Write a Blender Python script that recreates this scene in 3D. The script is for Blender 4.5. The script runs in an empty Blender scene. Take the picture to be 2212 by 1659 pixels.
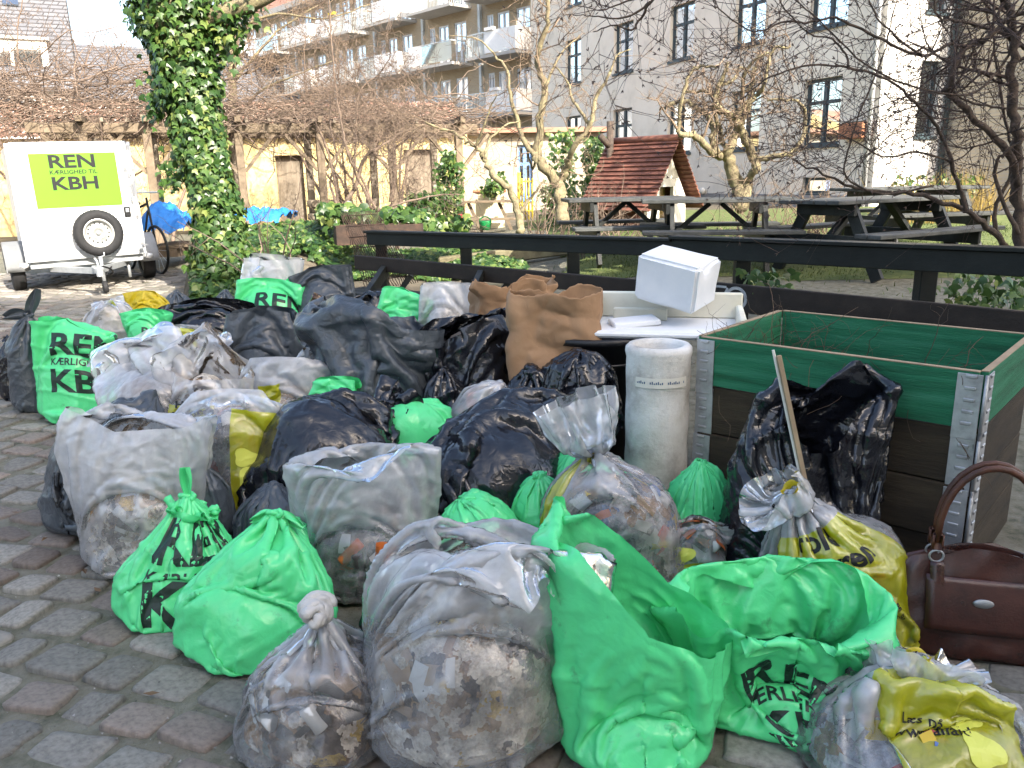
import bpy, bmesh, math, random
import numpy as np
from mathutils import Vector, Matrix, Euler, noise as mnoise

R = math.radians
SC = bpy.context.scene
COL = SC.collection
PI = math.pi

# ------------------------------------------------------------------ camera
CAM_H, PITCH, ROLL, FPX = 1.5, 14.5, -1.1, 804.0
cd = bpy.data.cameras.new('camera'); cam = bpy.data.objects.new('camera', cd); COL.objects.link(cam)
cd.sensor_width = 36.0; cd.lens = FPX / 1024 * 36.0
cd.clip_start = 0.05; cd.clip_end = 1500
CAM_ROT = Euler((R(90 - PITCH), 0, 0)).to_matrix() @ Matrix.Rotation(R(ROLL), 3, 'Z')
cam.matrix_world = Matrix.Translation((0, 0, CAM_H)) @ CAM_ROT.to_4x4()
SC.camera = cam

# ------------------------------------------------------------------ sky and sun
SUN_AZ, SUN_EL = 35.0, 33.0          # degrees right of straight behind the photographer, above the horizon
sdir = Vector((math.sin(R(SUN_AZ)) * math.cos(R(SUN_EL)), -math.cos(R(SUN_AZ)) * math.cos(R(SUN_EL)), math.sin(R(SUN_EL))))
W = bpy.data.worlds.new('World'); SC.world = W; W.use_nodes = True
nt = W.node_tree; bg = nt.nodes['Background']
sky = nt.nodes.new('ShaderNodeTexSky'); sky.sky_type = 'NISHITA'; sky.sun_disc = False
sky.sun_elevation = R(SUN_EL); sky.sun_rotation = math.atan2(sdir.x, sdir.y)
sky.air_density = 1.0; sky.dust_density = 4.0; sky.ozone_density = 0.3
nt.links.new(sky.outputs['Color'], bg.inputs['Color']); bg.inputs['Strength'].default_value = 0.15
sd = bpy.data.lights.new('sun', 'SUN'); sun = bpy.data.objects.new('sun', sd); COL.objects.link(sun)
sd.energy = 3.5; sd.angle = R(0.5); sd.color = (1.0, 0.93, 0.82)
sun.rotation_euler = sdir.to_track_quat('Z', 'Y').to_euler(); sun.location = (20, -20, 30)
vs = SC.view_settings
vs.view_transform = 'Standard'; vs.look = 'None'; vs.gamma = 1.0; vs.use_curve_mapping = False
vs.exposure = 1.9
SC.render.engine = 'CYCLES'
cy = SC.cycles
cy.use_denoising = True
cy.max_bounces = 9; cy.diffuse_bounces = 2; cy.glossy_bounces = 3; cy.transmission_bounces = 6; cy.transparent_max_bounces = 14; cy.adaptive_threshold = .02
cy.caustics_reflective = False; cy.caustics_refractive = False

# ------------------------------------------------------------------ helpers
def S01(t): t = min(1, max(0, t)); return t * t * (3 - 2 * t)
def gz(x, y):
    "height of the ground"
    t = y - 2.0
    b = 0.03 * (t if t > 1 else (0.25 * (t + 1) ** 2 if t > -1 else 0))
    b = min(b, 0.75)
    return b + 0.26 * S01((y - 4.2) / 2.6) * S01((x + 0.6) / 2.6)
def ray(u, v):
    "direction seen at a point of the 2212 x 1659 view of the photograph"
    k = 1024 / 2212
    d = CAM_ROT @ Vector(((u * k - 512) / FPX, -(v * k - 384) / FPX, -1.0))
    return d
def at(u, v, y):
    "point at distance y in front of the camera"
    d = ray(u, v); t = y / d.y
    return Vector((d.x * t, y, CAM_H + d.z * t))
def onground(u, v, dz=0.0):
    d = ray(u, v); t = 1.0
    for _ in range(60):
        p = Vector((d.x * t, d.y * t, CAM_H + d.z * t))
        g = gz(p.x, p.y) + dz
        t *= (CAM_H - g) / max(1e-3, CAM_H - p.z) if d.z < -0.01 else 1.02
        t = min(t, 80)
    p = Vector((d.x * t, d.y * t, 0)); p.z = gz(p.x, p.y) + dz
    return p

class MB:
    "collects shapes; build() links them as one mesh object"
    def __init__(s): s.v = []; s.f = []
    def add(s, vs_, fs_):
        o = len(s.v); s.v += [tuple(p) for p in vs_]; s.f += [tuple(i + o for i in f) for f in fs_]; return s
    def box(s, x0, x1, y0, y1, z0, z1, M=None):
        p = [Vector(q) for q in ((x0,y0,z0),(x1,y0,z0),(x1,y1,z0),(x0,y1,z0),(x0,y0,z1),(x1,y0,z1),(x1,y1,z1),(x0,y1,z1))]
        if M: p = [M @ q for q in p]
        return s.add(p, ((0,3,2,1),(4,5,6,7),(0,1,5,4),(1,2,6,5),(2,3,7,6),(3,0,4,7)))
    def cbox(s, x0, x1, y0, y1, z0, z1, c=0.004, M=None):
        "box with chamfered edges"
        xs, ys, zs = (x0, x1), (y0, y1), (z0, z1); P = []; idx = {}
        c = min(c, (x1-x0)*.45, (y1-y0)*.45, (z1-z0)*.45)
        for i in (0, 1):
            for j in (0, 1):
                for k in (0, 1):
                    a = Vector((xs[i], ys[j], zs[k])); sx, sy, sz = (c if i == 0 else -c), (c if j == 0 else -c), (c if k == 0 else -c)
                    for ax, d in enumerate(((0, sy, sz), (sx, 0, sz), (sx, sy, 0))):
                        idx[i, j, k, ax] = len(P); P.append(a + Vector(d))
        F = []
        for ax in range(3):
            o1, o2 = [(1, 2), (2, 0), (0, 1)][ax]
            for sgn in (0, 1):
                q = []
                for (a, b) in ((0, 0), (1, 0), (1, 1), (0, 1)):
                    t = [0, 0, 0]; t[ax] = sgn; t[o1] = a; t[o2] = b; q.append(idx[t[0], t[1], t[2], ax])
                F.append(q if sgn else q[::-1])
        for ax in range(3):
            o1, o2 = [(1, 2), (2, 0), (0, 1)][ax]
            for a in (0, 1):
                for b in (0, 1):
                    t0 = [0, 0, 0]; t1 = [0, 0, 0]; t0[o1] = t1[o1] = a; t0[o2] = t1[o2] = b; t1[ax] = 1
                    q = [idx[(*t0, o1)], idx[(*t1, o1)], idx[(*t1, o2)], idx[(*t0, o2)]]
                    F.append(q if a == b else q[::-1])
        for i in (0, 1):
            for j in (0, 1):
                for k in (0, 1):
                    q = [idx[i, j, k, 0], idx[i, j, k, 1], idx[i, j, k, 2]]
                    F.append(q if (i + j + k) % 2 else q[::-1])
        if M: P = [M @ p for p in P]
        return s.add(P, F)
    def bar(s, a, b, w, h, up=(0, 0, 1), c=0.0):
        "rectangular bar from a to b, w across, h along up"
        a = Vector(a); b = Vector(b); d = b - a; L = d.length; d.normalize()
        u = Vector(up); x = d.cross(u)
        if x.length < 1e-5: x = d.cross(Vector((1, 0, 0)))
        x.normalize(); u = x.cross(d)
        M = Matrix((( d.x, x.x, u.x, a.x), (d.y, x.y, u.y, a.y), (d.z, x.z, u.z, a.z), (0, 0, 0, 1)))
        if c: return s.cbox(0, L, -w/2, w/2, -h/2, h/2, c, M)
        return s.box(0, L, -w/2, w/2, -h/2, h/2, M)
    def tube(s, pts, rad, n=6, cap=True, closed=False):
        pts = [Vector(p) for p in pts]; m = len(pts)
        if not hasattr(rad, '__len__'): rad = [rad] * m
        o = len(s.v); u = None
        for i, p in enumerate(pts):
            if closed: d = pts[(i+1) % m] - pts[i-1]
            else: d = pts[min(i+1, m-1)] - pts[max(i-1, 0)]
            if d.length < 1e-9: d = Vector((0, 0, 1))
            d.normalize()
            if u is None:
                u = d.cross(Vector((0, 0, 1)))
                if u.length < .1: u = d.cross(Vector((1, 0, 0)))
            u = (u - d * u.dot(d))
            if u.length < 1e-6: u = d.orthogonal()
            u.normalize(); w = d.cross(u)
            for k in range(n):
                a = 2 * PI * k / n; q = p + (u * math.cos(a) + w * math.sin(a)) * rad[i]; s.v.append((q.x, q.y, q.z))
        for i in range(m if closed else m - 1):
            i2 = (i + 1) % m
            for k in range(n):
                k2 = (k + 1) % n
                s.f.append((o + i*n + k, o + i*n + k2, o + i2*n + k2, o + i2*n + k))
        if cap and not closed:
            s.f.append(tuple(o + k for k in reversed(range(n)))); s.f.append(tuple(o + (m-1)*n + k for k in range(n)))
        return s
    def lathe(s, prof, n=24, M=None, closed=False):
        "profile (r, z) turned round z"
        o = len(s.v); m = len(prof)
        for r, z in prof:
            for k in range(n):
                a = 2*PI*k/n; p = Vector((r*math.cos(a), r*math.sin(a), z)); p = M @ p if M else p; s.v.append(tuple(p))
        for i in range(m if closed else m - 1):
            i2 = (i+1) % m
            for k in range(n):
                k2 = (k+1) % n; s.f.append((o+i*n+k, o+i*n+k2, o+i2*n+k2, o+i2*n+k))
        return s
    def prism(s, poly, d, M=None):
        "polygon in xy pushed by d along z"
        n = len(poly); p = [Vector((x, y, 0)) for x, y in poly] + [Vector((x, y, d)) for x, y in poly]
        if M: p = [M @ q for q in p]
        return s.add(p, [tuple(reversed(range(n))), tuple(range(n, 2*n))] + [(i, (i+1) % n, n+(i+1) % n, n+i) for i in range(n)])
    def mesh(s, name, mat=None, smooth=False):
        me = bpy.data.meshes.new(name); me.from_pydata(s.v, [], s.f); me.validate()
        if smooth: me.shade_smooth()
        if mat: me.materials.append(mat)
        return me
    def build(s, name, mat=None, parent=None, smooth=False):
        return link(name, s.mesh(name, mat, smooth), parent)

def link(name, me, parent=None, loc=None, rz=0):
    o = bpy.data.objects.new(name, me); COL.objects.link(o)
    if parent:
        o.parent = parent
        if parent.parent is None and parent.type == 'EMPTY': recenter(o)
    if loc is not None: o.location = loc; o.rotation_euler = (0, 0, rz)
    return o
def tag(o, label=None, cat=None, group=None, kind=None):
    if label: o['label'] = label
    if cat: o['category'] = cat
    if group: o['group'] = group
    if kind: o['kind'] = kind
    return o
def thing(name, label, cat, loc=(0, 0, 0), rz=0, group=None):
    o = link(name, None, None, loc, rz); o.empty_display_size = 0.1
    return tag(o, label, cat, group)
def recenter(o):
    "parts built in world space: keep them where they are under a placed parent"
    p = o.parent
    if p: o.matrix_parent_inverse = Matrix.LocRotScale(p.location, p.rotation_euler, None).inverted()

def autosmooth(o, ang=35):
    me = o.data; me.shade_smooth()
    bm = bmesh.new(); bm.from_mesh(me); bm.normal_update()
    for e in bm.edges:
        if len(e.link_faces) == 2 and e.calc_face_angle(0) > R(ang): e.smooth = False
    bm.to_mesh(me); bm.free(); return o

# ------------------------------------------------------------------ materials
def newmat(name):
    m = bpy.data.materials.new(name); m.use_nodes = True
    n = m.node_tree.nodes; b = n['Principled BSDF']
    return m, m.node_tree, n, m.node_tree.links, b
def ramp(n, stops, interp='LINEAR'):
    r = n.new('ShaderNodeValToRGB'); e = r.color_ramp.elements; r.color_ramp.interpolation = interp
    while len(e) > 1: e.remove(e[-1])
    e[0].position = stops[0][0]; e[0].color = (*stops[0][1], 1) if len(stops[0][1]) == 3 else stops[0][1]
    for p, c in stops[1:]:
        k = e.new(p); k.color = (*c, 1) if len(c) == 3 else c
    return r
def texnoise(n, l, scale, detail=4, rough=.6, co='Object', stretch=None, dist=0.0):
    t = n.new('ShaderNodeTexCoord'); x = n.new('ShaderNodeTexNoise')
    x.inputs['Scale'].default_value = scale; x.inputs['Detail'].default_value = detail; x.inputs['Roughness'].default_value = rough
    x.inputs['Distortion'].default_value = dist
    if stretch:
        mp = n.new('ShaderNodeMapping'); mp.inputs['Scale'].default_value = stretch
        l.new(t.outputs[co], mp.inputs['Vector']); l.new(mp.outputs[0], x.inputs['Vector'])
    else: l.new(t.outputs[co], x.inputs['Vector'])
    return x
def pm(name, c1, c2=None, scale=6, rough=.7, bump=.0, bscale=None, spec=.4, stretch=None, metal=0, rnd=None, detail=5, c3=None, coat=0, co='Object', bdist=.01):
    "noise-mottled surface; rnd: each object or loose piece a little lighter or darker"
    m, t, n, l, b = newmat(name)
    b.inputs['Roughness'].default_value = rough; b.inputs['Specular IOR Level'].default_value = spec
    b.inputs['Metallic'].default_value = metal; b.inputs['Coat Weight'].default_value = coat
    c2 = c2 or tuple(x * .75 for x in c1)
    x = texnoise(n, l, scale, detail, .62, co, stretch)
    st = [(.3, c2), (.68, c1)] if not c3 else [(.28, c2), (.5, c1), (.72, c3)]
    r = ramp(n, st); l.new(x.outputs['Fac'], r.inputs[0])
    out = r.outputs[0]
    if rnd:
        hs = n.new('ShaderNodeHueSaturation')
        if rnd[0] == 'obj': q = n.new('ShaderNodeObjectInfo').outputs['Random']
        else: q = n.new('ShaderNodeNewGeometry').outputs['Random Per Island']
        mr = n.new('ShaderNodeMapRange'); mr.inputs[3].default_value = 1 - rnd[1]; mr.inputs[4].default_value = 1 + rnd[1]
        l.new(q, mr.inputs[0]); l.new(mr.outputs[0], hs.inputs['Value']); l.new(out, hs.inputs['Color']); out = hs.outputs[0]
    l.new(out, b.inputs['Base Color'])
    if bump:
        y = texnoise(n, l, bscale or scale * 4, 6, .65, co, stretch); bp = n.new('ShaderNodeBump')
        bp.inputs['Strength'].default_value = bump; bp.inputs['Distance'].default_value = bdist
        l.new(y.outputs['Fac'], bp.inputs['Height']); l.new(bp.outputs[0], b.inputs['Normal'])
    return m
# ------------------------------------------------------------------ ground
rnd = random.Random(11)
def sheet(name, xs, ys, mat, dz=0.0, rough=0.0):
    v = []; 
    for y in ys:
        for x in xs:
            v.append((x, y, gz(x, y) + dz + (mnoise.noise(Vector((x*1.7, y*1.7, 3))) * rough if rough else 0)))
    n = len(xs); f = [(j*n+i, j*n+i+1, (j+1)*n+i+1, (j+1)*n+i) for j in range(len(ys)-1) for i in range(n-1)]
    m = MB(); m.v = v; m.f = f
    return tag(m.build(name, mat, None, True), kind='structure')
def lin(a, b, n): return [a + (b - a) * i / (n - 1) for i in range(n)]
M_dirt = pm('dirt', (.10, .085, .06), (.05, .05, .035), 3, .95, .5, 30, c3=(.14, .12, .09))
M_joint = pm('joint_sand', (.175, .165, .122), (.075, .08, .048), 16, .95, 1.0, 110, c3=(.23, .22, .175), detail=10, bdist=.012)
M_stone = pm('cobble', (.25, .235, .205), (.15, .14, .125), 8, .85, .6, 60, c3=(.32, .30, .262), rnd=('obj', .26), bdist=.014, spec=.25)
M_stone_red = pm('cobble_reddish', (.23, .19, .16), (.145, .123, .106), 8, .85, .6, 60, c3=(.275, .23, .195), rnd=('obj', .26), bdist=.014, spec=.25)
M_stone_j = pm('cobble_far', (.245, .225, .195), (.15, .138, .12), 7, .85, .5, 60, c3=(.235, .205, .178), rnd=('isl', .38), bdist=.012)
sheet('ground', lin(-90, 90, 46) , lin(-25, 160, 50), M_dirt, -0.2)
# finer part of the ground where the camera looks
pave = sheet('pavement', lin(-9, 5, 113), lin(0.3, 17, 135), M_joint, 0.0, .006)

def stone_mesh(k):
    r = random.Random(k); n = 16; m = MB(); ex = r.uniform(5.0, 9.0); sk = r.uniform(-.10, .10); tp = r.uniform(-.10, .10); off = [r.uniform(-.035, .02) for _ in range(n)]; til = (r.uniform(-.012, .012), r.uniform(-.012, .012))
    rc = r.uniform(.10, .2); base = []
    for (sx, sy) in ((1, 1), (-1, 1), (-1, -1), (1, -1)):
        q = [(.5, .5-rc), (.5-rc*.3, .5-rc*.3), (.5-rc, .5)]; q = q if sx*sy > 0 else q[::-1]
        base += [(sx*a, sy*b) for a, b in q] + [((0, sy*.5) if sx*sy > 0 else (sx*.5, 0))]
    jt = [(r.uniform(-.035, .02), r.uniform(-.035, .02)) for _ in base]
    def outline(s, z, jit):
        o = []
        for (x, y), (jx, jy) in zip(base, jt):
            x = x*s*(1+jx*jit*2); y = y*s*(1+jy*jit*2); x += sk*y; y *= 1 + tp*x*2
            o.append(Vector((x, y, z + x*til[0] + y*til[1])))
        return o
    rings = [outline(1.0, -.05, 1), outline(1.0, .0, 1), outline(.975, .007, 1), outline(.90, .0115, 1), outline(.55, .0135 + r.uniform(-.002, .001), .5)]
    for ring in rings: m.v += [tuple(p) for p in ring]
    for i in range(len(rings)-1):
        for k2 in range(n): m.f.append((i*n+k2, i*n+(k2+1) % n, (i+1)*n+(k2+1) % n, (i+1)*n+k2))
    m.f.append(tuple((len(rings)-1)*n + k2 for k2 in range(n)))
    return m
STONE = [stone_mesh(k) for k in range(14)]
STONE_ME = [[s.mesh('cobblestone', mt, True) for mt in (M_stone, M_stone_red)] for s in STONE]
slots = []
ang = R(-17); ca, sa = math.cos(ang), math.sin(ang)
vv = -4.0
while vv < 17:
    dv = rnd.uniform(.145, .195); uu = -13 + rnd.uniform(0, .2)
    while uu < 13:
        du = rnd.uniform(.15, .25)
        x = (uu+du/2)*ca - (vv+dv/2)*sa; y = (uu+du/2)*sa + (vv+dv/2)*ca
        if 1.2 < y < 11.5 and -8.6 < x < 4.6:
            p = Vector((x, y, gz(x, y))); q = CAM_ROT.transposed() @ (p - Vector((0, 0, CAM_H)))
            U = 512 + q.x/-q.z*FPX; V = 384 - q.y/-q.z*FPX
            if -1100 < U < 2100:
                slots.append((x, y, du, dv, ang + rnd.uniform(-.11, .11), U, V))
        uu += du
    vv += dv
def covered(U, V, x, y):
    "inside the heap of bags nothing of the pavement shows"
    u = U*2212/1024; v = V*2212/1024
    if v > 1560: return False
    edge = np.interp(v, [640, 720, 900, 1000, 1170, 1260, 1370, 1470, 1600, 1800], [700, 330, 300, 330, 360, 420, 480, 600, 640, 660])
    redge = np.interp(v, [600, 900, 1300, 1400, 1500, 1660], [2300, 2300, 2240, 2020, 2080, 2150])
    return u > edge and u < redge
slots = [s for s in slots if not covered(s[5], s[6], s[0], s[1])]
slots.sort(key=lambda s: (not (-20 < s[5] < 1044 and s[6] < 785), s[1]))
far = MB()
for k, (x, y, du, dv, a, U, V) in enumerate(slots):
    i = rnd.randrange(14); j = rnd.uniform(.014, .034); M = Matrix.Translation((x, y, gz(x, y) + rnd.uniform(-.008, .005))) @ Euler((rnd.uniform(-.03, .03), rnd.uniform(-.03, .03), a + (PI if rnd.random() < .5 else 0))).to_matrix().to_4x4() @ Matrix.Diagonal((du-j, dv-j, 1, 1))
    if k < 300:
        o = link('cobblestone', STONE_ME[i][1 if rnd.random() < .38 else 0], pave); o.matrix_local = M
    else:
        far.add([M @ Vector(p) for p in STONE[i].v], STONE[i].f)
fo = far.build('far_cobbles', M_stone_j, pave, True); fo['kind'] = 'stuff'
# loose grit and small leaves between the stones
M_leaf_dead = pm('dead_leaf', (.20, .12, .06), (.12, .07, .035), 20, .8, rnd=('isl', .5))
gr = MB()
for _ in range(5000):
    x = rnd.uniform(-3, .2); y = 1.5 + 5.5*rnd.random()**1.8; s = rnd.uniform(.0018, .006)*rnd.choice((.6, 1, 1)); z = gz(x, y) + .006
    a = rnd.uniform(0, 6.3); gr.add([(x+s*math.cos(a+t), y+s*math.sin(a+t), z+(.004 if t else .007)) for t in (0, 1.9, 4.1)] + [(x, y, z+s)], ((0,1,3),(1,2,3),(2,0,3)))
tag(gr.build('grit', pm('grit', (.30, .29, .27), (.12, .11, .10), 40, .9, rnd=('isl', .6))), 'small pale grit lying in the joints between cobbles', 'grit', kind='stuff')
dl_ = MB()
for _ in range(420):
    if rnd.random() < .45: x = rnd.uniform(-3.4, -.5); y = rnd.uniform(6.5, 9.5)
    else: x = rnd.uniform(-3, 2.4); y = rnd.uniform(1.6, 8)
    s = rnd.uniform(.012, .03); z = gz(x, y) + .026; a = rnd.uniform(0, 6.3); w = s*.45; h = rnd.uniform(0, .012)
    c, q = math.cos(a), math.sin(a)
    dl_.add([(x-s*c, y-s*q, z), (x-w*q, y+w*c, z+h), (x+s*c, y+s*q, z+.004), (x+w*q, y-w*c, z+h*.6)], ((0,1,2),(0,2,3)))
tag(dl_.build('fallen_leaves', M_leaf_dead), 'small brown fallen leaves scattered on the cobbles', 'leaves', kind='stuff')
# lawn behind the fence
M_grass = pm('grass', (.085, .115, .03), (.05, .07, .018), 12, .9, .3, 60, c3=(.14, .15, .055), rnd=('isl', .4))
def patch(name, poly_fn, x0, x1, y0, y1, nx, ny, mat, dz):
    m = MB(); idx = {}
    xs, ys = lin(x0, x1, nx), lin(y0, y1, ny)
    for j in range(ny-1):
        for i in range(nx-1):
            if poly_fn((xs[i]+xs[i+1])/2, (ys[j]+ys[j+1])/2):
                q = []
                for (a, b) in ((i, j), (i+1, j), (i+1, j+1), (i, j+1)):
                    if (a, b) not in idx: idx[a, b] = len(m.v); m.v.append((xs[a], ys[b], gz(xs[a], ys[b]) + dz))
                    q.append(idx[a, b])
                m.f.append(q)
    return tag(m.build(name, mat, None, True), kind='structure')
def lawn_fn(x, y):
    w = mnoise.noise(Vector((x*.5, y*.5, 0)))*.8
    return (x > .4 + w and y > 8.9 + w*.7 - x*.22 and y < 17.5) 
patch('lawn', lawn_fn, -1, 9, 5.4, 18, 60, 70, M_grass, .006)
bl = MB()
for _ in range(26000):
    x = rnd.uniform(.2, 8); y = rnd.uniform(5.6, 14.5)
    if not lawn_fn(x, y) and rnd.random() > .06: continue
    if mnoise.noise(Vector((x*1.3, y*1.3, 9))) < -.12 and rnd.random() < .8: continue
    z = gz(x, y); h = rnd.uniform(.02, .06); a = rnd.uniform(0, 6.3); w = .006; lx, ly = rnd.uniform(-.03, .03), rnd.uniform(-.03, .03)
    bl.add([(x-w*math.cos(a), y-w*math.sin(a), z), (x+w*math.cos(a), y+w*math.sin(a), z), (x+lx, y+ly, z+h)], ((0,1,2),))
tag(bl.build('grass', M_grass), 'short green grass of the lawn by the picnic tables', 'grass', kind='stuff')
# ------------------------------------------------------------------ buildings
def flat(p): return Vector((p.x, p.y, 0))
class Facade:
    "a vertical wall from A to B (A on the side of the viewer's right when seen from outside is not needed: out is given)"
    def __init__(s, A, B, out_hint=(0, 0)):
        s.A = Vector((A[0], A[1], 0)); s.B = Vector((B[0], B[1], 0)); s.L = (s.B - s.A).length; s.d = (s.B - s.A).normalized()
        n = Vector((s.d.y, -s.d.x, 0))
        if n.dot(Vector((out_hint[0], out_hint[1], 0)) - s.A) < 0: n = -n
        s.n = n
        s.M = Matrix(((s.d.x, 0, n.x, s.A.x), (s.d.y, 0, n.y, s.A.y), (0, 1, 0, 0), (0, 0, 0, 1)))   # (along, up, out)
    def t(s, u, v=300):
        r = ray(u, v); a = Vector((r.x, r.y, 0)); den = a.x*s.d.y - a.y*s.d.x
        # a*k = A + d*t
        return (s.A.y*a.x - s.A.x*a.y) / (a.y*s.d.x - a.x*s.d.y)
    def z(s, u, v):
        t = s.t(u, v); p = s.A + s.d*t; r = ray(u, v); k = p.y / r.y
        return CAM_H + r.z*k
    def wall(s, m, z0, z1, holes, depth=.18, t0=0, t1=None):
        t1 = s.L if t1 is None else t1
        xs = sorted({t0, t1, *[h[0] for h in holes], *[h[1] for h in holes]}); ys = sorted({z0, z1, *[h[2] for h in holes], *[h[3] for h in holes]})
        for i in range(len(xs)-1):
            for j in range(len(ys)-1):
                cx, cz = (xs[i]+xs[i+1])/2, (ys[j]+ys[j+1])/2
                if any(h[0] < cx < h[1] and h[2] < cz < h[3] for h in holes): continue
                m.add([s.M @ Vector(p) for p in ((xs[i], ys[j], 0), (xs[i+1], ys[j], 0), (xs[i+1], ys[j+1], 0), (xs[i], ys[j+1], 0))], ((0, 1, 2, 3),))
        for (a, b, c, e) in holes:
            P = [s.M @ Vector(p) for p in ((a,c,0),(b,c,0),(b,e,0),(a,e,0),(a,c,-depth),(b,c,-depth),(b,e,-depth),(a,e,-depth))]
            m.add(P, ((0,1,5,4),(1,2,6,5),(2,3,7,6),(3,0,4,7)))
    def box(s, m, a, b, c, e, o0, o1, ch=0):
        if ch: m.cbox(a, b, c, e, o0, o1, ch, s.M)
        else: m.box(a, b, c, e, o0, o1, s.M)
M_render = pm('grey_render', (.78, .70, .585), (.62, .555, .455), 1.3, .9, .45, 14, c3=(.83, .76, .65), detail=9, co='Object')
M_whitewall = pm('white_wall', (.78, .76, .72), (.66, .64, .60), 1.2, .9, .2, 18)
M_frame = pm('window_paint_dark', (.05, .075, .085), (.035, .055, .065), 8, .5)
M_framew = pm('window_paint_white', (.70, .74, .80), (.6, .64, .7), 8, .5)
M_curtain = pm('curtain', (.62, .60, .56), (.48, .46, .43), 3, .9, stretch=(14, 14, 1))
M_roomdark = pm('room_dark', (.045, .045, .05), (.02, .02, .025), 2, .9)
def glassmat(name, tint=(.8, .88, .95), alpha=.35):
    m, t, n, l, b = newmat(name); out = n['Material Output']
    tr = n.new('ShaderNodeBsdfTransparent'); tr.inputs[0].default_value = (.75, .8, .82, 1)
    gl = n.new('ShaderNodeBsdfGlossy'); gl.inputs['Roughness'].default_value = .04; gl.inputs['Color'].default_value = (*tint, 1)
    fr = n.new('ShaderNodeFresnel'); fr.inputs['IOR'].default_value = 1.8
    ad = n.new('ShaderNodeMath'); ad.operation = 'ADD'; ad.inputs[1].default_value = alpha; ad.use_clamp = True
    mx = n.new('ShaderNodeMixShader'); l.new(fr.outputs[0], ad.inputs[0]); l.new(ad.outputs[0], mx.inputs[0]); l.new(tr.outputs[0], mx.inputs[1]); l.new(gl.outputs[0], mx.inputs[2])
    l.new(mx.outputs[0], out.inputs['Surface']); return m
M_glass = glassmat('window_glass')
def window(F, parent, a, b, c, e, dep=.16, frame=M_frame, curtain=True, cross=True, sill=M_render):
    w = b - a; h = e - c; fw = .07
    m = MB(); o0, o1 = -dep, -dep+.06
    for q in ((a, a+fw, c, e), (b-fw, b, c, e), (a+fw, b-fw, c, c+fw), (a+fw, b-fw, e-fw, e)): F.box(m, *q, o0, o1)
    if cross:
        F.box(m, (a+b)/2-.05, (a+b)/2+.05, c+fw, e-fw, o0, o1+.01); F.box(m, a+fw, (a+b)/2-.05, c+h*.62, c+h*.62+.08, o0, o1); F.box(m, (a+b)/2+.05, b-fw, c+h*.62, c+h*.62+.08, o0, o1)
    win = m.build('window', frame, parent)
    parts = [(a+fw, (a+b)/2-.05), ((a+b)/2+.05, b-fw)] if cross else [(a+fw, b-fw)]
    for (p, q) in parts:
        for (r, s_) in (((c+fw, c+h*.62), (c+h*.62+.08, e-fw)) if cross else ((c+fw, e-fw),)):
            g = MB(); F.box(g, p, q, r, s_, o0+.02, o0+.03); g.build('pane', M_glass, win)
    m = MB(); F.box(m, a-.05, b+.05, c-.07, c, -.04, .05); m.build('sill', frame, win)
    m = MB(); F.box(m, a, b, c, e, -dep-.7, -dep-.66); F.box(m, a-.02, a, c, e, -dep-.7, -dep-.02); F.box(m, b, b+.02, c, e, -dep-.7, -dep-.02); m.build('room', M_roomdark, win)
    if curtain:
        m = MB(); k = rnd.choice((.3, .42, .5)); n = 10
        for (p, q) in ((a+.02, a+.02+w*k*.5), (b-.02-w*k*.5, b-.02)):
            vs_ = [F.M @ Vector((p+(q-p)*i/n, zz, -dep-.12+.03*(i % 2))) for zz in (c, e) for i in range(n+1)]
            m.add(vs_, [(i, i+1, n+2+i, n+1+i) for i in range(n)])
        m.build('curtain', M_curtain, win)
    return win

# --- grey rendered block, its front runs away from the viewer
Q0 = flat(at(1893, 300, 18.4)); Q1 = flat(at(1150, 300, 34.0))
gb = thing('apartment_building', 'tall grey rendered block with dark framed windows behind the gnarled tree', 'building', (Q0.x, Q0.y, 0))
FG = Facade(Q0, Q1, (0, 0))
cols = [(1735, 1806), (1580, 1635), (1443, 1489), (1324, 1364), (1220, 1256)]
holes = []
for (u0, u1) in cols:
    a, b = sorted((FG.t(u0), FG.t(u1))); c = (a+b)/2; w = 1.15
    for z in (2.08, 4.70, 7.32, 9.94): holes.append((c-w/2, c+w/2, z, z+1.5))
    holes.append((c-.45, c+.45, .95, 1.33))
m = MB(); FG.wall(m, 0, 12.5, holes); o = m.build('wall', M_render, gb)
for h in holes:
    small = h[3]-h[2] < .5
    w = window(FG, gb, *h, curtain=not small and rnd.random() < .75, cross=not small)
m = MB(); FG.box(m, 0, FG.L, 12.5, 13.2, -6, .3); m.build('roof', pm('slate_roof', (.10, .105, .115), (.07, .07, .08), 2, .7), gb)
m = MB(); FG.box(m, 0, FG.L, 0, .92, .003, .06); m.build('plinth', pm('plinth', (.30, .29, .28), (.22, .21, .2), 2, .9, .3, 20), gb)
# drain pipe at the corner
m = MB(); p = FG.M @ Vector((.12, 0, .12)); m.tube([(p.x, p.y, .5), (p.x, p.y, 12.3)], .06, 10); m.build('drain_pipe', pm('zinc', (.62, .64, .66), (.5, .52, .54), 3, .5, metal=.2), gb, True)
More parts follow.
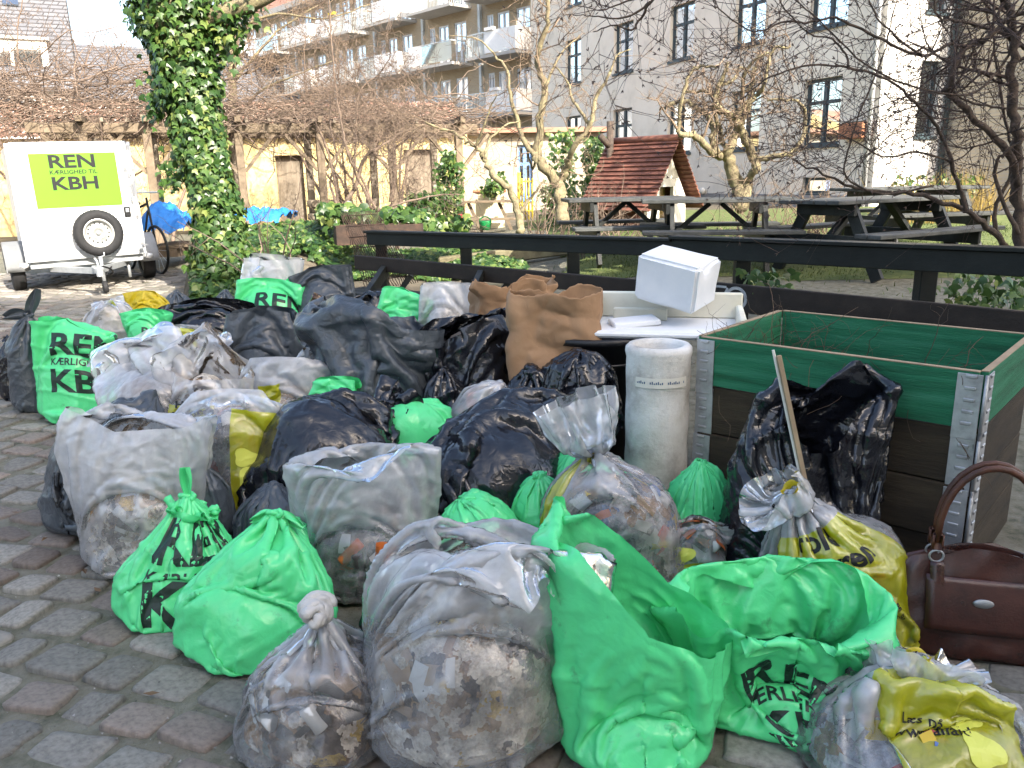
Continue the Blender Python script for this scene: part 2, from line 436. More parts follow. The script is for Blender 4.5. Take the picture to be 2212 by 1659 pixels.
# --- lit wing at right angles, then a brick flank coming forward
Wd = Vector((-FG.d.y, FG.d.x, 0)); Wd = Wd if Wd.x > 0 else -Wd
fw_ = Facade(Q0, Q0 + Wd*6, (0, 0)); tw = fw_.t(2038)
W1 = Q0 + Wd*tw
wb = thing('wing_building', 'sunlit white wing wall with tall narrow windows beside the drain pipe', 'building', (Q0.x, Q0.y, 0))
FW = Facade(Q0 - Wd*0.0, W1, (0, 0))
ta = FW.t(1975); hw = [(ta, ta+.62, z, z+1.6) for z in (2.2, 4.8, 7.4, 10)]
m = MB(); FW.wall(m, 0, 13.5, hw); m.build('wall', M_whitewall, wb)
for h in hw: window(FW, wb, *h, cross=False)
m = MB(); p = FW.M @ Vector((FW.L-.12, 0, .1)); m.tube([(p.x, p.y, .5), (p.x, p.y, 13)], .06, 10); m.build('drain_pipe', M_frame, wb, True)
M_brickfar = None
def brickmat(name, c1, c2, mortar, scale, off=.5):
    m, t, n, l, b = newmat(name); b.inputs['Roughness'].default_value = .9
    tc = n.new('ShaderNodeUVMap'); br = n.new('ShaderNodeTexBrick')
    br.inputs['Color1'].default_value = (*c1, 1); br.inputs['Color2'].default_value = (*c2, 1); br.inputs['Mortar'].default_value = (*mortar, 1)
    br.inputs['Scale'].default_value = scale; br.inputs['Mortar Size'].default_value = .012; br.inputs['Brick Width'].default_value = .24; br.inputs['Row Height'].default_value = .075; br.inputs['Bias'].default_value = -.1
    l.new(tc.outputs[0], br.inputs['Vector'])
    x = texnoise(n, l, .7, 5); mx = n.new('ShaderNodeMix'); mx.data_type = 'RGBA'; mx.blend_type = 'MULTIPLY'; mx.inputs['Factor'].default_value = .6
    r = ramp(n, [(.3, (.7, .7, .7)), (.7, (1.1, 1.1, 1.1))]); l.new(x.outputs['Fac'], r.inputs[0]); l.new(br.outputs['Color'], mx.inputs['A']); l.new(r.outputs[0], mx.inputs['B'])
    l.new(mx.outputs['Result'], b.inputs['Base Color'])
    bp = n.new('ShaderNodeBump'); bp.inputs['Strength'].default_value = .4; bp.inputs['Distance'].default_value = .01; bp.invert = True
    l.new(br.outputs['Fac'], bp.inputs['Height']); l.new(bp.outputs[0], b.inputs['Normal']); return m
M_brick = brickmat('yellow_brick', (.42, .335, .22), (.36, .28, .18), (.38, .34, .28), 1.0)
M_brick2 = brickmat('pale_brick', (.42, .36, .27), (.35, .30, .22), (.36, .33, .28), 1.0)
def wall_uv(o, F):
    me = o.data; uv = me.uv_layers.new(name='UVMap'); Mi = F.M.inverted()
    for lp in me.loops:
        q = Mi @ me.vertices[lp.vertex_index].co; uv.data[lp.index].uv = (q.x + q.z, q.y)
W2 = W1 - FG.d*2.2; W3 = W2 + Wd*9
bb = thing('brick_building', 'pale brick flank wall behind the dark shrub with arching branches', 'building', (W1.x, W1.y, 0))
FB = Facade(W1, W2, (0, 0))
m = MB(); FB.wall(m, 0, 13.5, []); o = m.build('wall', M_brick2, bb); wall_uv(o, FB)
FB2 = Facade(W2, W3, (0, 0)); hb = [(1.2+2.6*k, 2.3+2.6*k, z, z+1.5) for k in range(3) for z in (2.2, 4.85, 7.5)]
m = MB(); FB2.wall(m, 0, 13.5, hb); o = m.build('wall', M_brick2, bb); wall_uv(o, FB2)
for h in hb: window(FB2, bb, *h)

# --- yellow brick block with balconies
Rr0 = Vector((1.25, 42.0, 0)); Rd = Vector((-.67, .74, 0)).normalized(); Rr1 = Rr0 + Rd*52
ab = thing('balcony_building', 'yellow brick apartment block with rows of white balconies', 'building', (Rr0.x, Rr0.y, 0))
FA = Facade(Rr0 - Rd*2.5, Rr1, (-10, 0))
M_balc = pm('balcony_white', (.80, .80, .79), (.70, .70, .70), 2, .6)
M_slab = pm('balcony_slab', (.42, .41, .39), (.36, .35, .33), 2, .8)
M_rail = pm('railing_paint', (.55, .60, .62), (.45, .5, .52), 4, .5, metal=.3)
t1043 = FA.t(1043, 200); mod = FA.t(819, 200) - t1043
holes = []; dec = []
nmod = int((FA.L - t1043) / mod) + 2
for k in range(-1, nmod):
    t0 = t1043 + k*mod
    for z in (1.75, 4.52, 7.30, 10.08):
        for side, (bs, be) in enumerate(((t0+.7, t0+4.5), (t0+mod*.53+.4, t0+mod*.53+4.2))):
            if be > FA.L-1 or bs < .2: continue
            holes.append((bs+.5, bs+1.5, z+.05, z+2.15)); holes.append((bs+2.0, bs+2.9, z+.05, z+2.15)); holes.append((bs+3.2, bs+3.7, z+.75, z+2.15))
            dec.append((bs, be, z, side, k))
holes = [h for h in holes if h[0] > .3]
m = MB(); FA.wall(m, 0, 12.6, holes, .12); o = m.build('wall', M_brick, ab); wall_uv(o, FA)
for h in holes:
    a, b, c, e = h; f = .09; m = MB()
    for q in ((a, a+f, c, e), (b-f, b, c, e), (a+f, b-f, c, c+f), (a+f, b-f, e-f, e), ((a+b)/2-.05, (a+b)/2+.05, c+f, e-f)): FA.box(m, *q, -.1, -.04)
    w = m.build('window', M_framew, ab)
    g = MB(); FA.box(g, a+f, b-f, c+f, e-f, -.09, -.08); g.build('pane', M_glass, w)
    g = MB(); FA.box(g, a, b, c, e, -.6, -.5); g.build('room', M_roomdark, w)
    if rnd.random() < .6:
        g = MB(); k = rnd.uniform(.25, .5)*(b-a); FA.box(g, a+.02, a+.02+k, c+.1, e, -.2, -.17); g.build('curtain', M_curtain, w)
M_bglass = glassmat('balcony_glass', (.7, .8, .8), .12)
for (a, b, z, side, k) in dec:
    m = MB(); dp = 1.45; FA.box(m, a, b, z-.14, z, .003, dp); s_ = m.build('balcony', M_slab, ab)
    split = a + (b-a)*(.60 if side else .70)
    m = MB()
    if side == 1: FA.box(m, a+.02, split, z+.05, z+1.05, dp-.05, dp); FA.box(m, a+.02, a+.06, z+.05, z+1.05, .05, dp-.05)
    else: FA.box(m, split, b-.02, z+.05, z+1.05, dp-.05, dp); FA.box(m, b-.06, b-.02, z+.05, z+1.05, .05, dp-.05)
    m.build('front_panel', M_balc, s_)
    m = MB(); x0, x1 = (split, b-.02) if side == 1 else (a+.02, split)
    FA.box(m, x0, x1, z+1.0, z+1.05, dp-.05, dp)
    xe = b-.03 if side == 1 else a+.03
    FA.box(m, xe-.02, xe+.02, z+1.0, z+1.05, .05, dp-.05)
    if rnd.random() < .22:
        m.build('handrail', M_rail, s_); g = MB(); FA.box(g, x0, x1, z+.08, z+.98, dp-.03, dp-.02); g.build('glass_panel', M_bglass, s_)
    else:
        n = int((x1-x0)/.12)
        for i in range(n): FA.box(m, x0+.05+i*.12, x0+.075+i*.12, z, z+1.0, dp-.04, dp-.015)
        for i in range(11): FA.box(m, xe-.012, xe+.012, z, z+1.0, .1+i*.12, .125+i*.12)
        m.build('railing', M_rail, s_)
    if rnd.random() < .4:
        m = MB(); x = rnd.uniform(a+.2, b-.9); FA.box(m, x, x+.6, z+1.06, z+1.2, dp-.12, dp+.1); g = m.build('flower_box', rnd.choice((M_brickfar or M_slab, pm('pot_pink', (.7, .1, .35)), pm('pot_yellow', (.8, .6, .05)), M_balc, M_slab)), s_)
for k in range(0, nmod):
    t0 = t1043 + k*mod
    if t0 < FA.L:
        m = MB(); FA.box(m, t0-.09, t0+.09, .4, 12.5, .003, .16); FA.box(m, t0+mod*.5, t0+mod*.52, .4, 12.5, .003, .1); m.build('drain_pipe', M_rail, ab)
m = MB(); FA.box(m, -.3, FA.L+.3, 12.6, 12.95, -9, .75); m.build('cornice', M_slab, ab)
P = [FA.M @ Vector(q) for q in ((-.3, 12.95, .75), (FA.L+.3, 12.95, .75), (FA.L+.3, 16.7, -5), (-.3, 16.7, -5), (-.3, 12.95, -11), (FA.L+.3, 12.95, -11))]
m = MB(); m.add(P, ((0,1,2,3),(3,2,5,4))); m.build('roof', pm('red_roof_far', (.28, .14, .09), (.2, .1, .07), 2, .8), ab)

# --- white house with a steep slate roof, far behind the trailer
M_slate = brickmat('slate_tiles', (.13, .135, .15), (.10, .105, .12), (.05, .05, .055), .35)
def house(name, label, A, B, z1, ridge, depth, roofmat, wallmat, wins, rows, out=(0, 0), gable=False):
    h = thing(name, label, 'building', (A[0], A[1], 0))
    F = Facade(A, B, out); holes = [(t, t+1.1, z, z+1.5) for t in wins for z in rows if t+1.1 < F.L]
    m = MB(); F.wall(m, 0, z1, holes, .15)
    P = [F.M @ Vector(q) for q in ((0, 0, 0), (0, z1, 0), (0, z1, -depth), (0, 0, -depth), (F.L, 0, 0), (F.L, z1, 0), (F.L, z1, -depth), (F.L, 0, -depth))]
    m.add(P, ((0, 1, 2, 3), (4, 7, 6, 5)))
    P = [F.M @ Vector(q) for q in ((0, z1, 0), (0, ridge, -depth*.5), (0, z1, -depth), (F.L, z1, 0), (F.L, ridge, -depth*.5), (F.L, z1, -depth))]
    m.add(P, ((0, 1, 2), (3, 5, 4)))
    m.build('wall', wallmat, h)
    for q in holes: window(F, h, *q, frame=M_framew)
    m = MB(); th = .16; sl = (ridge - z1)/(depth*.5)
    for (z_, o_) in ((0, .35), (1, -depth-.35)):
        y0 = z1 - sl*.35 + .02
        P = [F.M @ Vector(q) for q in ((-.4, y0, o_), (F.L+.4, y0, o_), (F.L+.4, ridge+.02, -depth*.5), (-.4, ridge+.02, -depth*.5))]
        P2 = [p + Vector((0, 0, th)) for p in P]
        m.add(P+P2, ((0,1,2,3),(4,7,6,5),(0,4,5,1),(1,5,6,2),(2,6,7,3),(3,7,4,0)))
    o = m.build('roof', roofmat, h); wall_uv(o, F)
    return h, F
A = flat(at(-330, 200, 40)); B = flat(at(150, 200, 44))
h, F = house('white_house', 'white rendered house with steep slate roof and dormers far behind the trailer', A, B, 6.6, 13.2, 9, M_slate, M_whitewall, [1.2+2.4*k for k in range(5)], (1.4, 4.3), (0, 0))
for t in (F.t(20), F.t(88)):
    m = MB(); F.box(m, t-.9, t+.9, 6.9, 8.6, -1.9, -.4); d_ = m.build('dormer', M_whitewall, h)
    m = MB(); F.box(m, t-1.05, t+1.05, 8.6, 8.75, -2.0, -.25); m.build('dormer_roof', M_slab, d_)
    m = MB(); F.box(m, t-.6, t+.6, 7.2, 8.4, -.4, -.36); m.build('dormer_window', M_glass, d_)
for t in (F.t(10), F.t(62)):
    m = MB(); sl = (13.2-6.6)/4.5; o_ = -2.6; z_ = 6.6+sl*2.6
    P = [F.M @ Vector(q) for q in ((t-.35, z_, o_), (t+.35, z_, o_), (t+.35, z_+1.0, o_-1.0/sl), (t-.35, z_+1.0, o_-1.0/sl))]
    nrm = (P[1]-P[0]).cross(P[3]-P[0]).normalized(); nrm = nrm if nrm.z > 0 else -nrm
    m.add([p+nrm*.2 for p in P]+[p+nrm*.3 for p in P], ((0,1,2,3),(4,5,6,7),(0,1,5,4),(1,2,6,5),(2,3,7,6),(3,0,4,7))); m.build('roof_light', M_glass, h)
A = flat(at(120, 200, 52)); B = flat(at(700, 200, 60))
house('low_house', 'long low house with dark slate roof behind the ivy covered tree', A, B, 6.7, 10.3, 10, M_slate, M_whitewall, [1.5+2.6*k for k in range(7)], (1.4, 4.4))

# --- unseen block behind the photographer, placed and shaped to shade the near yard
A = (-2.5, -11.3); B = (31, -10.4)
sb = thing('shading_building', 'unseen tall white rendered block behind the viewer, shaped to shade the near yard', 'building', (A[0], A[1], 0))
FS = Facade(A, B, (0, 5)); SH = 15.6
hs_ = [(2+3*k, 3.2+3*k, z, z+1.6) for k in range(10) for z in (1.5, 4.4, 7.3, 10.2)]
m = MB(); FS.wall(m, 0, SH, hs_); FS.box(m, 0, FS.L, 0, SH, -10, -.3); o = m.build('wall', M_render, sb)
m = MB(); FS.box(m, -.3, FS.L+.3, SH, SH+.4, -10.3, .4); m.build('roof', M_slab, sb)
# ------------------------------------------------------------------ yellow garden house and pergola
M_yellow = pm('yellow_render', (.62, .49, .24), (.50, .38, .17), 1.6, .9, .3, 20, c3=(.68, .57, .33))
M_tile = pm('roof_tile', (.36, .20, .135), (.26, .14, .095), 9, .75, .25, 40, rnd=('isl', .25))
M_wood = pm('weathered_wood', (.20, .165, .125), (.12, .10, .075), 5, .85, .4, 30, stretch=(2, 2, .25), c3=(.27, .23, .18))
M_timber = pm('grey_timber', (.17, .13, .088), (.10, .078, .052), 5, .85, .4, 30, c3=(.23, .185, .13))  # browner timber for pergola beams, front posts and small yard pieces
M_bark_vine = pm('vine_bark', (.20, .148, .112), (.115, .084, .064), 9, .9, rnd=('isl', .45))
YA = flat(at(-260, 330, 19.0)); YB = flat(at(1010, 330, 21.5))
yh = thing('garden_house', 'low yellow rendered outbuilding with red tile roof behind the pergola', 'building', (YA.x, YA.y, 0))
FY = Facade(YA, YB, (0, 0))
hy = [(FY.t(u0), FY.t(u1), z0, z1) for (u0, u1, z0, z1) in ((590, 650, .4, 2.1), (870, 940, .5, 2.2))]
m = MB(); FY.wall(m, 0, 2.55, hy, .2)
P = [FY.M @ Vector(q) for q in ((0,0,0),(0,2.55,0),(0,3.5,-2.6),(0,2.55,-5.2),(0,0,-5.2),(FY.L,0,0),(FY.L,2.55,0),(FY.L,3.5,-2.6),(FY.L,2.55,-5.2),(FY.L,0,-5.2))]
m.add(P, ((0,1,2,3,4),(5,9,8,7,6))); m.build('wall', M_yellow, yh)
for q in hy:
    m = MB(); FY.box(m, q[0], q[1], q[2], q[3], -.24, -.2); m.build('door', M_wood, yh)
m = MB(); nt_ = 90; rows = 7
for i in range(nt_):
    for j in range(rows):
        a0 = FY.L*i/nt_; a1 = a0 + FY.L/nt_*.96; s0 = j/rows; s1 = (j+1.15)/rows
        def rp(a, s_, up): return FY.M @ Vector((a, 2.5 + s_*1.0 + up, .3 - s_*2.9))
        m.add([rp(a0, s0, .05), rp((a0+a1)/2, s0, .10), rp(a1, s0, .05), rp(a0, s1, .02), rp((a0+a1)/2, s1, .07), rp(a1, s1, .02)], ((0,1,4,3),(1,2,5,4)))
o = m.build('roof', M_tile, yh); o['kind'] = 'stuff'
# pergola
PA = flat(at(150, 330, 14.2)); PB = flat(at(1000, 330, 16.6)); FPg = Facade(PA, PB, (0, 0))
pg = thing('pergola', 'long timber pergola with braced posts carrying bare vines', 'pergola', (PA.x, PA.y, 0))
ptz = 2.42
post_u = [180, 318, 515, 690, 845, 990]
for u in post_u:
    t = FPg.t(u)
    for back in (0, -1.9):
        m = MB(); g = gz(*(FPg.M @ Vector((t, 0, back))).xy); FPg.box(m, t-.07, t+.07, g-.05, ptz-.08, back-.07, back+.07, .008); m.build('post', M_timber if back == 0 else M_wood, pg)
    for s in (-1, 1):
        m = MB(); m.bar(FPg.M @ Vector((t+s*.07, ptz-.75, 0)), FPg.M @ Vector((t+s*.62, ptz-.1, 0)), .06, .09, FPg.n); m.build('brace', M_timber, pg)
    m = MB(); FPg.box(m, t-.05, t+.05, ptz+.09, ptz+.2, -2.3, .35, .006); m.build('cross_beam', M_timber, pg)
for back in (0, -1.9):
    m = MB(); FPg.box(m, -.6, FPg.L+.3, ptz-.08, ptz+.085, back-.05, back+.05, .008); m.build('beam', M_timber, pg)
for k in range(18):
    t = FPg.L*(k+.5)/18; m = MB(); FPg.box(m, t-.025, t+.025, ptz+.09, ptz+.16, -2.2, .25); m.build('slat', M_wood, pg)

# ------------------------------------------------------------------ branches
def wander(r, p, d, L, n, curl, up, droop=0):
    pts = [Vector(p)]; d = Vector(d).normalized()
    for i in range(n):
        d = (d + Vector((r.gauss(0, curl), r.gauss(0, curl), r.gauss(0, curl) + up))).normalized(); up -= droop
        pts.append(pts[-1] + d * (L/n))
    return pts
def smooth_line(P, n=4):
    "Catmull-Rom through the points"
    P = [Vector(p) for p in P]; Q = [P[0]*2-P[1]] + P + [P[-1]*2-P[-2]]; out = []
    for i in range(1, len(Q)-2):
        for k in range(n):
            t = k/n; a, b, c, d = Q[i-1], Q[i], Q[i+1], Q[i+2]
            out.append(.5*((2*b) + (c-a)*t + (2*a-5*b+4*c-d)*t*t + (3*b-a-3*c+d)*t**3))
    out.append(P[-1]); return out
def twigs(mb, r, pts, r0, dens, L, levels, curl=.22, up=.05, spread=.9, rmin=.002, sides=4, planar=None, tip=None, start=.15):
    "side shoots along a line"
    tot = sum((pts[i+1]-pts[i]).length for i in range(len(pts)-1)); n = max(1, int(tot*dens))
    for _ in range(n):
        s = r.uniform(start, 1)*(len(pts)-1); i = min(int(s), len(pts)-2); p = pts[i].lerp(pts[i+1], s-i); d = (pts[i+1]-pts[i]).normalized()
        o = Vector((r.gauss(0, 1), r.gauss(0, 1), r.gauss(0, 1))); o = (o - d*o.dot(d)).normalized()
        if planar: o = (o*.5 + planar*r.choice((-1, 1))).normalized()
        dd = (d*r.uniform(.2, .9) + o*spread).normalized(); l = L*r.uniform(.35, 1.15)
        q = wander(r, p, dd, l, 5, curl, up); rr = max(rmin, r0*r.uniform(.35, .7))
        mb.tube(q, [rr*(1-.6*k/5) for k in range(6)], sides, False)
        if tip: tip(mb, q, r)
        if levels > 1: twigs(mb, r, q, rr, dens*1.7, L*.5, levels-1, curl, up, spread, rmin, max(3, sides-1), planar, tip, .25)
def bud(mb, q, r):
    p = q[-1]; d = (q[-1]-q[-2]).normalized(); 
    for s in (.45, -.45):
        o = d.orthogonal()*s; e = (d+o).normalized()
        mb.tube([p, p+e*.010, p+e*.022], [.0018, .0032, .0006], 4, False)
def bare_tree(name, label, mains, bark, tw, seed, dens=5, L=.6, levels=2, up=.06, curl=.22, tip=None, rmin=.0025, group=None, spread=.9, cat='tree', start=.15, kr=.78):
    "mains: [(points, radius at start, at end)], the first is the trunk"
    r = random.Random(seed); base = Vector(mains[0][0][0])
    t = thing(name, label, cat, base, 0, group); tm = MB()
    for k, (P, a, b) in enumerate(mains):
        pts = smooth_line(P, 5); n = len(pts); pts = [p + Vector((r.gauss(0, 1), r.gauss(0, 1), r.gauss(0, 1)))*min(.012, a*.18) for p in pts]
        a *= kr; b *= kr; rad = [(a + (b-a)*(i/(n-1))**.8)*(1+r.uniform(-.1, .1)) for i in range(n)]
        m = MB(); m.tube(pts, rad, 10 if a > .03 else 7, True); m.build('trunk' if k == 0 else 'limb', bark, t, True)
        twigs(tm, r, pts, max(b, rmin*2)*.9, dens, L, levels, curl, up, spread, rmin, 5, None, tip, start if k else max(start, .55))
    o = tm.build('crown', tw, t, True); o['kind'] = 'stuff'
    return t
M_bark_pale = pm('bark_lichen', (.21, .175, .105), (.10, .078, .05), 14, .9, .7, 40, c3=(.32, .29, .15), bdist=.02)
M_twig_pale = pm('twig_pale', (.24, .175, .12), (.14, .10, .07), 9, .9, rnd=('isl', .3))
M_bark_dark = pm('bark_dark', (.075, .055, .042), (.03, .024, .02), 14, .85, .6, 50, c3=(.13, .095, .07), bdist=.015)
M_twig_dark = pm('twig_dark', (.085, .058, .046), (.045, .03, .026), 12, .8, rnd=('isl', .4))
def c3(pts, y, dy=.0, seed=0):
    "points read in the right part of the photograph, at distance y, waving by dy"
    r = random.Random(seed); k = 900/2133*2212/2560; n = len(pts)
    return [at(1660*2212/2560 + p[0]*k, p[1]*k, (y if not isinstance(y, tuple) else y[0]+(y[1]-y[0])*i/(n-1)) + r.uniform(-dy, dy)) for i, p in enumerate(pts)]
def c2(pts, y, dy=.0, seed=0):
    r = random.Random(seed); k = 900/2133*2212/2560; n = len(pts)
    return [at(800*2212/2560 + p[0]*k, p[1]*k, (y if not isinstance(y, tuple) else y[0]+(y[1]-y[0])*i/(n-1)) + r.uniform(-dy, dy)) for i, p in enumerate(pts)]
# gnarled lichen covered fruit tree
gy = 12.5
bare_tree('fruit_tree', 'gnarled old fruit tree with yellowish lichen bark and forking limbs', [
    (c3([(470,1230),(440,1100),(380,960),(385,880),(440,760),(500,600),(540,400)], gy, .12, 1), .17, .04),
    (c3([(350,930),(300,910),(190,810),(95,800)], (gy, 12.0), .05, 2), .085, .05),
    (c3([(95,800),(85,760),(105,600),(150,450),(215,390),(320,400)], (12.0, 11.7), .1, 3), .045, .02),
    (c3([(320,920),(290,840),(275,700),(200,640),(110,600),(0,640)], (gy, 12.9), .1, 4), .08, .035),
    (c3([(385,880),(350,840),(300,640),(320,560),(240,540),(140,550)], (gy, 13.0), .1, 5), .06, .025),
    (c3([(545,1010),(540,960),(470,800),(420,700),(320,640),(310,560),(360,420),(380,370)], (gy, 12.3), .1, 6), .10, .03),
    (c3([(420,700),(480,620),(560,560),(600,480),(640,300),(760,280)], (12.4, 12.0), .1, 7), .06, .02),
    (c3([(490,1180),(490,1080),(545,1000),(560,950),(700,920),(800,860),(840,700),(780,600),(620,590)], (gy, 12.0), .1, 8), .09, .02),
    (c3([(460,600),(480,440),(560,340),(620,310)], (12.6, 12.2), .1, 9), .045, .02),
    (c3([(330,500),(410,480),(450,400),(510,440)], (12.6, 12.9), .1, 10), .04, .02)],
    M_bark_pale, M_twig_pale, 5, 5.5, .75, 3, .10, .24, None, .003)
# two stemmed tree in front of the block of flats
ty = 11.6
bare_tree('bare_tree', 'bare pale tree with two tall leaning stems at the lawn edge', [
    (c2([(1432,1330),(1430,1200),(1400,1080),(1300,960),(1290,880),(1310,700),(1330,520),(1290,340),(1350,100),(1340,-60)], ty, .1, 1), .13, .03),
    (c2([(1410,1090),(1460,1000),(1500,880),(1600,740),(1640,580),(1720,420)], (ty, 11.2), .1, 2), .075, .025),
    (c2([(1720,420),(1760,330),(1840,290)], 11.2, .05, 3), .02, .01),
    (c2([(1310,960),(1240,880),(1180,760),(1130,560),(1110,420),(1040,330)], (ty, 11.9), .1, 4), .06, .02),
    (c2([(1600,740),(1500,600),(1460,470),(1380,380)], (11.3, 11.8), .1, 5), .035, .012),
    (c2([(1040,330),(930,230),(760,210)], 11.9, .1, 6), .018, .008),
    (c2([(1330,520),(1420,330),(1540,210)], (11.6, 12.1), .1, 7), .03, .01),
    (c2([(1290,880),(1260,1000),(1230,900),(1190,760)], 11.7, .1, 8), .03, .01)],
    M_bark_pale, M_twig_pale, 8, 5, .8, 3, .07, .24, None, .003)
bare_tree('bare_tree', 'slender bare tree forking low beside the green plastic can', [
    (c2([(1185,1390),(1180,1260),(1130,1140),(1030,1040),(980,940),(920,870),(830,810),(720,760),(620,730)], 10.4, .1, 1), .075, .015),
    (c2([(1185,1260),(1240,1180),(1290,1120),(1330,1060)], 10.4, .05, 2), .035, .012),
    (c2([(980,940),(1000,840),(1100,740),(1180,720)], (10.4, 10.8), .05, 3), .03, .01),
    (c2([(920,870),(960,780),(1010,640),(1050,560)], (10.4, 10.1), .05, 4), .025, .008)],
    M_bark_pale, M_twig_pale, 9, 4.5, .6, 3, .05, .25, None, .003)
# thin stems that climb in front of the pergola
bare_tree('climbing_vine', 'thin brown vine stems leaning across the pergola front', [
    (c2([(120,1260),(200,1120),(250,960),(330,880),(430,820),(540,760)], 13.2, .15, 1), .05, .02),
    (c2([(310,1240),(240,1080),(170,930),(130,760),(90,500),(70,250),(50,-40)], 13.0, .15, 2), .035, .012),
    (c2([(110,1240),(60,1080),(100,940),(60,700),(100,400)], 13.4, .15, 3), .03, .01),
    (c2([(330,1250),(500,1200),(680,1160),(830,1150)], 12.6, .15, 4), .03, .01),
    (c2([(200,1120),(210,900),(230,560),(350,440),(420,330)], 13.2, .15, 5), .025, .01),
    (c2([(430,1190),(440,1000),(430,900),(520,820)], 13.9, .1, 6), .06, .02)],
    M_bark_vine, M_bark_vine, 12, 7.0, .95, 3, .02, .28, None, .003, cat='vine')
# tall thin tree with pale trunk left of the middle
bare_tree('bare_tree', 'tall pale tree rising behind the ivy covered trunk', [
    ([at(512, 470, 17.5), at(508, 330, 17.5), at(500, 200, 17.4), at(505, 90, 17.5), at(520, -60, 17.6)], .17, .07),
    ([at(506, 260, 17.4), at(560, 200, 17.2), at(620, 170, 17.0), at(720, 130, 16.8)], .05, .015),
    ([at(502, 180, 17.4), at(560, 110, 17.6), at(610, 60, 17.8), at(690, 10, 18)], .05, .015),
    ([at(505, 280, 17.4), at(580, 260, 17.0), at(660, 230, 16.6), at(750, 250, 16.4)], .04, .012),
    ([at(505, 120, 17.4), at(450, 60, 17.2), at(380, 10, 17.0)], .04, .012),
    ([at(510, 60, 17.4), at(600, 30, 17.2), at(700, 40, 17.0), at(800, 10, 17)], .04, .012)],
    M_bark_pale, M_twig_pale, 17, 5.0, 1.1, 3, .04, .24, None, .004)
# tall background saplings and reddish shrubs
for k, (u, y, h, lab) in enumerate(((60, 17.5, 4.5, 'tangled bare shrub rising behind the white trailer'), (185, 18.2, 4.0, 'bare reddish shrub between the trailer and ivy trunk'), (760, 18.0, 3.6, 'bare twiggy shrub above the red tile roof')  )):
    r = random.Random(40+k); b = at(u, 300, y); b.z = gz(b.x, b.y); mains = []
    for j in range(6):
        d = Vector((r.uniform(-.5, .5), r.uniform(-.3, .3), 1)); P = wander(r, b + Vector((r.uniform(-.3, .3), r.uniform(-.2, .2), 0)), d, h*r.uniform(.7, 1.1), 6, .14, .02); mains.append((P, .045, .012))
    bare_tree('shrub', lab, mains, M_bark_vine, M_bark_vine, 50+k, 4.0, 1.0, 3, .03, .26, None, .0035, cat='shrub')
# vine mass on the pergola roof
vm = thing('pergola_vines', 'thick brown tangle of bare vines lying on the pergola roof', 'vine', (PA.x, PA.y, ptz)); m = MB(); r = random.Random(77)
for k in range(1500):
    left = r.random() < .55
    t = r.uniform(-3.4, 2.6) if left else r.uniform(1.5, FPg.L+.4)
    hmax = .95 if left else .42
    p = FPg.M @ Vector((t, ptz + .12 + hmax*r.random()**1.6, r.uniform(-2.4, .5)))
    d = FPg.d*r.choice((-1, 1)) + Vector((0, r.uniform(-.5, .5), r.uniform(-.15, .3)))
    q = wander(r, p, d, r.uniform(.6, 2.0), 6, .3, -.01); rr = r.uniform(.004, .013); m.tube(q, [rr*(1-.09*i) for i in range(7)], 4, False)
for k in range(240):
    t = r.uniform(-3.2, FPg.L); p = FPg.M @ Vector((t, ptz + r.uniform(.1, .5), r.uniform(-.5, .5))); q = wander(r, p, (r.uniform(-1, 1), r.uniform(-.4, .1), r.uniform(-1.2, .2)), r.uniform(.4, 1.2), 6, .25, -.05); m.tube(q, [.006*(1-.1*i) for i in range(7)], 4, False)
for k in range(110):
    t = r.uniform(-3.0, 2.2); p = FPg.M @ Vector((t, ptz + .5, r.uniform(-2, .3))); q = wander(r, p, (r.uniform(-1, 1), r.uniform(-.4, .4), 1.0), r.uniform(.8, 2.0), 7, .2, -.03); m.tube(q, [.009*(1-.1*i) for i in range(8)], 4, False); twigs(m, r, q, .005, 4, .5, 1, .25, 0, .9, .003, 3)
o = m.build('vine_tangle', M_bark_vine, vm, True); o['kind'] = 'stuff'
for k in range(9):
    t = FPg.t(r.choice(post_u)) + r.uniform(-.25, .25); p = FPg.M @ Vector((t, .35, r.uniform(-.3, .25))); q = wander(r, p, (r.uniform(-.2, .2), 0, 1), 2.4, 9, .13, .05); m = MB(); m.tube(q, [.035*(1-.06*i) for i in range(10)], 6, False); m.build('vine_stem', M_bark_vine, vm, True)

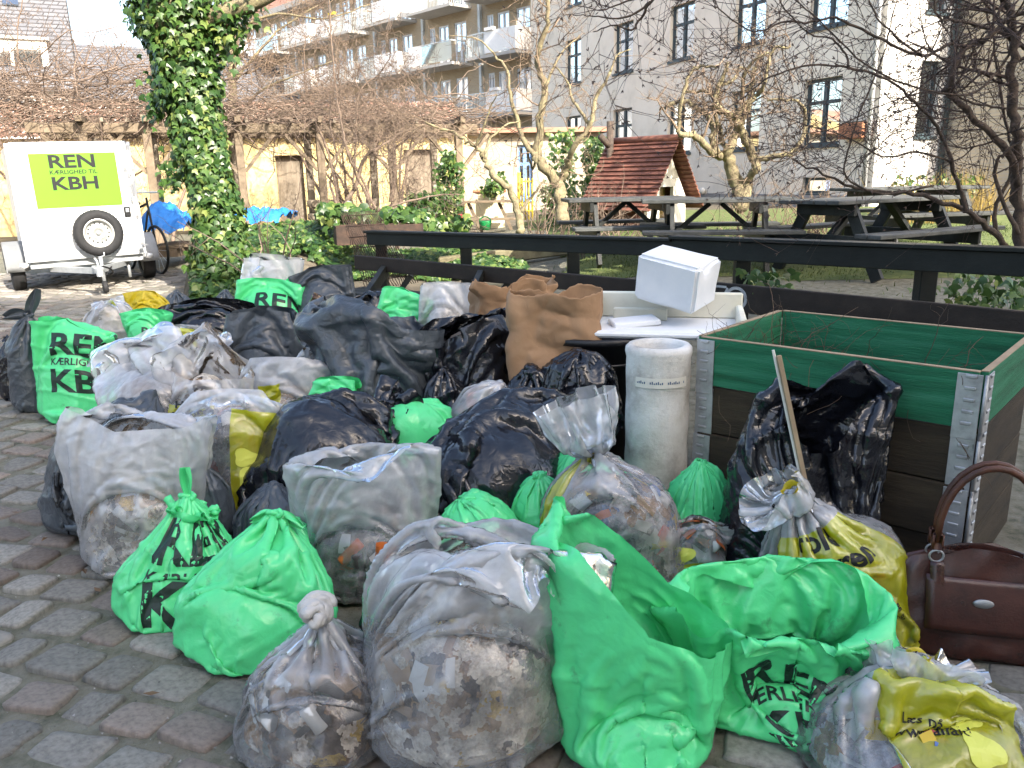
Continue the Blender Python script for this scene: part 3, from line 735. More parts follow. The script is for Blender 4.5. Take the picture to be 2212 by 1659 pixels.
# the big dark shrub on the near side of the lawn, branches arching over the fence
sy = 5.3
bare_tree('dark_shrub', 'large dark bare shrub with long arching branches over the black fence', [
    (c3([(2120,1560),(2100,1300),(2090,1000),(2085,760),(2070,500),(2065,240),(2040,60),(1990,-60)], (sy, 5.2), .03, 1), .055, .03),
    (c3([(2090,1520),(1990,1420),(1860,1300),(1760,1230),(1480,1160),(1200,1125),(1050,1080),(880,1000),(750,940)], (sy, 4.9), .04, 2), .035, .006),
    (c3([(1790,1260),(1740,1080),(1690,920),(1650,800),(1560,680),(1470,590),(1320,470),(1090,400),(870,385),(640,450),(480,570),(370,650)], (5.1, 4.5), .04, 3), .02, .004),
    (c3([(2100,1100),(2030,900),(1850,710),(1700,570),(1690,500),(1770,300),(1900,220),(2050,110),(2150,60)], (sy, 5.0), .03, 4), .034, .018),
    (c3([(1780,275),(1690,260),(1530,330),(1300,240),(1100,140),(1000,105),(860,130),(700,130),(530,190),(330,60),(290,10)], (5.1, 4.6), .03, 5), .017, .004),
    (c3([(2140,290),(2000,200),(1850,145),(1700,120),(1640,110),(1580,-20)], (sy, 5.0), .02, 6), .02, .008),
    (c3([(1530,330),(1350,200),(1250,80),(1200,-40)], 4.9, .03, 7), .012, .005),
    (c3([(1090,400),(1085,340),(1000,230),(860,200),(700,30),(690,-20)], 4.6, .03, 8), .010, .004),
    (c3([(2150,640),(1980,640),(1800,600),(1690,540),(1480,560),(1250,640),(1000,760),(700,810)], (5.4, 4.8), .03, 9), .013, .003),
    (c3([(1700,960),(1500,900),(1300,930),(1100,820),(920,760),(680,690)], (5.0, 4.7), .03, 10), .011, .003),
    (c3([(2100,1380),(2000,1180),(1960,1000),(2020,900),(2133,820)], 5.2, .03, 11), .022, .01),
    (c3([(2000,1440),(1960,1250),(2040,1060),(2060,880),(2000,600),(1960,300),(1900,0)], 5.5, .03, 12), .022, .008),
    (c3([(1600,1100),(1300,1150),(1080,1050),(1100,860),(1180,620),(1300,330),(1340,150),(1390,-40)], 4.9, .03, 13), .010, .005),
    (c3([(2133,160),(1980,420),(1800,560),(1500,520),(1200,380),(950,150),(780,0)], (5.3, 4.7), .03, 14), .013, .005),
    (c2([(2060,-60),(1960,10),(1900,110),(1840,180),(1740,150),(1620,190)], 4.6, .02, 15), .014, .004),
    (c2([(1960,10),(1850,90),(1720,110),(1600,90),(1500,90)], 4.55, .02, 16), .010, .003),
    (c2([(2000,-40),(1850,0),(1730,40),(1660,60),(1530,30)], 4.6, .02, 17), .009, .003)],
    M_bark_dark, M_twig_dark, 21, 9.5, .75, 2, .02, .13, bud, .0018, cat='shrub', start=.12, kr=.72)
# ------------------------------------------------------------------ playhouse
hc = at(1458, 306, 13.4)                       # front end of the ridge
gn = Vector((.68, -.733, 0)); gd = Vector((.733, .68, 0)); hw_, hl, hh = .64, 1.30, .98
ph = thing('playhouse', 'small wooden playhouse with white gable and steep red tiled roof', 'playhouse', (hc.x, hc.y, gz(hc.x, hc.y)))
M_white = pm('white_paint', (.74, .71, .64), (.62, .59, .52), 5, .7)
M_redwood = pm('red_boards', (.16, .055, .04), (.09, .035, .028), 8, .8)
ez = hc.z - hh; g0 = gz(hc.x, hc.y) - .05
def hp(a, b, z): q = hc + gd*a - gn*b; return Vector((q.x, q.y, z))      # a across the gable, b back from it
m = MB(); dz0, dz1, da, db = g0, ez+.28, -.20, .16
ip = .52
outer = [(-ip, g0), (-ip, ez+.10), (0, hc.z-.10), (ip, ez+.10), (ip, g0)]
pts = [(-ip, g0), (-ip, ez+.10), (0, hc.z-.10), (ip, ez+.10), (ip, g0), (db, g0), (db, dz1), (da, dz1), (da, g0)]
F = [hp(a, .12, z) for a, z in pts]; Bk = [hp(a, .18, z) for a, z in pts]; n = len(pts)
m.add(F+Bk, [(0,1,7,8),(1,2,6,7),(2,3,5+1,6)][:2] + [(2,3,6),(3,4,5,6)] + [(i, (i+1) % n, n+(i+1) % n, n+i) for i in range(n)]); m.build('gable_wall', M_white, ph)
m = MB()
for k in range(14):
    b0 = .19 + k*(hl-.3)/14; b1 = b0 + (hl-.3)/14 - .012
    for s in (-1, 1):
        c_ = [hp(s*ip, b0, g0), hp(s*ip, b1, g0), hp(s*ip, b1, ez+.1), hp(s*ip, b0, ez+.1)]; e_ = [p - gd*s*.03 for p in c_]
        q = MB(); q.add(c_+e_, ((0,1,2,3),(4,7,6,5),(0,4,5,1),(1,5,6,2),(2,6,7,3),(3,7,4,0))); q.build('board', M_redwood, ph)
m = MB(); m.add([hp(-ip, hl-.1, g0), hp(ip, hl-.1, g0), hp(ip, hl-.1, ez+.1), hp(0, hl-.1, hc.z-.1), hp(-ip, hl-.1, ez+.1)], ((0,1,2,3,4),)); m.build('back_wall', M_redwood, ph)
m = MB(); m.add([hp(da-.02, .3, g0), hp(db+.02, .3, g0), hp(db+.02, .3, dz1), hp(da-.02, .3, dz1)], ((0,1,2,3),)); m.build('door', pm('door_ochre', (.30, .22, .08), (.2, .14, .05), 6, .8), ph)
rowsR = 16
M_tileP = pm('red_roof_tile', (.235, .095, .062), (.15, .062, .042), 10, .7, .3, 60, rnd=('obj', .22))
for s in (-1, 1):
    for j in range(rowsR):
        s0 = j/rowsR; s1 = (j+1.12)/rowsR
        nt2 = 9
        for i in range(nt2):
            b0 = -.10 + i*(hl+.2)/nt2; b1 = b0 + (hl+.2)/nt2 + .0015
            def rp(s_, b, up): return hp(s*(hw_+.10)*(1-s_), b, ez-.10+(hc.z+.02-ez+.10)*s_) + (gd*s*.6 + Vector((0, 0, .7)))*up
            m = MB(); lo = [rp(s0, b0, .045), rp(s0, b1, .045), rp(s1, b1, .012), rp(s1, b0, .012)]; hi = [rp(s0, b0, .022), rp(s0, b1, .022), rp(s1, b1, -.002), rp(s1, b0, -.002)]
            if s == 1 and i > 2 and j < 99:
                pass
            m.add(lo+hi, ((0,1,2,3),(4,7,6,5),(0,4,5,1),(1,5,6,2),(2,6,7,3),(3,7,4,0))); m.build('roof_tile', M_tileP, ph)
m = MB(); m.tube([hp(0, -.12, hc.z+.06), hp(0, hl+.1, hc.z+.06)], .055, 8); m.build('ridge_cap', M_tileP, ph, True)
# flue pipe beside it
fp = at(1318, 440, 14.2); fl = thing('flue_pipe', 'tall black stove pipe with slanted side arm beside the playhouse', 'pipe', (fp.x, fp.y, gz(fp.x, fp.y)))
m = MB(); tp = at(1318, 262, 14.2); m.tube([(fp.x, fp.y, gz(fp.x, fp.y)), tp], .06, 10); m.build('pipe', M_bark_dark, fl, True)
m = MB(); m.tube([at(1318, 318, 14.2), at(1296, 293, 14.1)], .055, 10); m.build('side_arm', M_bark_dark, fl, True)

# ------------------------------------------------------------------ picnic tables
M_tbl = pm('black_stained_wood', (.014, .016, .015), (.008, .009, .0085), 6, .55, .35, 40, c3=(.03, .033, .03), spec=.35)
M_tbltop = pm('weathered_black_wood', (.055, .058, .055), (.03, .033, .031), 6, .62, .35, 40, c3=(.09, .093, .088), rnd=('obj', .2))
def picnic(label, loc, rz, L=1.8):
    t = thing('picnic_table', label, 'table', (0, 0, 0), 0, 'picnic tables on the lawn')
    for k in range(5):
        m = MB(); y = -.36 + k*.148; m.cbox(-L/2, L/2, y, y+.138, .715, .755, .006); m.build('table_plank', M_tbltop, t)
    for s in (-1, 1):
        for k in range(2):
            m = MB(); y = s*.70 + (k-.5)*.145; m.cbox(-L/2, L/2, y-.068, y+.068, .415, .455, .006); m.build('seat_plank', M_tbltop, t)
    for ex in (-1, 1):
        x = ex*(L/2-.32)
        for s in (-1, 1):
            m = MB(); m.bar((x, s*.62, 0), (x, s*.24, .712), .045, .12, (0, 1, 0)); m.build('leg', M_tbl, t)
        m = MB(); m.cbox(x-.07, x-.025, -.80, .80, .29, .412, .004); m.build('seat_bearer', M_tbl, t)
        m = MB(); m.cbox(x-.07, x-.025, -.35, .35, .60, .712, .004); m.build('top_bearer', M_tbl, t)
        m = MB(); m.bar((x-.02*ex, 0, .36), (x-ex*.42, 0, .70), .045, .09, (0, 1, 0)); m.build('brace', M_tbl, t)
    t.location = loc; t.rotation_euler = (0, 0, rz)
    return t
def ground(x, y): return Vector((x, y, gz(x, y)))
p = at(1352, 445, 10.0); picnic('dark picnic table in front of the red tiled playhouse', ground(p.x, p.y), R(4), 1.5)
p = at(1545, 450, 9.0); picnic('dark picnic table beside the gnarled fruit tree', ground(p.x, p.y), R(-8), 1.6)
p = at(1885, 452, 8.6); picnic('dark picnic table under the arching shrub branches', ground(p.x, p.y), R(30), 2.0)
p = at(1960, 440, 10.6); picnic('dark picnic table on the lawn behind another table', ground(p.x, p.y), R(12), 1.8)

# ------------------------------------------------------------------ rail fence
M_fence = pm('fence_dark', (.010, .013, .012), (.006, .008, .0075), 5, .5, .25, 50, c3=(.016, .02, .018), spec=.3, stretch=(.3, 1, 1))
M_rail2 = pm('fence_brown', (.022, .017, .014), (.013, .011, .009), 5, .55, .3, 50, c3=(.034, .026, .021), spec=.3)
fe = thing('rail_fence', 'dark stained post and rail fence between the bags and lawn', 'fence', at(1240, 590, 6.9))
T = [(795, 515, 8.3), (1252, 531, 6.95), (1455, 537, 6.35), (1850, 548, 5.35), (2330, 576, 4.45)]
tp = [at(*q) for q in T]
m = MB(); m.bar(tp[0], tp[2] + (tp[2]-tp[1])*.02, .05, .125, c=.006); m.build('top_rail', M_fence, fe)
m = MB(); m.bar(tp[2]+Vector((0, 0, .004)), tp[3]*.5+tp[4]*.5+(tp[4]-tp[3])*.6, .05, .14, c=.006); m.build('top_rail', M_fence, fe)
m = MB(); m.bar(tp[0]+Vector((0, .02, .068)), tp[2]+Vector((0, .02, .069)), .14, .022, c=.003); m.build('cap_board', M_fence, fe)
m = MB(); m.bar(tp[2]+Vector((0, .02, .088)), tp[3]*.5+tp[4]*.5+(tp[4]-tp[3])*.6+Vector((0, .02, .084)), .15, .024, c=.003); m.build('cap_board', M_fence, fe)
Lw = [(768, 566, 7.9), (1010, 582, 7.25), (1420, 626, 6.2), (1700, 662, 5.5), (2330, 722, 4.35)]
lp_ = [at(*q) for q in Lw]
m = MB(); m.bar(lp_[0], lp_[2], .045, .135, c=.006); m.build('lower_rail', M_rail2, fe)
m = MB(); m.bar(lp_[2]+Vector((.02, -.005, 0)), lp_[4], .05, .20, c=.006); m.build('lower_rail', M_rail2, fe)
for (u, v, y) in ((820, 515, 8.32), (1005, 520, 7.76), (1240, 528, 7.08), (1612, 540, 6.03), (2020, 552, 5.12)):
    q = at(u, v, y); m = MB(); m.cbox(q.x-.055, q.x+.055, q.y+.035, q.y+.135, gz(q.x, q.y)-.05, q.z+.03, .006); m.build('post', M_fence, fe)
M_grafm = pm('silver_spray', (.45, .47, .48), (.30, .32, .33), 20, .5)
# sprayed letters on the lower rail
d_ = (lp_[4]-lp_[2]).normalized(); nrm = d_.cross(Vector((0, 0, 1))).normalized(); nrm = nrm if nrm.y < 0 else -nrm
upv = Vector((0, 0, 1))
qg = at(1592, 647, (lp_[2].lerp(lp_[4], .17)).y)
tt = (qg-lp_[2]).dot(d_); og = lp_[2] + Vector((.02, -.005, 0)) + d_*tt + nrm*.0275
def spray(mb, pts, w):
    pts = smooth_line([og + d_*a + upv*b for a, b in pts], 6)
    for i in range(len(pts)-1):
        a, b = pts[i], pts[i+1]; t = (b-a).normalized(); s = t.cross(nrm)*w; mb.add([a-s, b-s, b+s, a+s], ((0,1,2,3),))
m = MB(); spray(m, [(-.15,.02),(-.12,.07),(-.03,.075)], .008); spray(m, [(-.14,.0),(-.09,.0),(-.07,-.06)], .007); spray(m, [(-.02,.07),(-.05,0),(-.06,-.07)], .008)
m.v = [tuple(Vector(v)+nrm*.001) for v in m.v]
m2 = MB(); spray(m2, [(.03+.075*math.cos(a)+.02, .075*math.sin(a)) for a in [i*.6 for i in range(12)]], .011); spray(m2, [(.05+.03*math.cos(a), .03*math.sin(a)) for a in [i*.7 for i in range(9)]], .008)
m2.v = [tuple(Vector(v)+nrm*.002) for v in m2.v]
for q_ in (m, m2): q_.build('sprayed_mark', M_grafm, fe)['kind'] = 'stuff'
# bench: slatted seat and trestle at the far end of the fence
be = thing('bench', 'dark slatted bench joined to the end of the rail fence', 'bench', at(870, 650, 7.3))
for k in range(3):
    a = at(778, 640, 7.55); b = at(1090, 690, 6.55); off = Vector((-.12, -.30, 0))*(k*.42); a = a+off; b = b+off
    a.z = b.z = .50; m = MB(); m.bar(a, b, .115, .035, c=.005); m.build('seat_slat', M_tbl, be)
for u in (826, 1030):
    q = at(u, 600, 7.75 if u < 900 else 7.1); g = gz(q.x, q.y)
    m = MB(); m.cbox(q.x-.05, q.x+.05, q.y-.06, q.y+.03, g-.03, .62, .005); m.build('leg', M_tbl, be)
    m = MB(); m.bar((q.x+.04, q.y-.02, .66), (q.x-.10+.02, q.y-.62, .44), .05, .11); m.build('seat_bearer', M_tbl, be)
    m = MB(); m.bar((q.x+.28, q.y-.02, .60), (q.x+.05, q.y-.02, g+.12), .05, .08, (0, 1, 0)); m.build('brace', M_tbl, be)

# ------------------------------------------------------------------ planter walls, timbers, rusty grid near the fence end
M_rough = pm('rough_stone', (.24, .20, .15), (.11, .095, .075), 7, .9, .8, 30, c3=(.34, .30, .23), rnd=('obj', .25), bdist=.03)
def stone_wall(name, label, A, B, h, th, seed):
    r = random.Random(seed); A = Vector(A); B = Vector(B); d = (B-A); L = d.length; d.normalize(); t = thing(name, label, 'wall', A); z = gz(A.x, A.y)-.05; nx = Vector((-d.y, d.x, 0))
    row = 0
    while z < A.z + h - .04:
        hh_ = r.uniform(.09, .15); x = -(.1 if row % 2 else 0)
        while x < L:
            w = r.uniform(.14, .32); x1 = min(x+w, L+.03)
            bm = bmesh.new(); bmesh.ops.create_cube(bm, size=1); bmesh.ops.bevel(bm, geom=bm.edges[:], offset=.16, segments=2, profile=.6, affect='EDGES')
            for v in bm.verts: v.co = Vector((v.co.x*(x1-x-.012), v.co.y*th*r.uniform(.97, 1.03), v.co.z*(hh_-.012))) + Vector((r.uniform(-.006, .006), r.uniform(-.008, .008), r.uniform(-.005, .005)))
            me = bpy.data.meshes.new('stone'); bm.to_mesh(me); bm.free(); me.shade_smooth(); me.materials.append(M_rough)
            o = link('stone', me, t); c_ = A + d*((x+x1)/2); c_.z = z + hh_/2
            o.matrix_local = Matrix.Translation(c_) @ Matrix.Rotation(math.atan2(d.y, d.x) + r.uniform(-.04, .04), 4, 'Z')
            x = x1
        z += hh_; row += 1
    return t
a = at(688, 590, 8.6); a.z = gz(a.x, a.y); b = at(775, 590, 8.9); b.z = a.z
stone_wall('stone_wall', 'short rough stone wall beside the rusty grid and ivy', a, b, .62, .25, 3)
a = at(845, 590, 9.0); a.z = gz(a.x, a.y); b = at(955, 590, 9.3); b.z = a.z
stone_wall('stone_wall', 'low broken stone wall behind the rail fence post', a, b, .36, .3, 4)
M_rust = pm('rusty_iron', (.045, .028, .02), (.025, .017, .013), 14, .8, .3, c3=(.075, .043, .028))
gr_ = thing('rusty_grid', 'rusty bent iron grid leaning against the low stone wall', 'grid', at(800, 610, 8.3))
A0, A1, A2 = at(735, 460, 8.5), at(812, 455, 8.5), at(790, 625, 8.2); A3 = at(905, 610, 8.2)
for k in range(22):
    f = k/21; m = MB(); P = [A0.lerp(A1, f).lerp(A2.lerp(A3, f), s) + Vector((math.sin(s*40+k)*.008, .02*math.sin(s*3+f*2), 0)) for s in [i/14 for i in range(15)]]; m.tube(P, .0055, 4); m.build('wire', M_rust, gr_, True)
for k in range(7):
    s = (k+.3)/7; m = MB(); m.tube([A0.lerp(A1, f).lerp(A2.lerp(A3, f), s) + Vector((0, .01, 0)) for f in (0, .5, 1)], .005, 4); m.build('cross_wire', M_rust, gr_, True)
rp_ = thing('rusty_trough', 'low rusty metal trough standing in the ivy', 'trough', at(860, 500, 9.8)); q0 = at(728, 520, 9.6); q1 = at(915, 520, 9.9); zt = at(800, 487, 9.7).z; zb = zt-.22
d_ = (q1-q0); d_.z = 0; d_.normalize(); nx = Vector((-d_.y, d_.x, 0))*.35
for nm, (a, b) in (('side_plate', (q0, q1)), ('side_plate', (q0+nx, q1+nx)), ('end_plate', (q0, q0+nx)), ('end_plate', (q1, q1+nx))):
    a = Vector((a.x, a.y, (zt+zb)/2)); b = Vector((b.x, b.y, (zt+zb)/2)); m = MB(); m.bar(a, b, .008, zt-zb); m.build(nm, M_rust, rp_)
M_log = pm('old_sleeper', (.17, .15, .09), (.09, .08, .05), 6, .9, .6, 30, c3=(.24, .22, .13))
for k, (u0, v0, y0, u1, v1, y1, lab) in enumerate(((1020, 545, 8.6, 1180, 560, 8.2, 'old mossy timber sleeper lying behind the fence'), (1030, 562, 8.3, 1160, 556, 8.1, 'split timber sleeper resting against another sleeper'), (945, 500, 11.0, 1330, 490, 11.2, 'long pale timber edging the lawn under the trees'))):
    a, b = at(u0, v0, y0), at(u1, v1, y1); a.z = gz(a.x, a.y)+.09; b.z = gz(b.x, b.y)+.09
    m = MB(); m.bar(a, b, .16, .18, c=.02); o = m.build('timber_sleeper', M_log); tag(o, lab, 'timber', 'old timbers by the lawn')

# ------------------------------------------------------------------ far yard: planters, benches, can, tarps, gate
M_ivyleaf = None
M_pale = pm('pale_planter', (.70, .62, .42), (.58, .5, .33), 3, .85)
M_terra = pm('terracotta', (.42, .19, .10), (.32, .14, .08), 6, .8)
for k, (u0, u1, vt, vb, y, lab) in enumerate(((1028, 1090, 417, 470, 17.0, 'pale yellow low wall with tiled coping beside the gate'), (944, 975, 420, 460, 17.4, 'short pale yellow wall between pergola posts'))):
    a, b = at(u0, vb, y), at(u1, vb, y); zt = at(u0, vt, y).z; t = thing('garden_wall', lab, 'wall', (a.x, a.y, gz(a.x, a.y)))
    m = MB(); m.box(a.x, b.x, y, y+.25, gz(a.x, y)-.1, zt); m.build('wall_body', M_pale, t); m = MB(); m.cbox(a.x-.05, b.x+.05, y-.05, y+.30, zt, zt+.06, .02); m.build('coping', M_terra, t)
p = at(1058, 455, 16.2); t = thing('garden_bench', 'small brown plank table with crossed legs against the pale wall', 'bench', (p.x, p.y, gz(p.x, p.y))); zt = at(1058, 433, 16.2).z
m = MB(); m.cbox(p.x-.62, p.x+.62, p.y-.2, p.y+.2, zt-.04, zt, .005); m.build('plank', M_timber, t)
for s in (-1, 1):
    m = MB(); m.bar((p.x+s*.3-.12, p.y, zt-.04), (p.x+s*.3+.14, p.y, gz(p.x, p.y)), .06, .07, (0, 1, 0)); m.build('leg', M_timber, t)
m = MB(); m.cbox(p.x-.6, p.x+.5, p.y-.5, p.y-.28, zt-.36, zt-.32, .004); m.build('seat', M_timber, t)
M_green_pl = pm('green_plastic', (.015, .22, .06), (.012, .17, .05), 3, .4)
p = at(1048, 478, 12.6); g = p.z-.13; can = thing('watering_can', 'small bright green plastic can on the ground by the tree', 'can', (p.x, p.y, g))
m = MB(); m.lathe([(.0, 0), (.08, 0), (.10, .13), (.097, .14), (.085, .13), (.0, .12)], 14, Matrix.Translation((p.x, p.y, g))); m.build('bucket', M_green_pl, can, True)
m = MB(); m.tube([Vector((p.x, p.y, g+.12)) + Vector((.09*math.cos(a), 0, .08*math.sin(a))) for a in [i*PI/8 for i in range(9)]], .012, 6); m.build('handle', M_green_pl, can, True)
p = at(1000, 468, 15.5); t = thing('toy_tractor', 'small red toy on the ground by the pergola post', 'toy', (p.x, p.y, p.z-.15)); M_red = pm('red_plastic', (.35, .03, .035), (.28, .025, .03), 3, .4)
m = MB(); m.cbox(p.x-.15, p.x+.12, p.y-.08, p.y+.08, p.z-.09, p.z-.01, .02); m.cbox(p.x-.10, p.x+.0, p.y-.06, p.y+.06, p.z-.008, p.z+.05, .02); m.build('body', M_red, t)
for s in (-.14, .1):
    m = MB(); m.lathe([(0, -.02), (.06, -.02), (.06, .02), (0, .02)], 12, Matrix.Translation((p.x+s, p.y-.11, p.z-.09)) @ Matrix.Rotation(PI/2, 4, 'X')); m.build('wheel', M_tbl, t)
ga = thing('yellow_gate', 'narrow yellow painted metal gate at the end of the yard', 'gate', at(1128, 470, 17.5)); M_ygate = pm('yellow_paint', (.62, .48, .06), (.5, .38, .04), 3, .5)
for u in (1121, 1128, 1135, 1142, 1150):
    a, b = at(u, 385 if u > 1122 else 372, 17.5), at(u, 475, 17.5); m = MB(); m.tube([a, b], .022 if u != 1121 else .04, 6); m.build('bar', M_ygate, ga, True)
for v in (392, 455): m = MB(); m.tube([at(1121, v, 17.5), at(1150, v, 17.5)], .02, 6); m.build('cross_bar', M_ygate, ga, True)
# blue door with brick porch behind the gate
po = thing('brick_porch', 'small brick porch with a blue window behind the bare trees', 'building', at(1100, 470, 22)); a, b = flat(at(960, 400, 22)), flat(at(1300, 400, 22.6)); FP2 = Facade(a, b, (0, 0))
hq = [(FP2.t(1118), FP2.t(1150), .9, 2.3), (FP2.t(980), FP2.t(1000), .5, 2.2)]
m = MB(); FP2.wall(m, 0, 2.6, hq); o = m.build('wall', M_brick2, po); wall_uv(o, FP2)
for h_ in hq: window(FP2, po, *h_, frame=pm('blue_frame', (.16, .28, .5), (.1, .2, .4), 4, .5))
m = MB(); FP2.box(m, -.2, FP2.L+.2, 2.6, 2.72, -3, .3); m.build('roof', M_tile, po)
# blue tarpaulins
M_tarp = pm('blue_tarp', (.03, .22, .62), (.02, .15, .48), 7, .4, .6, 14, spec=.5, bdist=.03)
def tarp(label, u0, u1, vt, vb, y, seed):
    t = thing('blue_tarp', label, 'tarp', at((u0+u1)/2, vb, y)); n, mm = 34, 20; m = MB(); r = random.Random(seed)
    A, B = at(u0, vb, y), at(u1, vb, y); zt = at((u0+u1)/2, vt, y).z; g = A.z
    for j in range(mm):
        for i in range(n):
            s, q = i/(n-1), j/(mm-1); prof = (math.sin(PI*min(1, max(0, q*1.0)))**.55)*(math.sin(PI*(.04+.92*s))**.4)*(.72+.28*math.sin(s*5+seed))
            w = mnoise.noise(Vector((s*5+seed, q*4, 0)))*.10 + abs(mnoise.noise(Vector((s*14+seed, q*9, 4))))*.10
            m.v.append((A.x+(B.x-A.x)*s + w*.3, y - .05 + (q-.5)*1.1 + w*.4, g + (zt-g)*prof + w))
    m.f = [(j*n+i, j*n+i+1, (j+1)*n+i+1, (j+1)*n+i) for j in range(mm-1) for i in range(n-1)]
    m.build('sheet', M_tarp, t, True)
    m = MB()
    for k in range(5): m.cbox(A.x+.1, B.x-.1, y-.5+k*.22, y-.38+k*.22, g-.24, g-.2, .004)
    for k in range(3): m.cbox(A.x+.12+k*(B.x-A.x-.4)/2, A.x+.24+k*(B.x-A.x-.4)/2, y-.5, y+.5, g-.36, g-.243, .004)
    m.build('pallet', M_timber, t)
tarp('creased blue tarpaulin over a pallet between trailer and ivy trunk', 326, 430, 428, 497, 12.2, 1)
tarp('blue tarpaulin heap behind the ivy to the side of the ivy trunk', 520, 625, 440, 478, 12.6, 2)
# bicycle behind the trailer
def wheel_ring(mb, c, ax, r, w, n=28): 
    a = Vector(ax).normalized(); u = a.orthogonal().normalized(); v = a.cross(u); mb.tube([c + (u*math.cos(2*PI*k/n) + v*math.sin(2*PI*k/n))*r for k in range(n)], w, 6, closed=True)
bk = thing('bicycle', 'dark old bicycle parked behind the white trailer', 'bicycle', at(330, 530, 11.3)); c0 = at(338, 525, 11.2); c0.z = gz(c0.x, c0.y)+.33
c1 = c0 + Vector((-.75, .7, 0)); ax = (c1-c0).cross(Vector((0, 0, 1)))
for c_ in (c0, c1):
    m = MB(); wheel_ring(m, c_, ax, .32, .02); w = m.build('wheel', M_tbl, bk, True); m = MB()
    for k in range(12): m.tube([c_, c_ + (Vector((0, 0, 1))*math.cos(k*.524) + (c1-c0).normalized()*math.sin(k*.524))*.31], .0025, 3, False)
    m.build('spokes', M_rail, w)
dd = (c1-c0); m = MB(); bb_ = c0 + dd*.45 - Vector((0, 0, .03)); st = c0 + dd*.62 + Vector((0, 0, .52)); hd = c0 + dd*.14 + Vector((0, 0, .52))
for a, b in ((c0, hd + Vector((0, 0, .18))), (hd, bb_), (hd + Vector((0, 0, .1)), st), (st, bb_), (bb_, c1), (c1, st)): m.tube([a, b], .016, 6)
m.build('frame', M_tbl, bk, True)
m = MB(); m.cbox(-.13, .13, -.07, .07, -.03, .03, .02, Matrix.Translation(st + Vector((0, 0, .1))) @ Matrix.Rotation(math.atan2(dd.y, dd.x), 4, 'Z')); m.build('saddle', M_tbl, bk)
m = MB(); s = ax.normalized()*.28; h0 = hd + Vector((0, 0, .25)); m.tube([h0+s+dd*.12, h0+s*.7, h0, h0-s*.7, h0-s+dd*.12], .014, 6); m.build('handlebar', M_rail, bk, True)
# window box on the grey wall
p = FG.M @ Vector((FG.t(1852, 280), FG.z(1852, 288), .02)); t = thing('wall_planter', 'terracotta planter box fixed to the grey wall', 'planter', p)
m = MB(); FG.box(m, FG.t(1852)-.35, FG.t(1852)+.35, p.z-.12, p.z+.22, .003, .25, .02); m.build('pot', M_terra, t); m = MB(); FG.box(m, FG.t(1852)-.28, FG.t(1852)+.28, p.z+.22, p.z+.25, .05, .21); m.build('soil', M_dirt, t)
# round lamp on the wall
p = FG.M @ Vector((FG.t(1528), FG.z(1528, 412), .1)); t = thing('wall_lamp', 'small round white lamp on the grey wall near the fruit tree', 'lamp', p)
m = MB(); m.lathe([(.01, -.1), (.07, -.07), (.1, 0), (.07, .07), (.01, .1)], 14, Matrix.Translation(p)); m.build('globe', M_white, t, True)
# ------------------------------------------------------------------ lettering helpers
def text_mesh(body, size, bold=0.0, space=1.0, cx=True):
    "flat triangulated letters around the origin, in metres"
    cu = bpy.data.curves.new('t', 'FONT'); cu.body = body; cu.size = size; cu.offset = bold*size; cu.space_character = space; cu.resolution_u = 3
    if cx: cu.align_x = 'CENTER'
    o = bpy.data.objects.new('t', cu); COL.objects.link(o); dg = bpy.context.evaluated_depsgraph_get(); me = bpy.data.meshes.new_from_object(o.evaluated_get(dg))
    v = [tuple(p.co) for p in me.vertices]; f = [tuple(p.vertices) for p in me.polygons]
    bpy.data.objects.remove(o); bpy.data.curves.remove(cu); bpy.data.meshes.remove(me)
    return v, f
def letters(items):
    "items: (body, size, bold, x, y, rotation, width or None) -> one MB in the plane"
    m = MB()
    for (body, size, bold, x, y, rot, wid) in items:
        v, f = text_mesh(body, size, bold); c, s = math.cos(rot), math.sin(rot); k = 1
        if wid: x0 = min(p[0] for p in v); x1 = max(p[0] for p in v); k = wid/(x1-x0)
        m.add([(x + c*p[0]*k - s*p[1], y + s*p[0]*k + c*p[1], 0) for p in v], f)
    return m
LOGO = letters([('REN', .14, .028, 0, .085, 0, .30), ('KÆRLIGHED TIL', .044, .02, 0, .035, 0, .31), ('KBH', .14, .028, 0, -.085, 0, .30)])

# ------------------------------------------------------------------ trailer
M_tw = pm('trailer_white', (.80, .80, .79), (.75, .75, .74), 2, .35, spec=.5)
M_lime = pm('lime_panel', (.135, .33, .02), (.125, .31, .018), 1, .4)
M_ink = pm('dark_ink', (.008, .009, .010), (.006, .006, .007), 5, .5)
M_zinc = pm('galvanised', (.48, .50, .51), (.38, .40, .41), 6, .45, .1, 30, metal=.6, c3=(.58, .60, .61))
M_rub = pm('rubber', (.022, .022, .024), (.014, .014, .015), 20, .75, .3, 60)
M_rim = pm('wheel_rim', (.52, .52, .50), (.40, .40, .38), 6, .4, metal=.5)
tr = thing('trailer', 'white box trailer with lime panel and a spare wheel on its front', 'trailer', (0, 0, 0))
bw, bh, bl, fz = 1.42, 1.50, 2.0, .42      # local: front faces -y, box from z = fz
m = MB(); m.cbox(-bw/2, bw/2, 0, bl, fz, fz+bh, .025); m.build('box_body', M_tw, tr)
for x in (-bw/2+.0, bw/2-.0):
    s = -1 if x < 0 else 1
    m = MB(); m.cbox(x-.022 if s < 0 else x-.018, x+.018 if s < 0 else x+.022, -.012, .03, fz, fz+bh, .004); m.build('corner_trim', M_tw, tr)
m = MB(); m.cbox(-bw/2+.03, bw/2-.03, -.012, .02, fz+bh-.03, fz+bh+.012, .004); m.build('top_trim', M_tw, tr)
pc = (-.0+.0, fz+1.03); m = MB(); m.box(pc[0]-.49, pc[0]+.53, -.006, -.001, pc[1]-.35, pc[1]+.34); m.build('lime_panel', M_lime, tr)
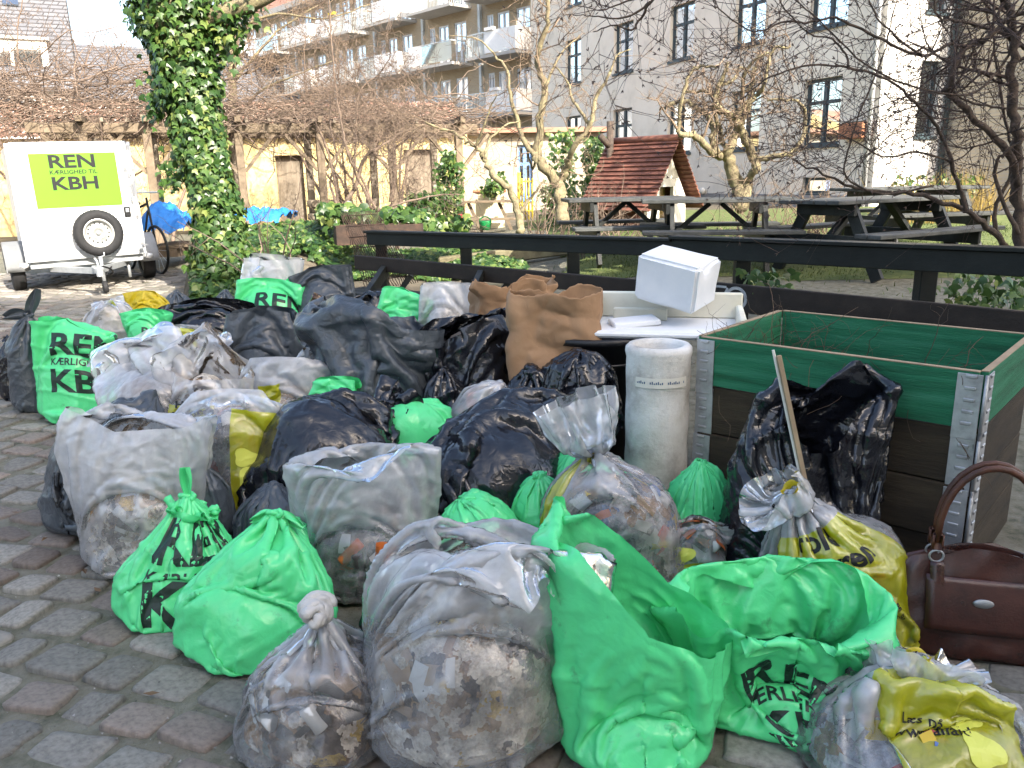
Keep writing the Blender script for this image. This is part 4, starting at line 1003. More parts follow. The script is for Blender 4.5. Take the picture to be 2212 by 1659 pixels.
m = MB(); kk = 1.9; m.add([(p[0]*kk*.95, -.0085, pc[1]+.02+p[1]*kk*.86) for p in LOGO.v], LOGO.f); m.build('lettering', M_ink, tr)
tyre = Matrix.Translation((.16, -.02, fz+.33)) @ Matrix.Rotation(PI/2, 4, 'X')
sp_ = MB(); ro, ri = .305, .185
sp_.lathe([(ri, .015), (ri+.02, .0), (ro-.05, -.004), (ro-.012, .02), (ro, .05), (ro, .12), (ro-.012, .15), (ro-.05, .172), (ri+.02, .168), (ri, .155)], 40, tyre); sp = sp_.build('spare_wheel', M_rub, tr, True)
q = MB()
for k in range(40):
    a = 2*PI*k/40; q.box(ro-.006, ro+.004, -.006, .006, .05, .12, tyre @ Matrix.Rotation(a, 4, 'Z'))
q.build('tread', M_rub, sp)
rm = MB(); rm.lathe([(ri+.004, .158), (ri-.012, .165), (ri-.02, .15), (ri-.03, .11), (.145, .105), (.10, .115), (.085, .125), (.055, .125), (.05, .11), (.0, .11)], 40, tyre); rim = rm.build('rim', M_rim, sp, True)
for k in range(14):
    a = 2*PI*k/14; c_ = tyre @ Vector((.128*math.cos(a), .128*math.sin(a), .1105)); h_ = MB(); h_.lathe([(0, 0), (.011, 0), (.011, .002), (0, .002)], 8, Matrix.Translation(c_) @ Matrix.Rotation(PI/2, 4, 'X')); h_.build('rim_hole', M_ink, rim)
for k in range(5):
    a = 2*PI*k/5+.3; c_ = tyre @ Vector((.07*math.cos(a), .07*math.sin(a), .126)); h_ = MB(); h_.lathe([(0, 0), (.010, 0), (.010, .012), (0, .012)], 6, Matrix.Translation(c_) @ Matrix.Rotation(PI/2, 4, 'X')); h_.build('wheel_nut', M_zinc, rim)
m = MB(); m.lathe([(0, .13), (.028, .13), (.028, .112)], 16, tyre); m.build('hub_cap', M_zinc, rim, True)
m = MB(); m.cbox(.53, .61, -.035, -.002, fz+.52, fz+.65, .008); lk = m.build('lock_box', M_ink, tr); m = MB(); m.box(.55, .59, -.038, -.036, fz+.58, fz+.63); m.build('lock_face', M_zinc, lk)
for x in (-bw/2+.10, bw/2-.06):
    m = MB(); m.tube([(x, -.005, fz+.68), (x, -.03, fz+.70), (x, -.03, fz+.80), (x, -.005, fz+.82)], .008, 6); m.build('grab_handle', M_zinc, tr, True)
m = MB(); m.cbox(-bw/2, bw/2, -.03, .02, fz-.0, fz+.12, .006); m.build('front_sill', M_zinc, tr)
m = MB(); m.cbox(-bw/2+.02, bw/2-.02, .03, .11, fz-.09, fz-.002, .006); m.cbox(-bw/2+.02, -bw/2+.08, .11, bl-.1, fz-.09, fz-.002, .006); m.cbox(bw/2-.08, bw/2-.02, .11, bl-.1, fz-.09, fz-.002, .006); m.build('chassis_frame', M_zinc, tr)
m = MB(); m.bar((-.45, .12, fz-.11), (.0, -.72, fz-.11), .05, .075); m.bar((.45, .12, fz-.112), (.0, -.72, fz-.112), .05, .075); db_ = m.build('drawbar', M_zinc, tr)
m = MB(); m.cbox(-.05, .05, -1.02, -.70, fz-.12, fz-.04, .012); m.tube([(0, -1.0, fz-.05), (0, -.92, fz+.03), (0, -.74, fz+.05)], .014, 6); m.tube([(0, -1.06, fz-.15), (0, -1.06, fz-.05)], .045, 10); m.build('coupling', M_zinc, db_)
m = MB(); m.tube([(.08, -.62, fz+.06), (.08, -.62, .10)], .022, 10); m.tube([(.08, -.62, fz+.05), (.13, -.62, fz+.07), (.13, -.62, fz+.11)], .009, 6); jk = m.build('jockey_stand', M_zinc, tr, True)
m = MB(); m.lathe([(.02, -.03), (.075, -.03), (.085, 0), (.075, .03), (.02, .03)], 16, Matrix.Translation((.08, -.62, .085)) @ Matrix.Rotation(PI/2, 4, 'Y')); m.build('jockey_wheel', M_rub, jk, True)
m = MB(); pts = [(.06, -.75, fz-.05), (.16, -.70, fz-.1), (.2, -.6, fz-.16), (.13, -.5, fz-.2), (.2, -.42, fz-.12), (.25, -.2, fz-.1)]; m.tube(smooth_line(pts, 5), .012, 6); m.build('coiled_cable', M_ink, tr, True)
for s in (-1, 1):
    x = s*(bw/2+.12); c_ = Vector((x, 0.72, .30)); Mw = Matrix.Translation(c_) @ Matrix.Rotation(PI/2, 4, 'Y')
    m = MB(); m.lathe([(.18, -.07), (.24, -.085), (.285, -.075), (.30, -.05), (.30, .05), (.285, .075), (.24, .085), (.18, .07)], 36, Mw); w = m.build('wheel', M_rub, tr, True)
    m = MB(); m.lathe([(.182, -.06), (.165, -.05), (.15, -.02), (.05, -.02), (0, -.02)], 30, Mw); m.lathe([(.182, .06), (.165, .05), (.15, .02), (.05, .02), (0, .02)], 30, Mw); m.build('rim', M_rim, w, True)
    m = MB(); n = 18
    for i in range(n):
        a = PI*(i/(n-1))*1.05 - .05; r_ = .37
        for dx in (-.12, .12): m.v.append((x+dx, 0.72 - r_*math.cos(a), .30 + r_*math.sin(a)))
    for i in range(n): 
        a = PI*(i/(n-1))*1.05 - .05; m.v.append((x + s*.12, 0.72-.32*math.cos(a), .30+.32*math.sin(a)))
    m.f = [(2*i, 2*i+1, 2*i+3, 2*i+2) for i in range(n-1)] + [((2*i+1 if s > 0 else 2*i), 2*n+i, 2*n+i+1, (2*i+3 if s > 0 else 2*i+2)) for i in range(n-1)]
    o = m.build('mudguard', pm('mudguard_grey', (.30, .31, .32), (.24, .25, .26), 5, .5), tr, True); sl = o.modifiers.new('t', 'SOLIDIFY'); sl.thickness = .012
    m = MB(); m.tube([(s*(bw/2-.1), 0.72, .30), (x, 0.72, .30)], .03, 8); m.build('axle_end', M_zinc, tr, True)
    m = MB(); m.lathe([(0, -.012), (.035, -.012), (.035, .012), (0, .012)], 14, Matrix.Translation((s*(bw/2+.05), -.01, fz-.03)) @ Matrix.Rotation(PI/2, 4, 'X')); m.cbox(s*(bw/2+.05)-.05, s*(bw/2+.05)+.05, 0, .05, fz-.06, fz+.0, .01); m.build('marker_lamp', M_tw, tr, True)
m = MB(); m.tube([(.5, .15, fz-.1), (.5, .15, .1)], .022, 8); m.build('support_leg', M_zinc, tr, True)
tpos = at(199, 600, 9.9)
tr.location = (tpos.x, tpos.y, gz(tpos.x, tpos.y+.4)+.0); tr.rotation_euler = (0, R(-1.2), R(33)); tr.scale = (.9, .9, .9)

# ------------------------------------------------------------------ ivy
M_ivy = None
def ivymat(name, rk):
    m, t, n, l, b = newmat(name); b.inputs['Roughness'].default_value = .38; b.inputs['Specular IOR Level'].default_value = .45
    q = n.new('ShaderNodeObjectInfo').outputs['Random'] if rk == 'obj' else n.new('ShaderNodeNewGeometry').outputs['Random Per Island']
    r = ramp(n, [(0, (.018, .050, .012)), (.45, (.042, .095, .02)), (.8, (.085, .15, .034)), (1, (.19, .23, .06))]); l.new(q, r.inputs[0]); l.new(r.outputs[0], b.inputs['Base Color'])
    tl = n.new('ShaderNodeBsdfTranslucent'); mx = n.new('ShaderNodeMixShader'); mx.inputs[0].default_value = .22; hs = n.new('ShaderNodeHueSaturation'); hs.inputs['Value'].default_value = 1.8; hs.inputs['Hue'].default_value = .48
    l.new(r.outputs[0], hs.inputs['Color']); l.new(hs.outputs[0], tl.inputs[0]); l.new(b.outputs[0], mx.inputs[1]); l.new(tl.outputs[0], mx.inputs[2]); l.new(mx.outputs[0], n['Material Output'].inputs['Surface']); return m
M_ivy = ivymat('ivy_leaf', 'isl'); M_ivyo = ivymat('ivy_leaf_single', 'obj')
LEAFP = [(0, -.42, 0), (.30, -.36, .02), (.55, -.05, -.05), (.24, .08, .03), (.0, .62, -.06), (-.24, .08, .03), (-.55, -.05, -.05), (-.30, -.36, .02), (0, 0, .07)]
LEAFF = [(8, 0, 1), (8, 1, 2), (8, 2, 3), (8, 3, 4), (8, 4, 5), (8, 5, 6), (8, 6, 7), (8, 7, 0)]
LP = np.array(LEAFP, np.float32)
def leaf_frame(r, p, nrm, hang=.8):
    n = (Vector(nrm) + Vector((r.gauss(0, .42), r.gauss(0, .42), r.gauss(0, .35)))).normalized()
    d = Vector((r.gauss(0, .5), r.gauss(0, .5), -hang)); y = (d - n*d.dot(n)).normalized(); x = y.cross(n)
    return Matrix(((x.x, y.x, n.x, p[0]), (x.y, y.y, n.y, p[1]), (x.z, y.z, n.z, p[2]), (0, 0, 0, 1)))
def leaf_mass(name, spots, mat, parent):
    "spots: (matrix, size) -> one mesh"
    k = len(spots); V = np.zeros((k, 9, 3), np.float32)
    for i, (M, s) in enumerate(spots): A = np.array(M, np.float32); V[i] = (LP*s) @ A[:3, :3].T + A[:3, 3]
    F = (np.array(LEAFF, np.int32)[None] + (np.arange(k)*9)[:, None, None]).reshape(-1)
    me = bpy.data.meshes.new(name); me.vertices.add(k*9); me.vertices.foreach_set('co', V.reshape(-1)); me.loops.add(len(F)); me.loops.foreach_set('vertex_index', F)
    me.polygons.add(k*8); me.polygons.foreach_set('loop_start', np.arange(k*8, dtype=np.int32)*3); me.polygons.foreach_set('loop_total', np.full(k*8, 3, np.int32)); me.update(calc_edges=True); me.shade_smooth(); me.materials.append(mat)
    o = link(name, me, parent); o['kind'] = 'stuff'; return o
leaf_me = bpy.data.meshes.new('ivy_leaf'); leaf_me.from_pydata(LEAFP, [], LEAFF); leaf_me.shade_smooth(); leaf_me.materials.append(M_ivyo)
def on_axis(axis, rad, r, s=None):
    s = r.random()*(len(axis)-1) if s is None else s; i = min(int(s), len(axis)-2); p = axis[i].lerp(axis[i+1], s-i); q = rad[i]+(rad[i+1]-rad[i])*(s-i); d = (axis[i+1]-axis[i]).normalized()
    a = r.uniform(0, 2*PI); u = d.orthogonal().normalized(); o = u*math.cos(a) + d.cross(u)*math.sin(a)
    return p, o, q
iy = 9.2; r = random.Random(5)
axis = smooth_line([at(478, 590, iy), at(475, 500, iy), at(455, 400, iy), at(430, 300, iy), at(412, 200, iy), at(390, 100, iy), at(365, 10, iy), at(345, -90, iy)], 5)
rad = list(np.interp(np.linspace(0, 1, len(axis)), [0, .12, .3, .5, .7, .85, 1], [.36, .28, .26, .31, .36, .43, .48]))
it = thing('ivy_tree', 'tall leaning tree trunk fully wrapped in green ivy', 'tree', axis[0])
m = MB(); m.tube(axis, [q*.55 for q in rad], 12); m.build('trunk', M_bark_pale, it, True)
m = MB(); lb = smooth_line([at(430, 60, iy), at(480, 30, iy-.1), at(560, 2, iy-.2), at(640, -40, iy-.3)], 4); m.tube(lb, list(np.linspace(.12, .05, len(lb))), 8); m.build('limb', M_bark_pale, it, True)
spots = []
for k in range(7600):
    p, o, q = on_axis(axis, rad, r); lump = 1 + .28*mnoise.noise(p*2.2 + o*1.3); rr = q*lump*r.uniform(.62, 1.04); P = p + o*rr
    spots.append((leaf_frame(r, P, o + Vector((0, -.1, .35))), r.uniform(.055, .105)))
for k in range(380):
    i = r.uniform(0, .62)*(len(lb)-1); P = lb[int(i)] + Vector((r.gauss(0, .12), r.gauss(0, .1), r.gauss(0, .13))); spots.append((leaf_frame(r, P, (r.gauss(0, .5), -.6, .5)), r.uniform(.06, .1)))
for k in range(420):     # hanging side shoots
    b = r.choice(((345, 190), (335, 230), (480, 110), (500, 60), (455, 60), (372, 380))); P = at(b[0]+r.gauss(0, 16), b[1]+r.gauss(0, 26), iy+r.uniform(-.2, .2)); spots.append((leaf_frame(r, P, (r.gauss(0, .5), -.7, .4)), r.uniform(.06, .1)))
spots.sort(key=lambda s: s[0].translation.y - .04*s[0].translation.z)
near_n = 0; rest = []
for (M, s) in spots:
    if near_n < 300 and r.random() < .35: o = link('ivy_leaf', leaf_me, it); o.matrix_local = M @ Matrix.Diagonal((s, s, s, 1)); near_n += 1
    else: rest.append((M, s))
leaf_mass('ivy_crown', rest, M_ivy, it)
# ground cover
spots = []
def cover_h(x, y):
    e = 8.15-(x+3.4)*.28
    return 0.44*S01((y-e)/1.7)*S01((-1.95-x)/.6) + .12*S01((y-e)/.4)*(1+mnoise.noise(Vector((x*1.5, y*1.5, 2))))
for k in range(22000):
    x = r.uniform(-4.3, .2); y = r.uniform(7.4, 12.5); u_ = 512 + 804*(x/(y*.97)); e = 8.15 - (x+3.4)*.28 + .25*mnoise.noise(Vector((x*2, y*2, 0)))
    if y < e or x < -3.55 - (y-9)*.33: continue
    if x > -2.5 and y < 9.7: continue
    h = cover_h(x, y); spots.append((leaf_frame(r, (x, y, gz(x, y)+h*r.uniform(.74, 1.03)+.01), (0, -.45, 1), .3), r.uniform(.05, .105)))
ic = thing('ivy_cover', 'low green ivy spreading over the ground round the wrapped trunk', 'ivy', at(500, 620, 9)); leaf_mass('ivy_leaves', spots, M_ivy, ic); ic['kind'] = 'stuff'
gm = MB(); nx_, ny_ = 50, 40
for j in range(ny_):
    for i in range(nx_):
        x = -4.3+4.5*i/(nx_-1); y = 7.6+5*j/(ny_-1); e = 8.15-(x+3.4)*.28; h = cover_h(x, y)*.72; ok = not (x > -2.5 and y < 9.3) and x > -3.6-(y-9)*.33
        gm.v.append((x, y, gz(x, y) - .02 + (h if ok else 0)))
gm.f = [(j*nx_+i, j*nx_+i+1, (j+1)*nx_+i+1, (j+1)*nx_+i) for j in range(ny_-1) for i in range(nx_-1)]
tag(gm.build('soil_mound', M_dirt, None, True), kind='structure')
# climbing ivy on pergola posts, by the flats and around the playhouse, low ivy behind the fence
def ivy_clump(label, boxes, n, seed, size=(.07, .12)):
    r = random.Random(seed); sp2 = []
    for k in range(n):
        (u0, u1, v0, v1, y) = r.choice(boxes); P = at(r.uniform(u0, u1) + r.gauss(0, 5), r.uniform(v0, v1) + r.gauss(0, 5), y + r.gauss(0, .22)); P.z = max(P.z, gz(P.x, P.y)+.02)
        if mnoise.noise(P*1.6) < -.22: continue
        sp2.append((leaf_frame(r, P, (r.gauss(0, .5), -.6, .4)), r.uniform(*size)))
    c = boxes[0]; t = thing('ivy_clump', label, 'ivy', at((c[0]+c[1])/2, c[3], c[4])); leaf_mass('ivy_leaves', sp2, M_ivy, t); t['kind'] = 'stuff'
ivy_clump('green ivy climbing the end post of the pergola', [(940, 1000, 350, 470, 15.6), (955, 985, 330, 480, 15.4), (880, 940, 420, 470, 14.5)], 1500, 1)
ivy_clump('ivy column on the brick porch behind the two stemmed tree', [(1190, 1240, 280, 480, 16), (1170, 1290, 400, 480, 15.6), (1050, 1085, 380, 420, 16.6)], 1500, 2)
ivy_clump('dark ivy bush against the flue pipe and playhouse', [(1262, 1310, 300, 430, 15), (1270, 1300, 420, 480, 14.6)], 1300, 3)
ivy_clump('low ivy growing behind the stone walls and trough', [(700, 1000, 455, 490, 10.4), (830, 960, 460, 500, 10.6), (900, 1010, 480, 498, 11.2), (690, 760, 450, 478, 11)], 2200, 4, (.08, .14))
ivy_clump('trailing dark ivy under the shrub behind the fence', [(1950, 2230, 620, 680, 5.5), (1600, 1720, 590, 640, 6.1), (2050, 2230, 590, 660, 5.8)], 420, 5, (.05, .09))
ivy_clump('yellow twig plants at the foot of the sunlit wing', [(1930, 2120, 380, 430, 15)], 260, 6, (.05, .1))
# upright yellow stems by the wing wall
ys = thing('yellow_shrub', 'clump of upright yellow stems before the pale brick wall', 'shrub', at(2000, 430, 14)); m = MB(); r = random.Random(9)
for k in range(420):
    p = at(r.uniform(1900, 2150), 438, r.uniform(13.4, 14.6)); p.z = gz(p.x, p.y); q = wander(r, p, (r.uniform(-.5, .5), r.uniform(-.3, .3), 1), r.uniform(.3, .95), 4, .10, .02); m.tube(q, [.006, .005, .004, .003, .002], 4, False)
o = m.build('stems', pm('yellow_stem', (.34, .24, .06), (.22, .15, .04), 5, .7, rnd=('isl', .4)), ys, True); o['kind'] = 'stuff'
# bare bushes of the middle distance (brambles and twigs at the foot of the trees)
for k, (u, v, y, n, h, lab) in enumerate(((1240, 480, 12.8, 60, 1.0, 'brown bramble thicket at the foot of the two stemmed tree'), (1690, 430, 12.0, 60, 1.0, 'thin bare twigs around the base of the fruit tree'), (590, 520, 8.6, 10, 1.5, 'small bare sapling growing out of the ivy'), (760, 420, 12.6, 45, 1.3, 'brown tangled twigs in front of the pergola posts'), (1385, 445, 11.6, 26, .55, 'dry brown flower stalks before the playhouse'))):
    r = random.Random(90+k); b = at(u, v, y); b.z = gz(b.x, b.y); t = thing('bramble', lab, 'bush', b); m = MB(); sw = .75 if n > 12 else .05
    for j in range(n):
        q = wander(r, b + Vector((r.uniform(-sw, sw), r.uniform(-.3, .3), 0)), (r.uniform(-.6, .6), r.uniform(-.3, .3), 1), h*r.uniform(.5, 1.2), 6, .2, -.02); rr = .009 if n > 12 else .012
        m.tube(q, [rr*(1-.12*i) for i in range(7)], 4, False); twigs(m, r, q, rr*.6, 4, .35, 2, .25, .02, .9, .0025, 3)
    o = m.build('twig_mass', M_bark_vine if k != 1 else M_twig_pale, t, True); o['kind'] = 'stuff'
# ------------------------------------------------------------------ plastic bags: cloth tubes relaxed over their contents
def lump_dirs(rs, k=9):
    d = rs.normal(size=(k, 3)); d /= np.linalg.norm(d, axis=1)[:, None]
    return d.astype(np.float32), rs.uniform(2.0, 5.0, k).astype(np.float32), rs.uniform(0, 6.28, k).astype(np.float32)

def simulate(specs, N, M, iters=220, seed=3):
    "specs: dicts with c, r, axis, twist, C, L, sn (cloth length to the neck or None), neck (world), grav, lump, near [(c, r)]"
    B = len(specs); rs = np.random.RandomState(seed); f4 = np.float32
    X = np.zeros((B, N, M, 3), f4)
    dl = np.array([s['L'] / (N - 1) for s in specs], f4); dc = np.array([s['C'] / M for s in specs], f4)
    Cc = np.array([s['c'] for s in specs], f4); Rr = np.array([s['r'] for s in specs], f4)
    grav = np.array([s['grav'] for s in specs], f4)
    kb = np.array([s.get('kb', .1) for s in specs], f4)
    LD = [lump_dirs(np.random.RandomState(s['seed'])) for s in specs]
    ld = np.stack([a[0] for a in LD]); lf = np.stack([a[1] for a in LD]); lp = np.stack([a[2] for a in LD])
    la = np.array([s['lump'] for s in specs], f4)
    neckrow = []; RM = []
    for b, s in enumerate(specs):
        ax = Vector(s['axis']).normalized(); q = Vector((0, 0, 1)).rotation_difference(ax) @ Euler((0, 0, s['twist'])).to_quaternion()
        Q = np.array(q.to_matrix(), f4); RM.append(Q)
        W_ = s['C'] / 2; th = np.arange(M) / M * 2 * PI - PI / 2
        rz = float(np.linalg.norm(Rr[b] * np.array(ax)))
        sn = s['sn']; nr = -1 if sn is None else int(round(sn / dl[b])); neckrow.append(nr)
        for i in range(N):
            d = i * dl[b]; z = -rz + d * .92
            t = min(1, d / (W_ * .8)); a = W_ / 2 * .97 - .10 * W_ * t; bb = .015 + .30 * W_ * t ** .7
            if nr > 0 and i > nr * .75:
                k = 1 - min(1, (i - nr * .75) / (nr * .25)) * .6; a *= k; bb *= k
            if nr > 0 and i > nr: fl = (i - nr) * dl[b]; a = .04 + fl * s.get('flare', .45); bb = a * .8
            if nr < 0 and 'mouth' in s:
                k = S01((d - s['L'] * .45) / (s['L'] * .5)); bb = bb * (1 - k) + bb * s['mouth'] * k; a *= 1 + .22 * (1 - s['mouth']) * k
            x = a * np.cos(th); y = bb * np.sin(th)
            X[b, i, :, 0] = x; X[b, i, :, 1] = y; X[b, i, :, 2] = z
        wob = np.zeros((N, M), f4)
        for _ in range(14):
            kx = rs.randint(2, 12); kz = rs.uniform(-9, 9); ph = rs.uniform(0, 6.28)
            wob += np.sin(kx * th[None] + kz * (np.arange(N) / N)[:, None] * 3 + ph) * rs.uniform(.3, 1) / (3 + kx * .4)
        rad = X[b] * np.array([1, 1, 0], f4); X[b] += rad * (wob * s.get('wob', .10))[..., None]
        X[b, ..., 2] += wob * .006
        if nr > 0:
            X[b, nr+1:, :, 2] += rs.uniform(-.012, .012, (N - nr - 1, M)); top = np.sin(th * 3 + rs.uniform(0, 6)) * .02
            X[b, nr+1:, :, 2] += top[None] * np.linspace(0, 1, N - nr - 1)[:, None]
        X[b] = X[b] @ Q.T + Cc[b]
        if 'flop' in s:   # push the loose top over to one side
            d = np.clip((np.arange(N) * dl[b] - s['flop_at']) / max(.01, s['L'] - s['flop_at']), 0, 1)
            X[b] += (d ** 1.5)[:, None, None] * np.array(s['flop'], f4)
    X += rs.normal(size=X.shape).astype(f4) * .0012
    near = [s.get('near', [])[:4] for s in specs]; K = max([len(n) for n in near] + [0])
    nc = np.zeros((B, K, 3), f4); nr_ = np.full((B, K, 3), 1e-3, f4)
    for b, n in enumerate(near):
        for k in range(K):
            if k < len(n): nc[b, k] = n[k][0]; nr_[b, k] = n[k][1]
            else: nc[b, k] = (0, 0, -9)
    floor = np.array([s['floor'] for s in specs], f4)[:, None, None]
    dlv = dl[:, None, None, None]; dcv = dc[:, None, None, None]; diag = np.sqrt(dl**2 + dc**2)[:, None, None, None]; kbv = kb[:, None, None, None]
    def con(A, Bq, rest, ks, kc):
        d = Bq - A; l = np.sqrt(np.einsum('...i,...i->...', d, d))[..., None] + f4(1e-7)
        e = (l - rest) / l; e = np.where(e > 0, e * ks, e * kc); d *= e * f4(.5); A += d; Bq -= d
    pins = []
    for b, s in enumerate(specs):
        pl = []
        for (az, P, *rest) in s.get('pins', []):
            fr = rest[0] if rest else 1.0; a = R(az) - s['twist'] + PI / 2; row = int((N - 1) * fr)
            pl.append((row, int(round(a / (2 * PI) * M)) % M, np.array(P, f4), rest[1] if len(rest) > 1 else 1))
        pins.append(pl)
    prev = X.copy(); stiff = np.array([s.get('kc', .35) for s in specs], f4)[:, None, None, None]
    dt2 = f4(1.0)
    for it in range(iters):
        v = (X - prev) * f4(.90); prev = X.copy()
        X += v; X[..., 2] -= (grav * f4(.00045))[:, None, None]
        g = min(1.0, .45 + .6 * it / (iters * .45))
        for rep in range(2):
            con(X[:, :, 0::2], X[:, :, 1::2], dcv, f4(1), stiff); con(X[:, :, 1:-1:2], X[:, :, 2::2], dcv, f4(1), stiff)
            con(X[:, :, -1:], X[:, :, :1], dcv, f4(1), stiff)
            con(X[:, 0:-1:2], X[:, 1::2], dlv, f4(1), f4(.6)); con(X[:, 1:-1:2], X[:, 2::2], dlv, f4(1), f4(.6))
        con(X[:, 0:-1:2, :-1], X[:, 1::2, 1:], diag, f4(.5), f4(.12)); con(X[:, 1:-1:2, :-1], X[:, 2::2, 1:], diag, f4(.5), f4(.12))
        con(X[:, 0:-1:2, 1:], X[:, 1::2, :-1], diag, f4(.5), f4(.12)); con(X[:, 1:-1:2, 1:], X[:, 2::2, :-1], diag, f4(.5), f4(.12))
        o = it % 2
        con(X[:, :, o::4][:, :, :M//4], X[:, :, o+2::4], dcv * 2, f4(0), kbv); con(X[:, :, o+2:-4:4], X[:, :, o+4::4][:, :, :X[:, :, o+2:-4:4].shape[2]], dcv * 2, f4(0), kbv)
        for r0 in (o, o + 2):
            A = X[:, r0:-2:4]; con(A, X[:, r0+2::4][:, :A.shape[1]], dlv * 2, f4(0), kbv)
        # bottom seam
        j = np.arange(1, M // 2); mid = (X[:, 0, j] + X[:, 0, M - j]) * .5
        X[:, 0, j] += (mid - X[:, 0, j]) * .6; X[:, 0, M - j] += (mid - X[:, 0, M - j]) * .6
        # tie
        for b in range(B):
            n = neckrow[b]
            if n > 0:
                tr = specs[b].get('tie_r', .022); k = min(1, it / (iters * .55)); cen = X[b, n].mean(0)
                tgt = cen + (np.array(specs[b]['neck'], f4) - cen) * (.06 + .3 * k)
                for dn in (-1, 0, 1):
                    d = X[b, n + dn] - cen; r = np.linalg.norm(d, axis=1)[:, None] + 1e-6; rr = tr * (1 + 5 * (1 - k))
                    X[b, n + dn] = tgt + (cen - cen) + d * np.minimum(1, rr / r) + (np.array(specs[b]['axis'], f4) * dn * dl[b]) * .0
        # corners of the mouth that are held out
        for b in range(B):
            for (row, j, P, w_) in pins[b]:
                for dj in range(-w_, w_ + 1):
                    X[b, row, (j + dj) % M] += (P - X[b, row, (j + dj) % M]) * f4(.25 * (1 - abs(dj) / (w_ + 1)) * min(1, it / 40))
        # neighbours, own contents, floor
        for k in range(K if it > iters * .42 else 0):
            q = (X - nc[:, k][:, None, None]) / nr_[:, k][:, None, None]; l = np.sqrt(np.einsum('...i,...i->...', q, q))[..., None]
            X = np.where((l < 1) & (l > .05), X + (q / np.maximum(l, .05) - q) * nr_[:, k][:, None, None] * f4(.3), X)
        rg = Rr * f4(g)
        q = (X - Cc[:, None, None]) / rg[:, None, None]; h2 = q[..., 0] ** 2 + q[..., 1] ** 2; z2 = q[..., 2] ** 2; hb = h2 / (1 + f4(.22) * np.clip(-q[..., 2], 0, 1)) ** 2
        l = np.where(q[..., 2] < 0, (hb ** 3 + z2 ** 3) ** f4(1 / 6), np.sqrt(h2 + z2))[..., None] + f4(1e-6)
        if it % 4 == 0 or it > iters - 30:
            u = q / (np.sqrt(h2 + z2)[..., None] + f4(1e-6)); lum = np.zeros(l.shape[:3], f4)
            for k in range(ld.shape[1]):
                lum += np.sin(np.einsum('bijc,bc->bij', u, ld[:, k]) * lf[:, k][:, None, None] + lp[:, k][:, None, None])
            lum = (1 + la[:, None, None] * lum / 2.2)[..., None]
        hit = l < lum; Xo = X; X = np.where(hit, X + (q / l * lum - q) * rg[:, None, None], X).astype(f4)
        if it > iters * .3: prev = np.where(hit, prev + (X - prev) * f4(.85), prev)
        else: prev = np.where(hit, prev + (X - Xo), prev)
        qh = (X - Cc[:, None, None]) / Rr[:, None, None]; lh = np.sqrt(qh[..., 0] ** 2 + qh[..., 1] ** 2)
        k_ = np.where((lh > 1.25) & (qh[..., 2] < .1), 1 - .5 * (1 - 1.25 / np.maximum(lh, 1e-3)), 1).astype(f4)
        X[..., :2] = Cc[:, None, None, :2] + (X[..., :2] - Cc[:, None, None, :2]) * k_[..., None]
        below = X[..., 2] < floor
        X[..., 2] = np.where(below, floor, X[..., 2]); prev = np.where(below[..., None], X, prev)
    for b in range(B):   # take out the zigzag of the finest pleats above the tie
        if neckrow[b] > 0:
            Y = X[b, neckrow[b] + 1:]
            for _ in range(3): Y[:] = Y * f4(.5) + (np.roll(Y, 1, 1) + np.roll(Y, -1, 1)) * f4(.25)
    return X, neckrow, (ld, lf, lp, la)

def upsample(X):
    "double the grid (rows open, columns closed) with a smooth kernel"
    N, M, _ = X.shape
    Y = np.empty((N, 2 * M, 3), X.dtype); Y[:, 0::2] = X
    Y[:, 1::2] = (9 * (X + np.roll(X, -1, 1)) - np.roll(X, 1, 1) - np.roll(X, -2, 1)) / 16
    Z = np.empty((2 * N - 1, 2 * M, 3), X.dtype); Z[0::2] = Y
    P = np.concatenate([Y[:1], Y, Y[-1:]], 0); Z[1::2] = (9 * (P[1:-2] + P[2:-1]) - P[:-3] - P[3:]) / 16
    return Z

FOLD = [None]
def creases(X, amp, seed, lo=.05, hi=.14, n=9):
    "sharp little folds pushed out along the normals"
    r_ = np.random.RandomState(seed); du = np.roll(X, -1, 1) - np.roll(X, 1, 1); dv = np.gradient(X, axis=0); nn = np.cross(du, dv); nn /= np.linalg.norm(nn, axis=-1)[..., None] + 1e-9
    h = np.zeros(X.shape[:2])
    for _ in range(n):
        d = r_.normal(size=3); d /= np.linalg.norm(d); e = np.cross(d, r_.normal(size=3)); k = 2 * PI / r_.uniform(lo, hi) / 2
        ph = X @ (d * k) + r_.uniform(0, 6) + 1.3 * np.sin(X @ (e * k * .5) + r_.uniform(0, 6))
        msk = np.clip(np.sin(X @ (r_.normal(size=3) * 9) + r_.uniform(0, 6)) * 1.4, 0, 1)
        h += (1 - np.abs(np.sin(ph))) ** 4 * msk * r_.uniform(.5, 1)
    FOLD[0] = h
    return (X + nn * (h * amp)[..., None]).astype(np.float32)

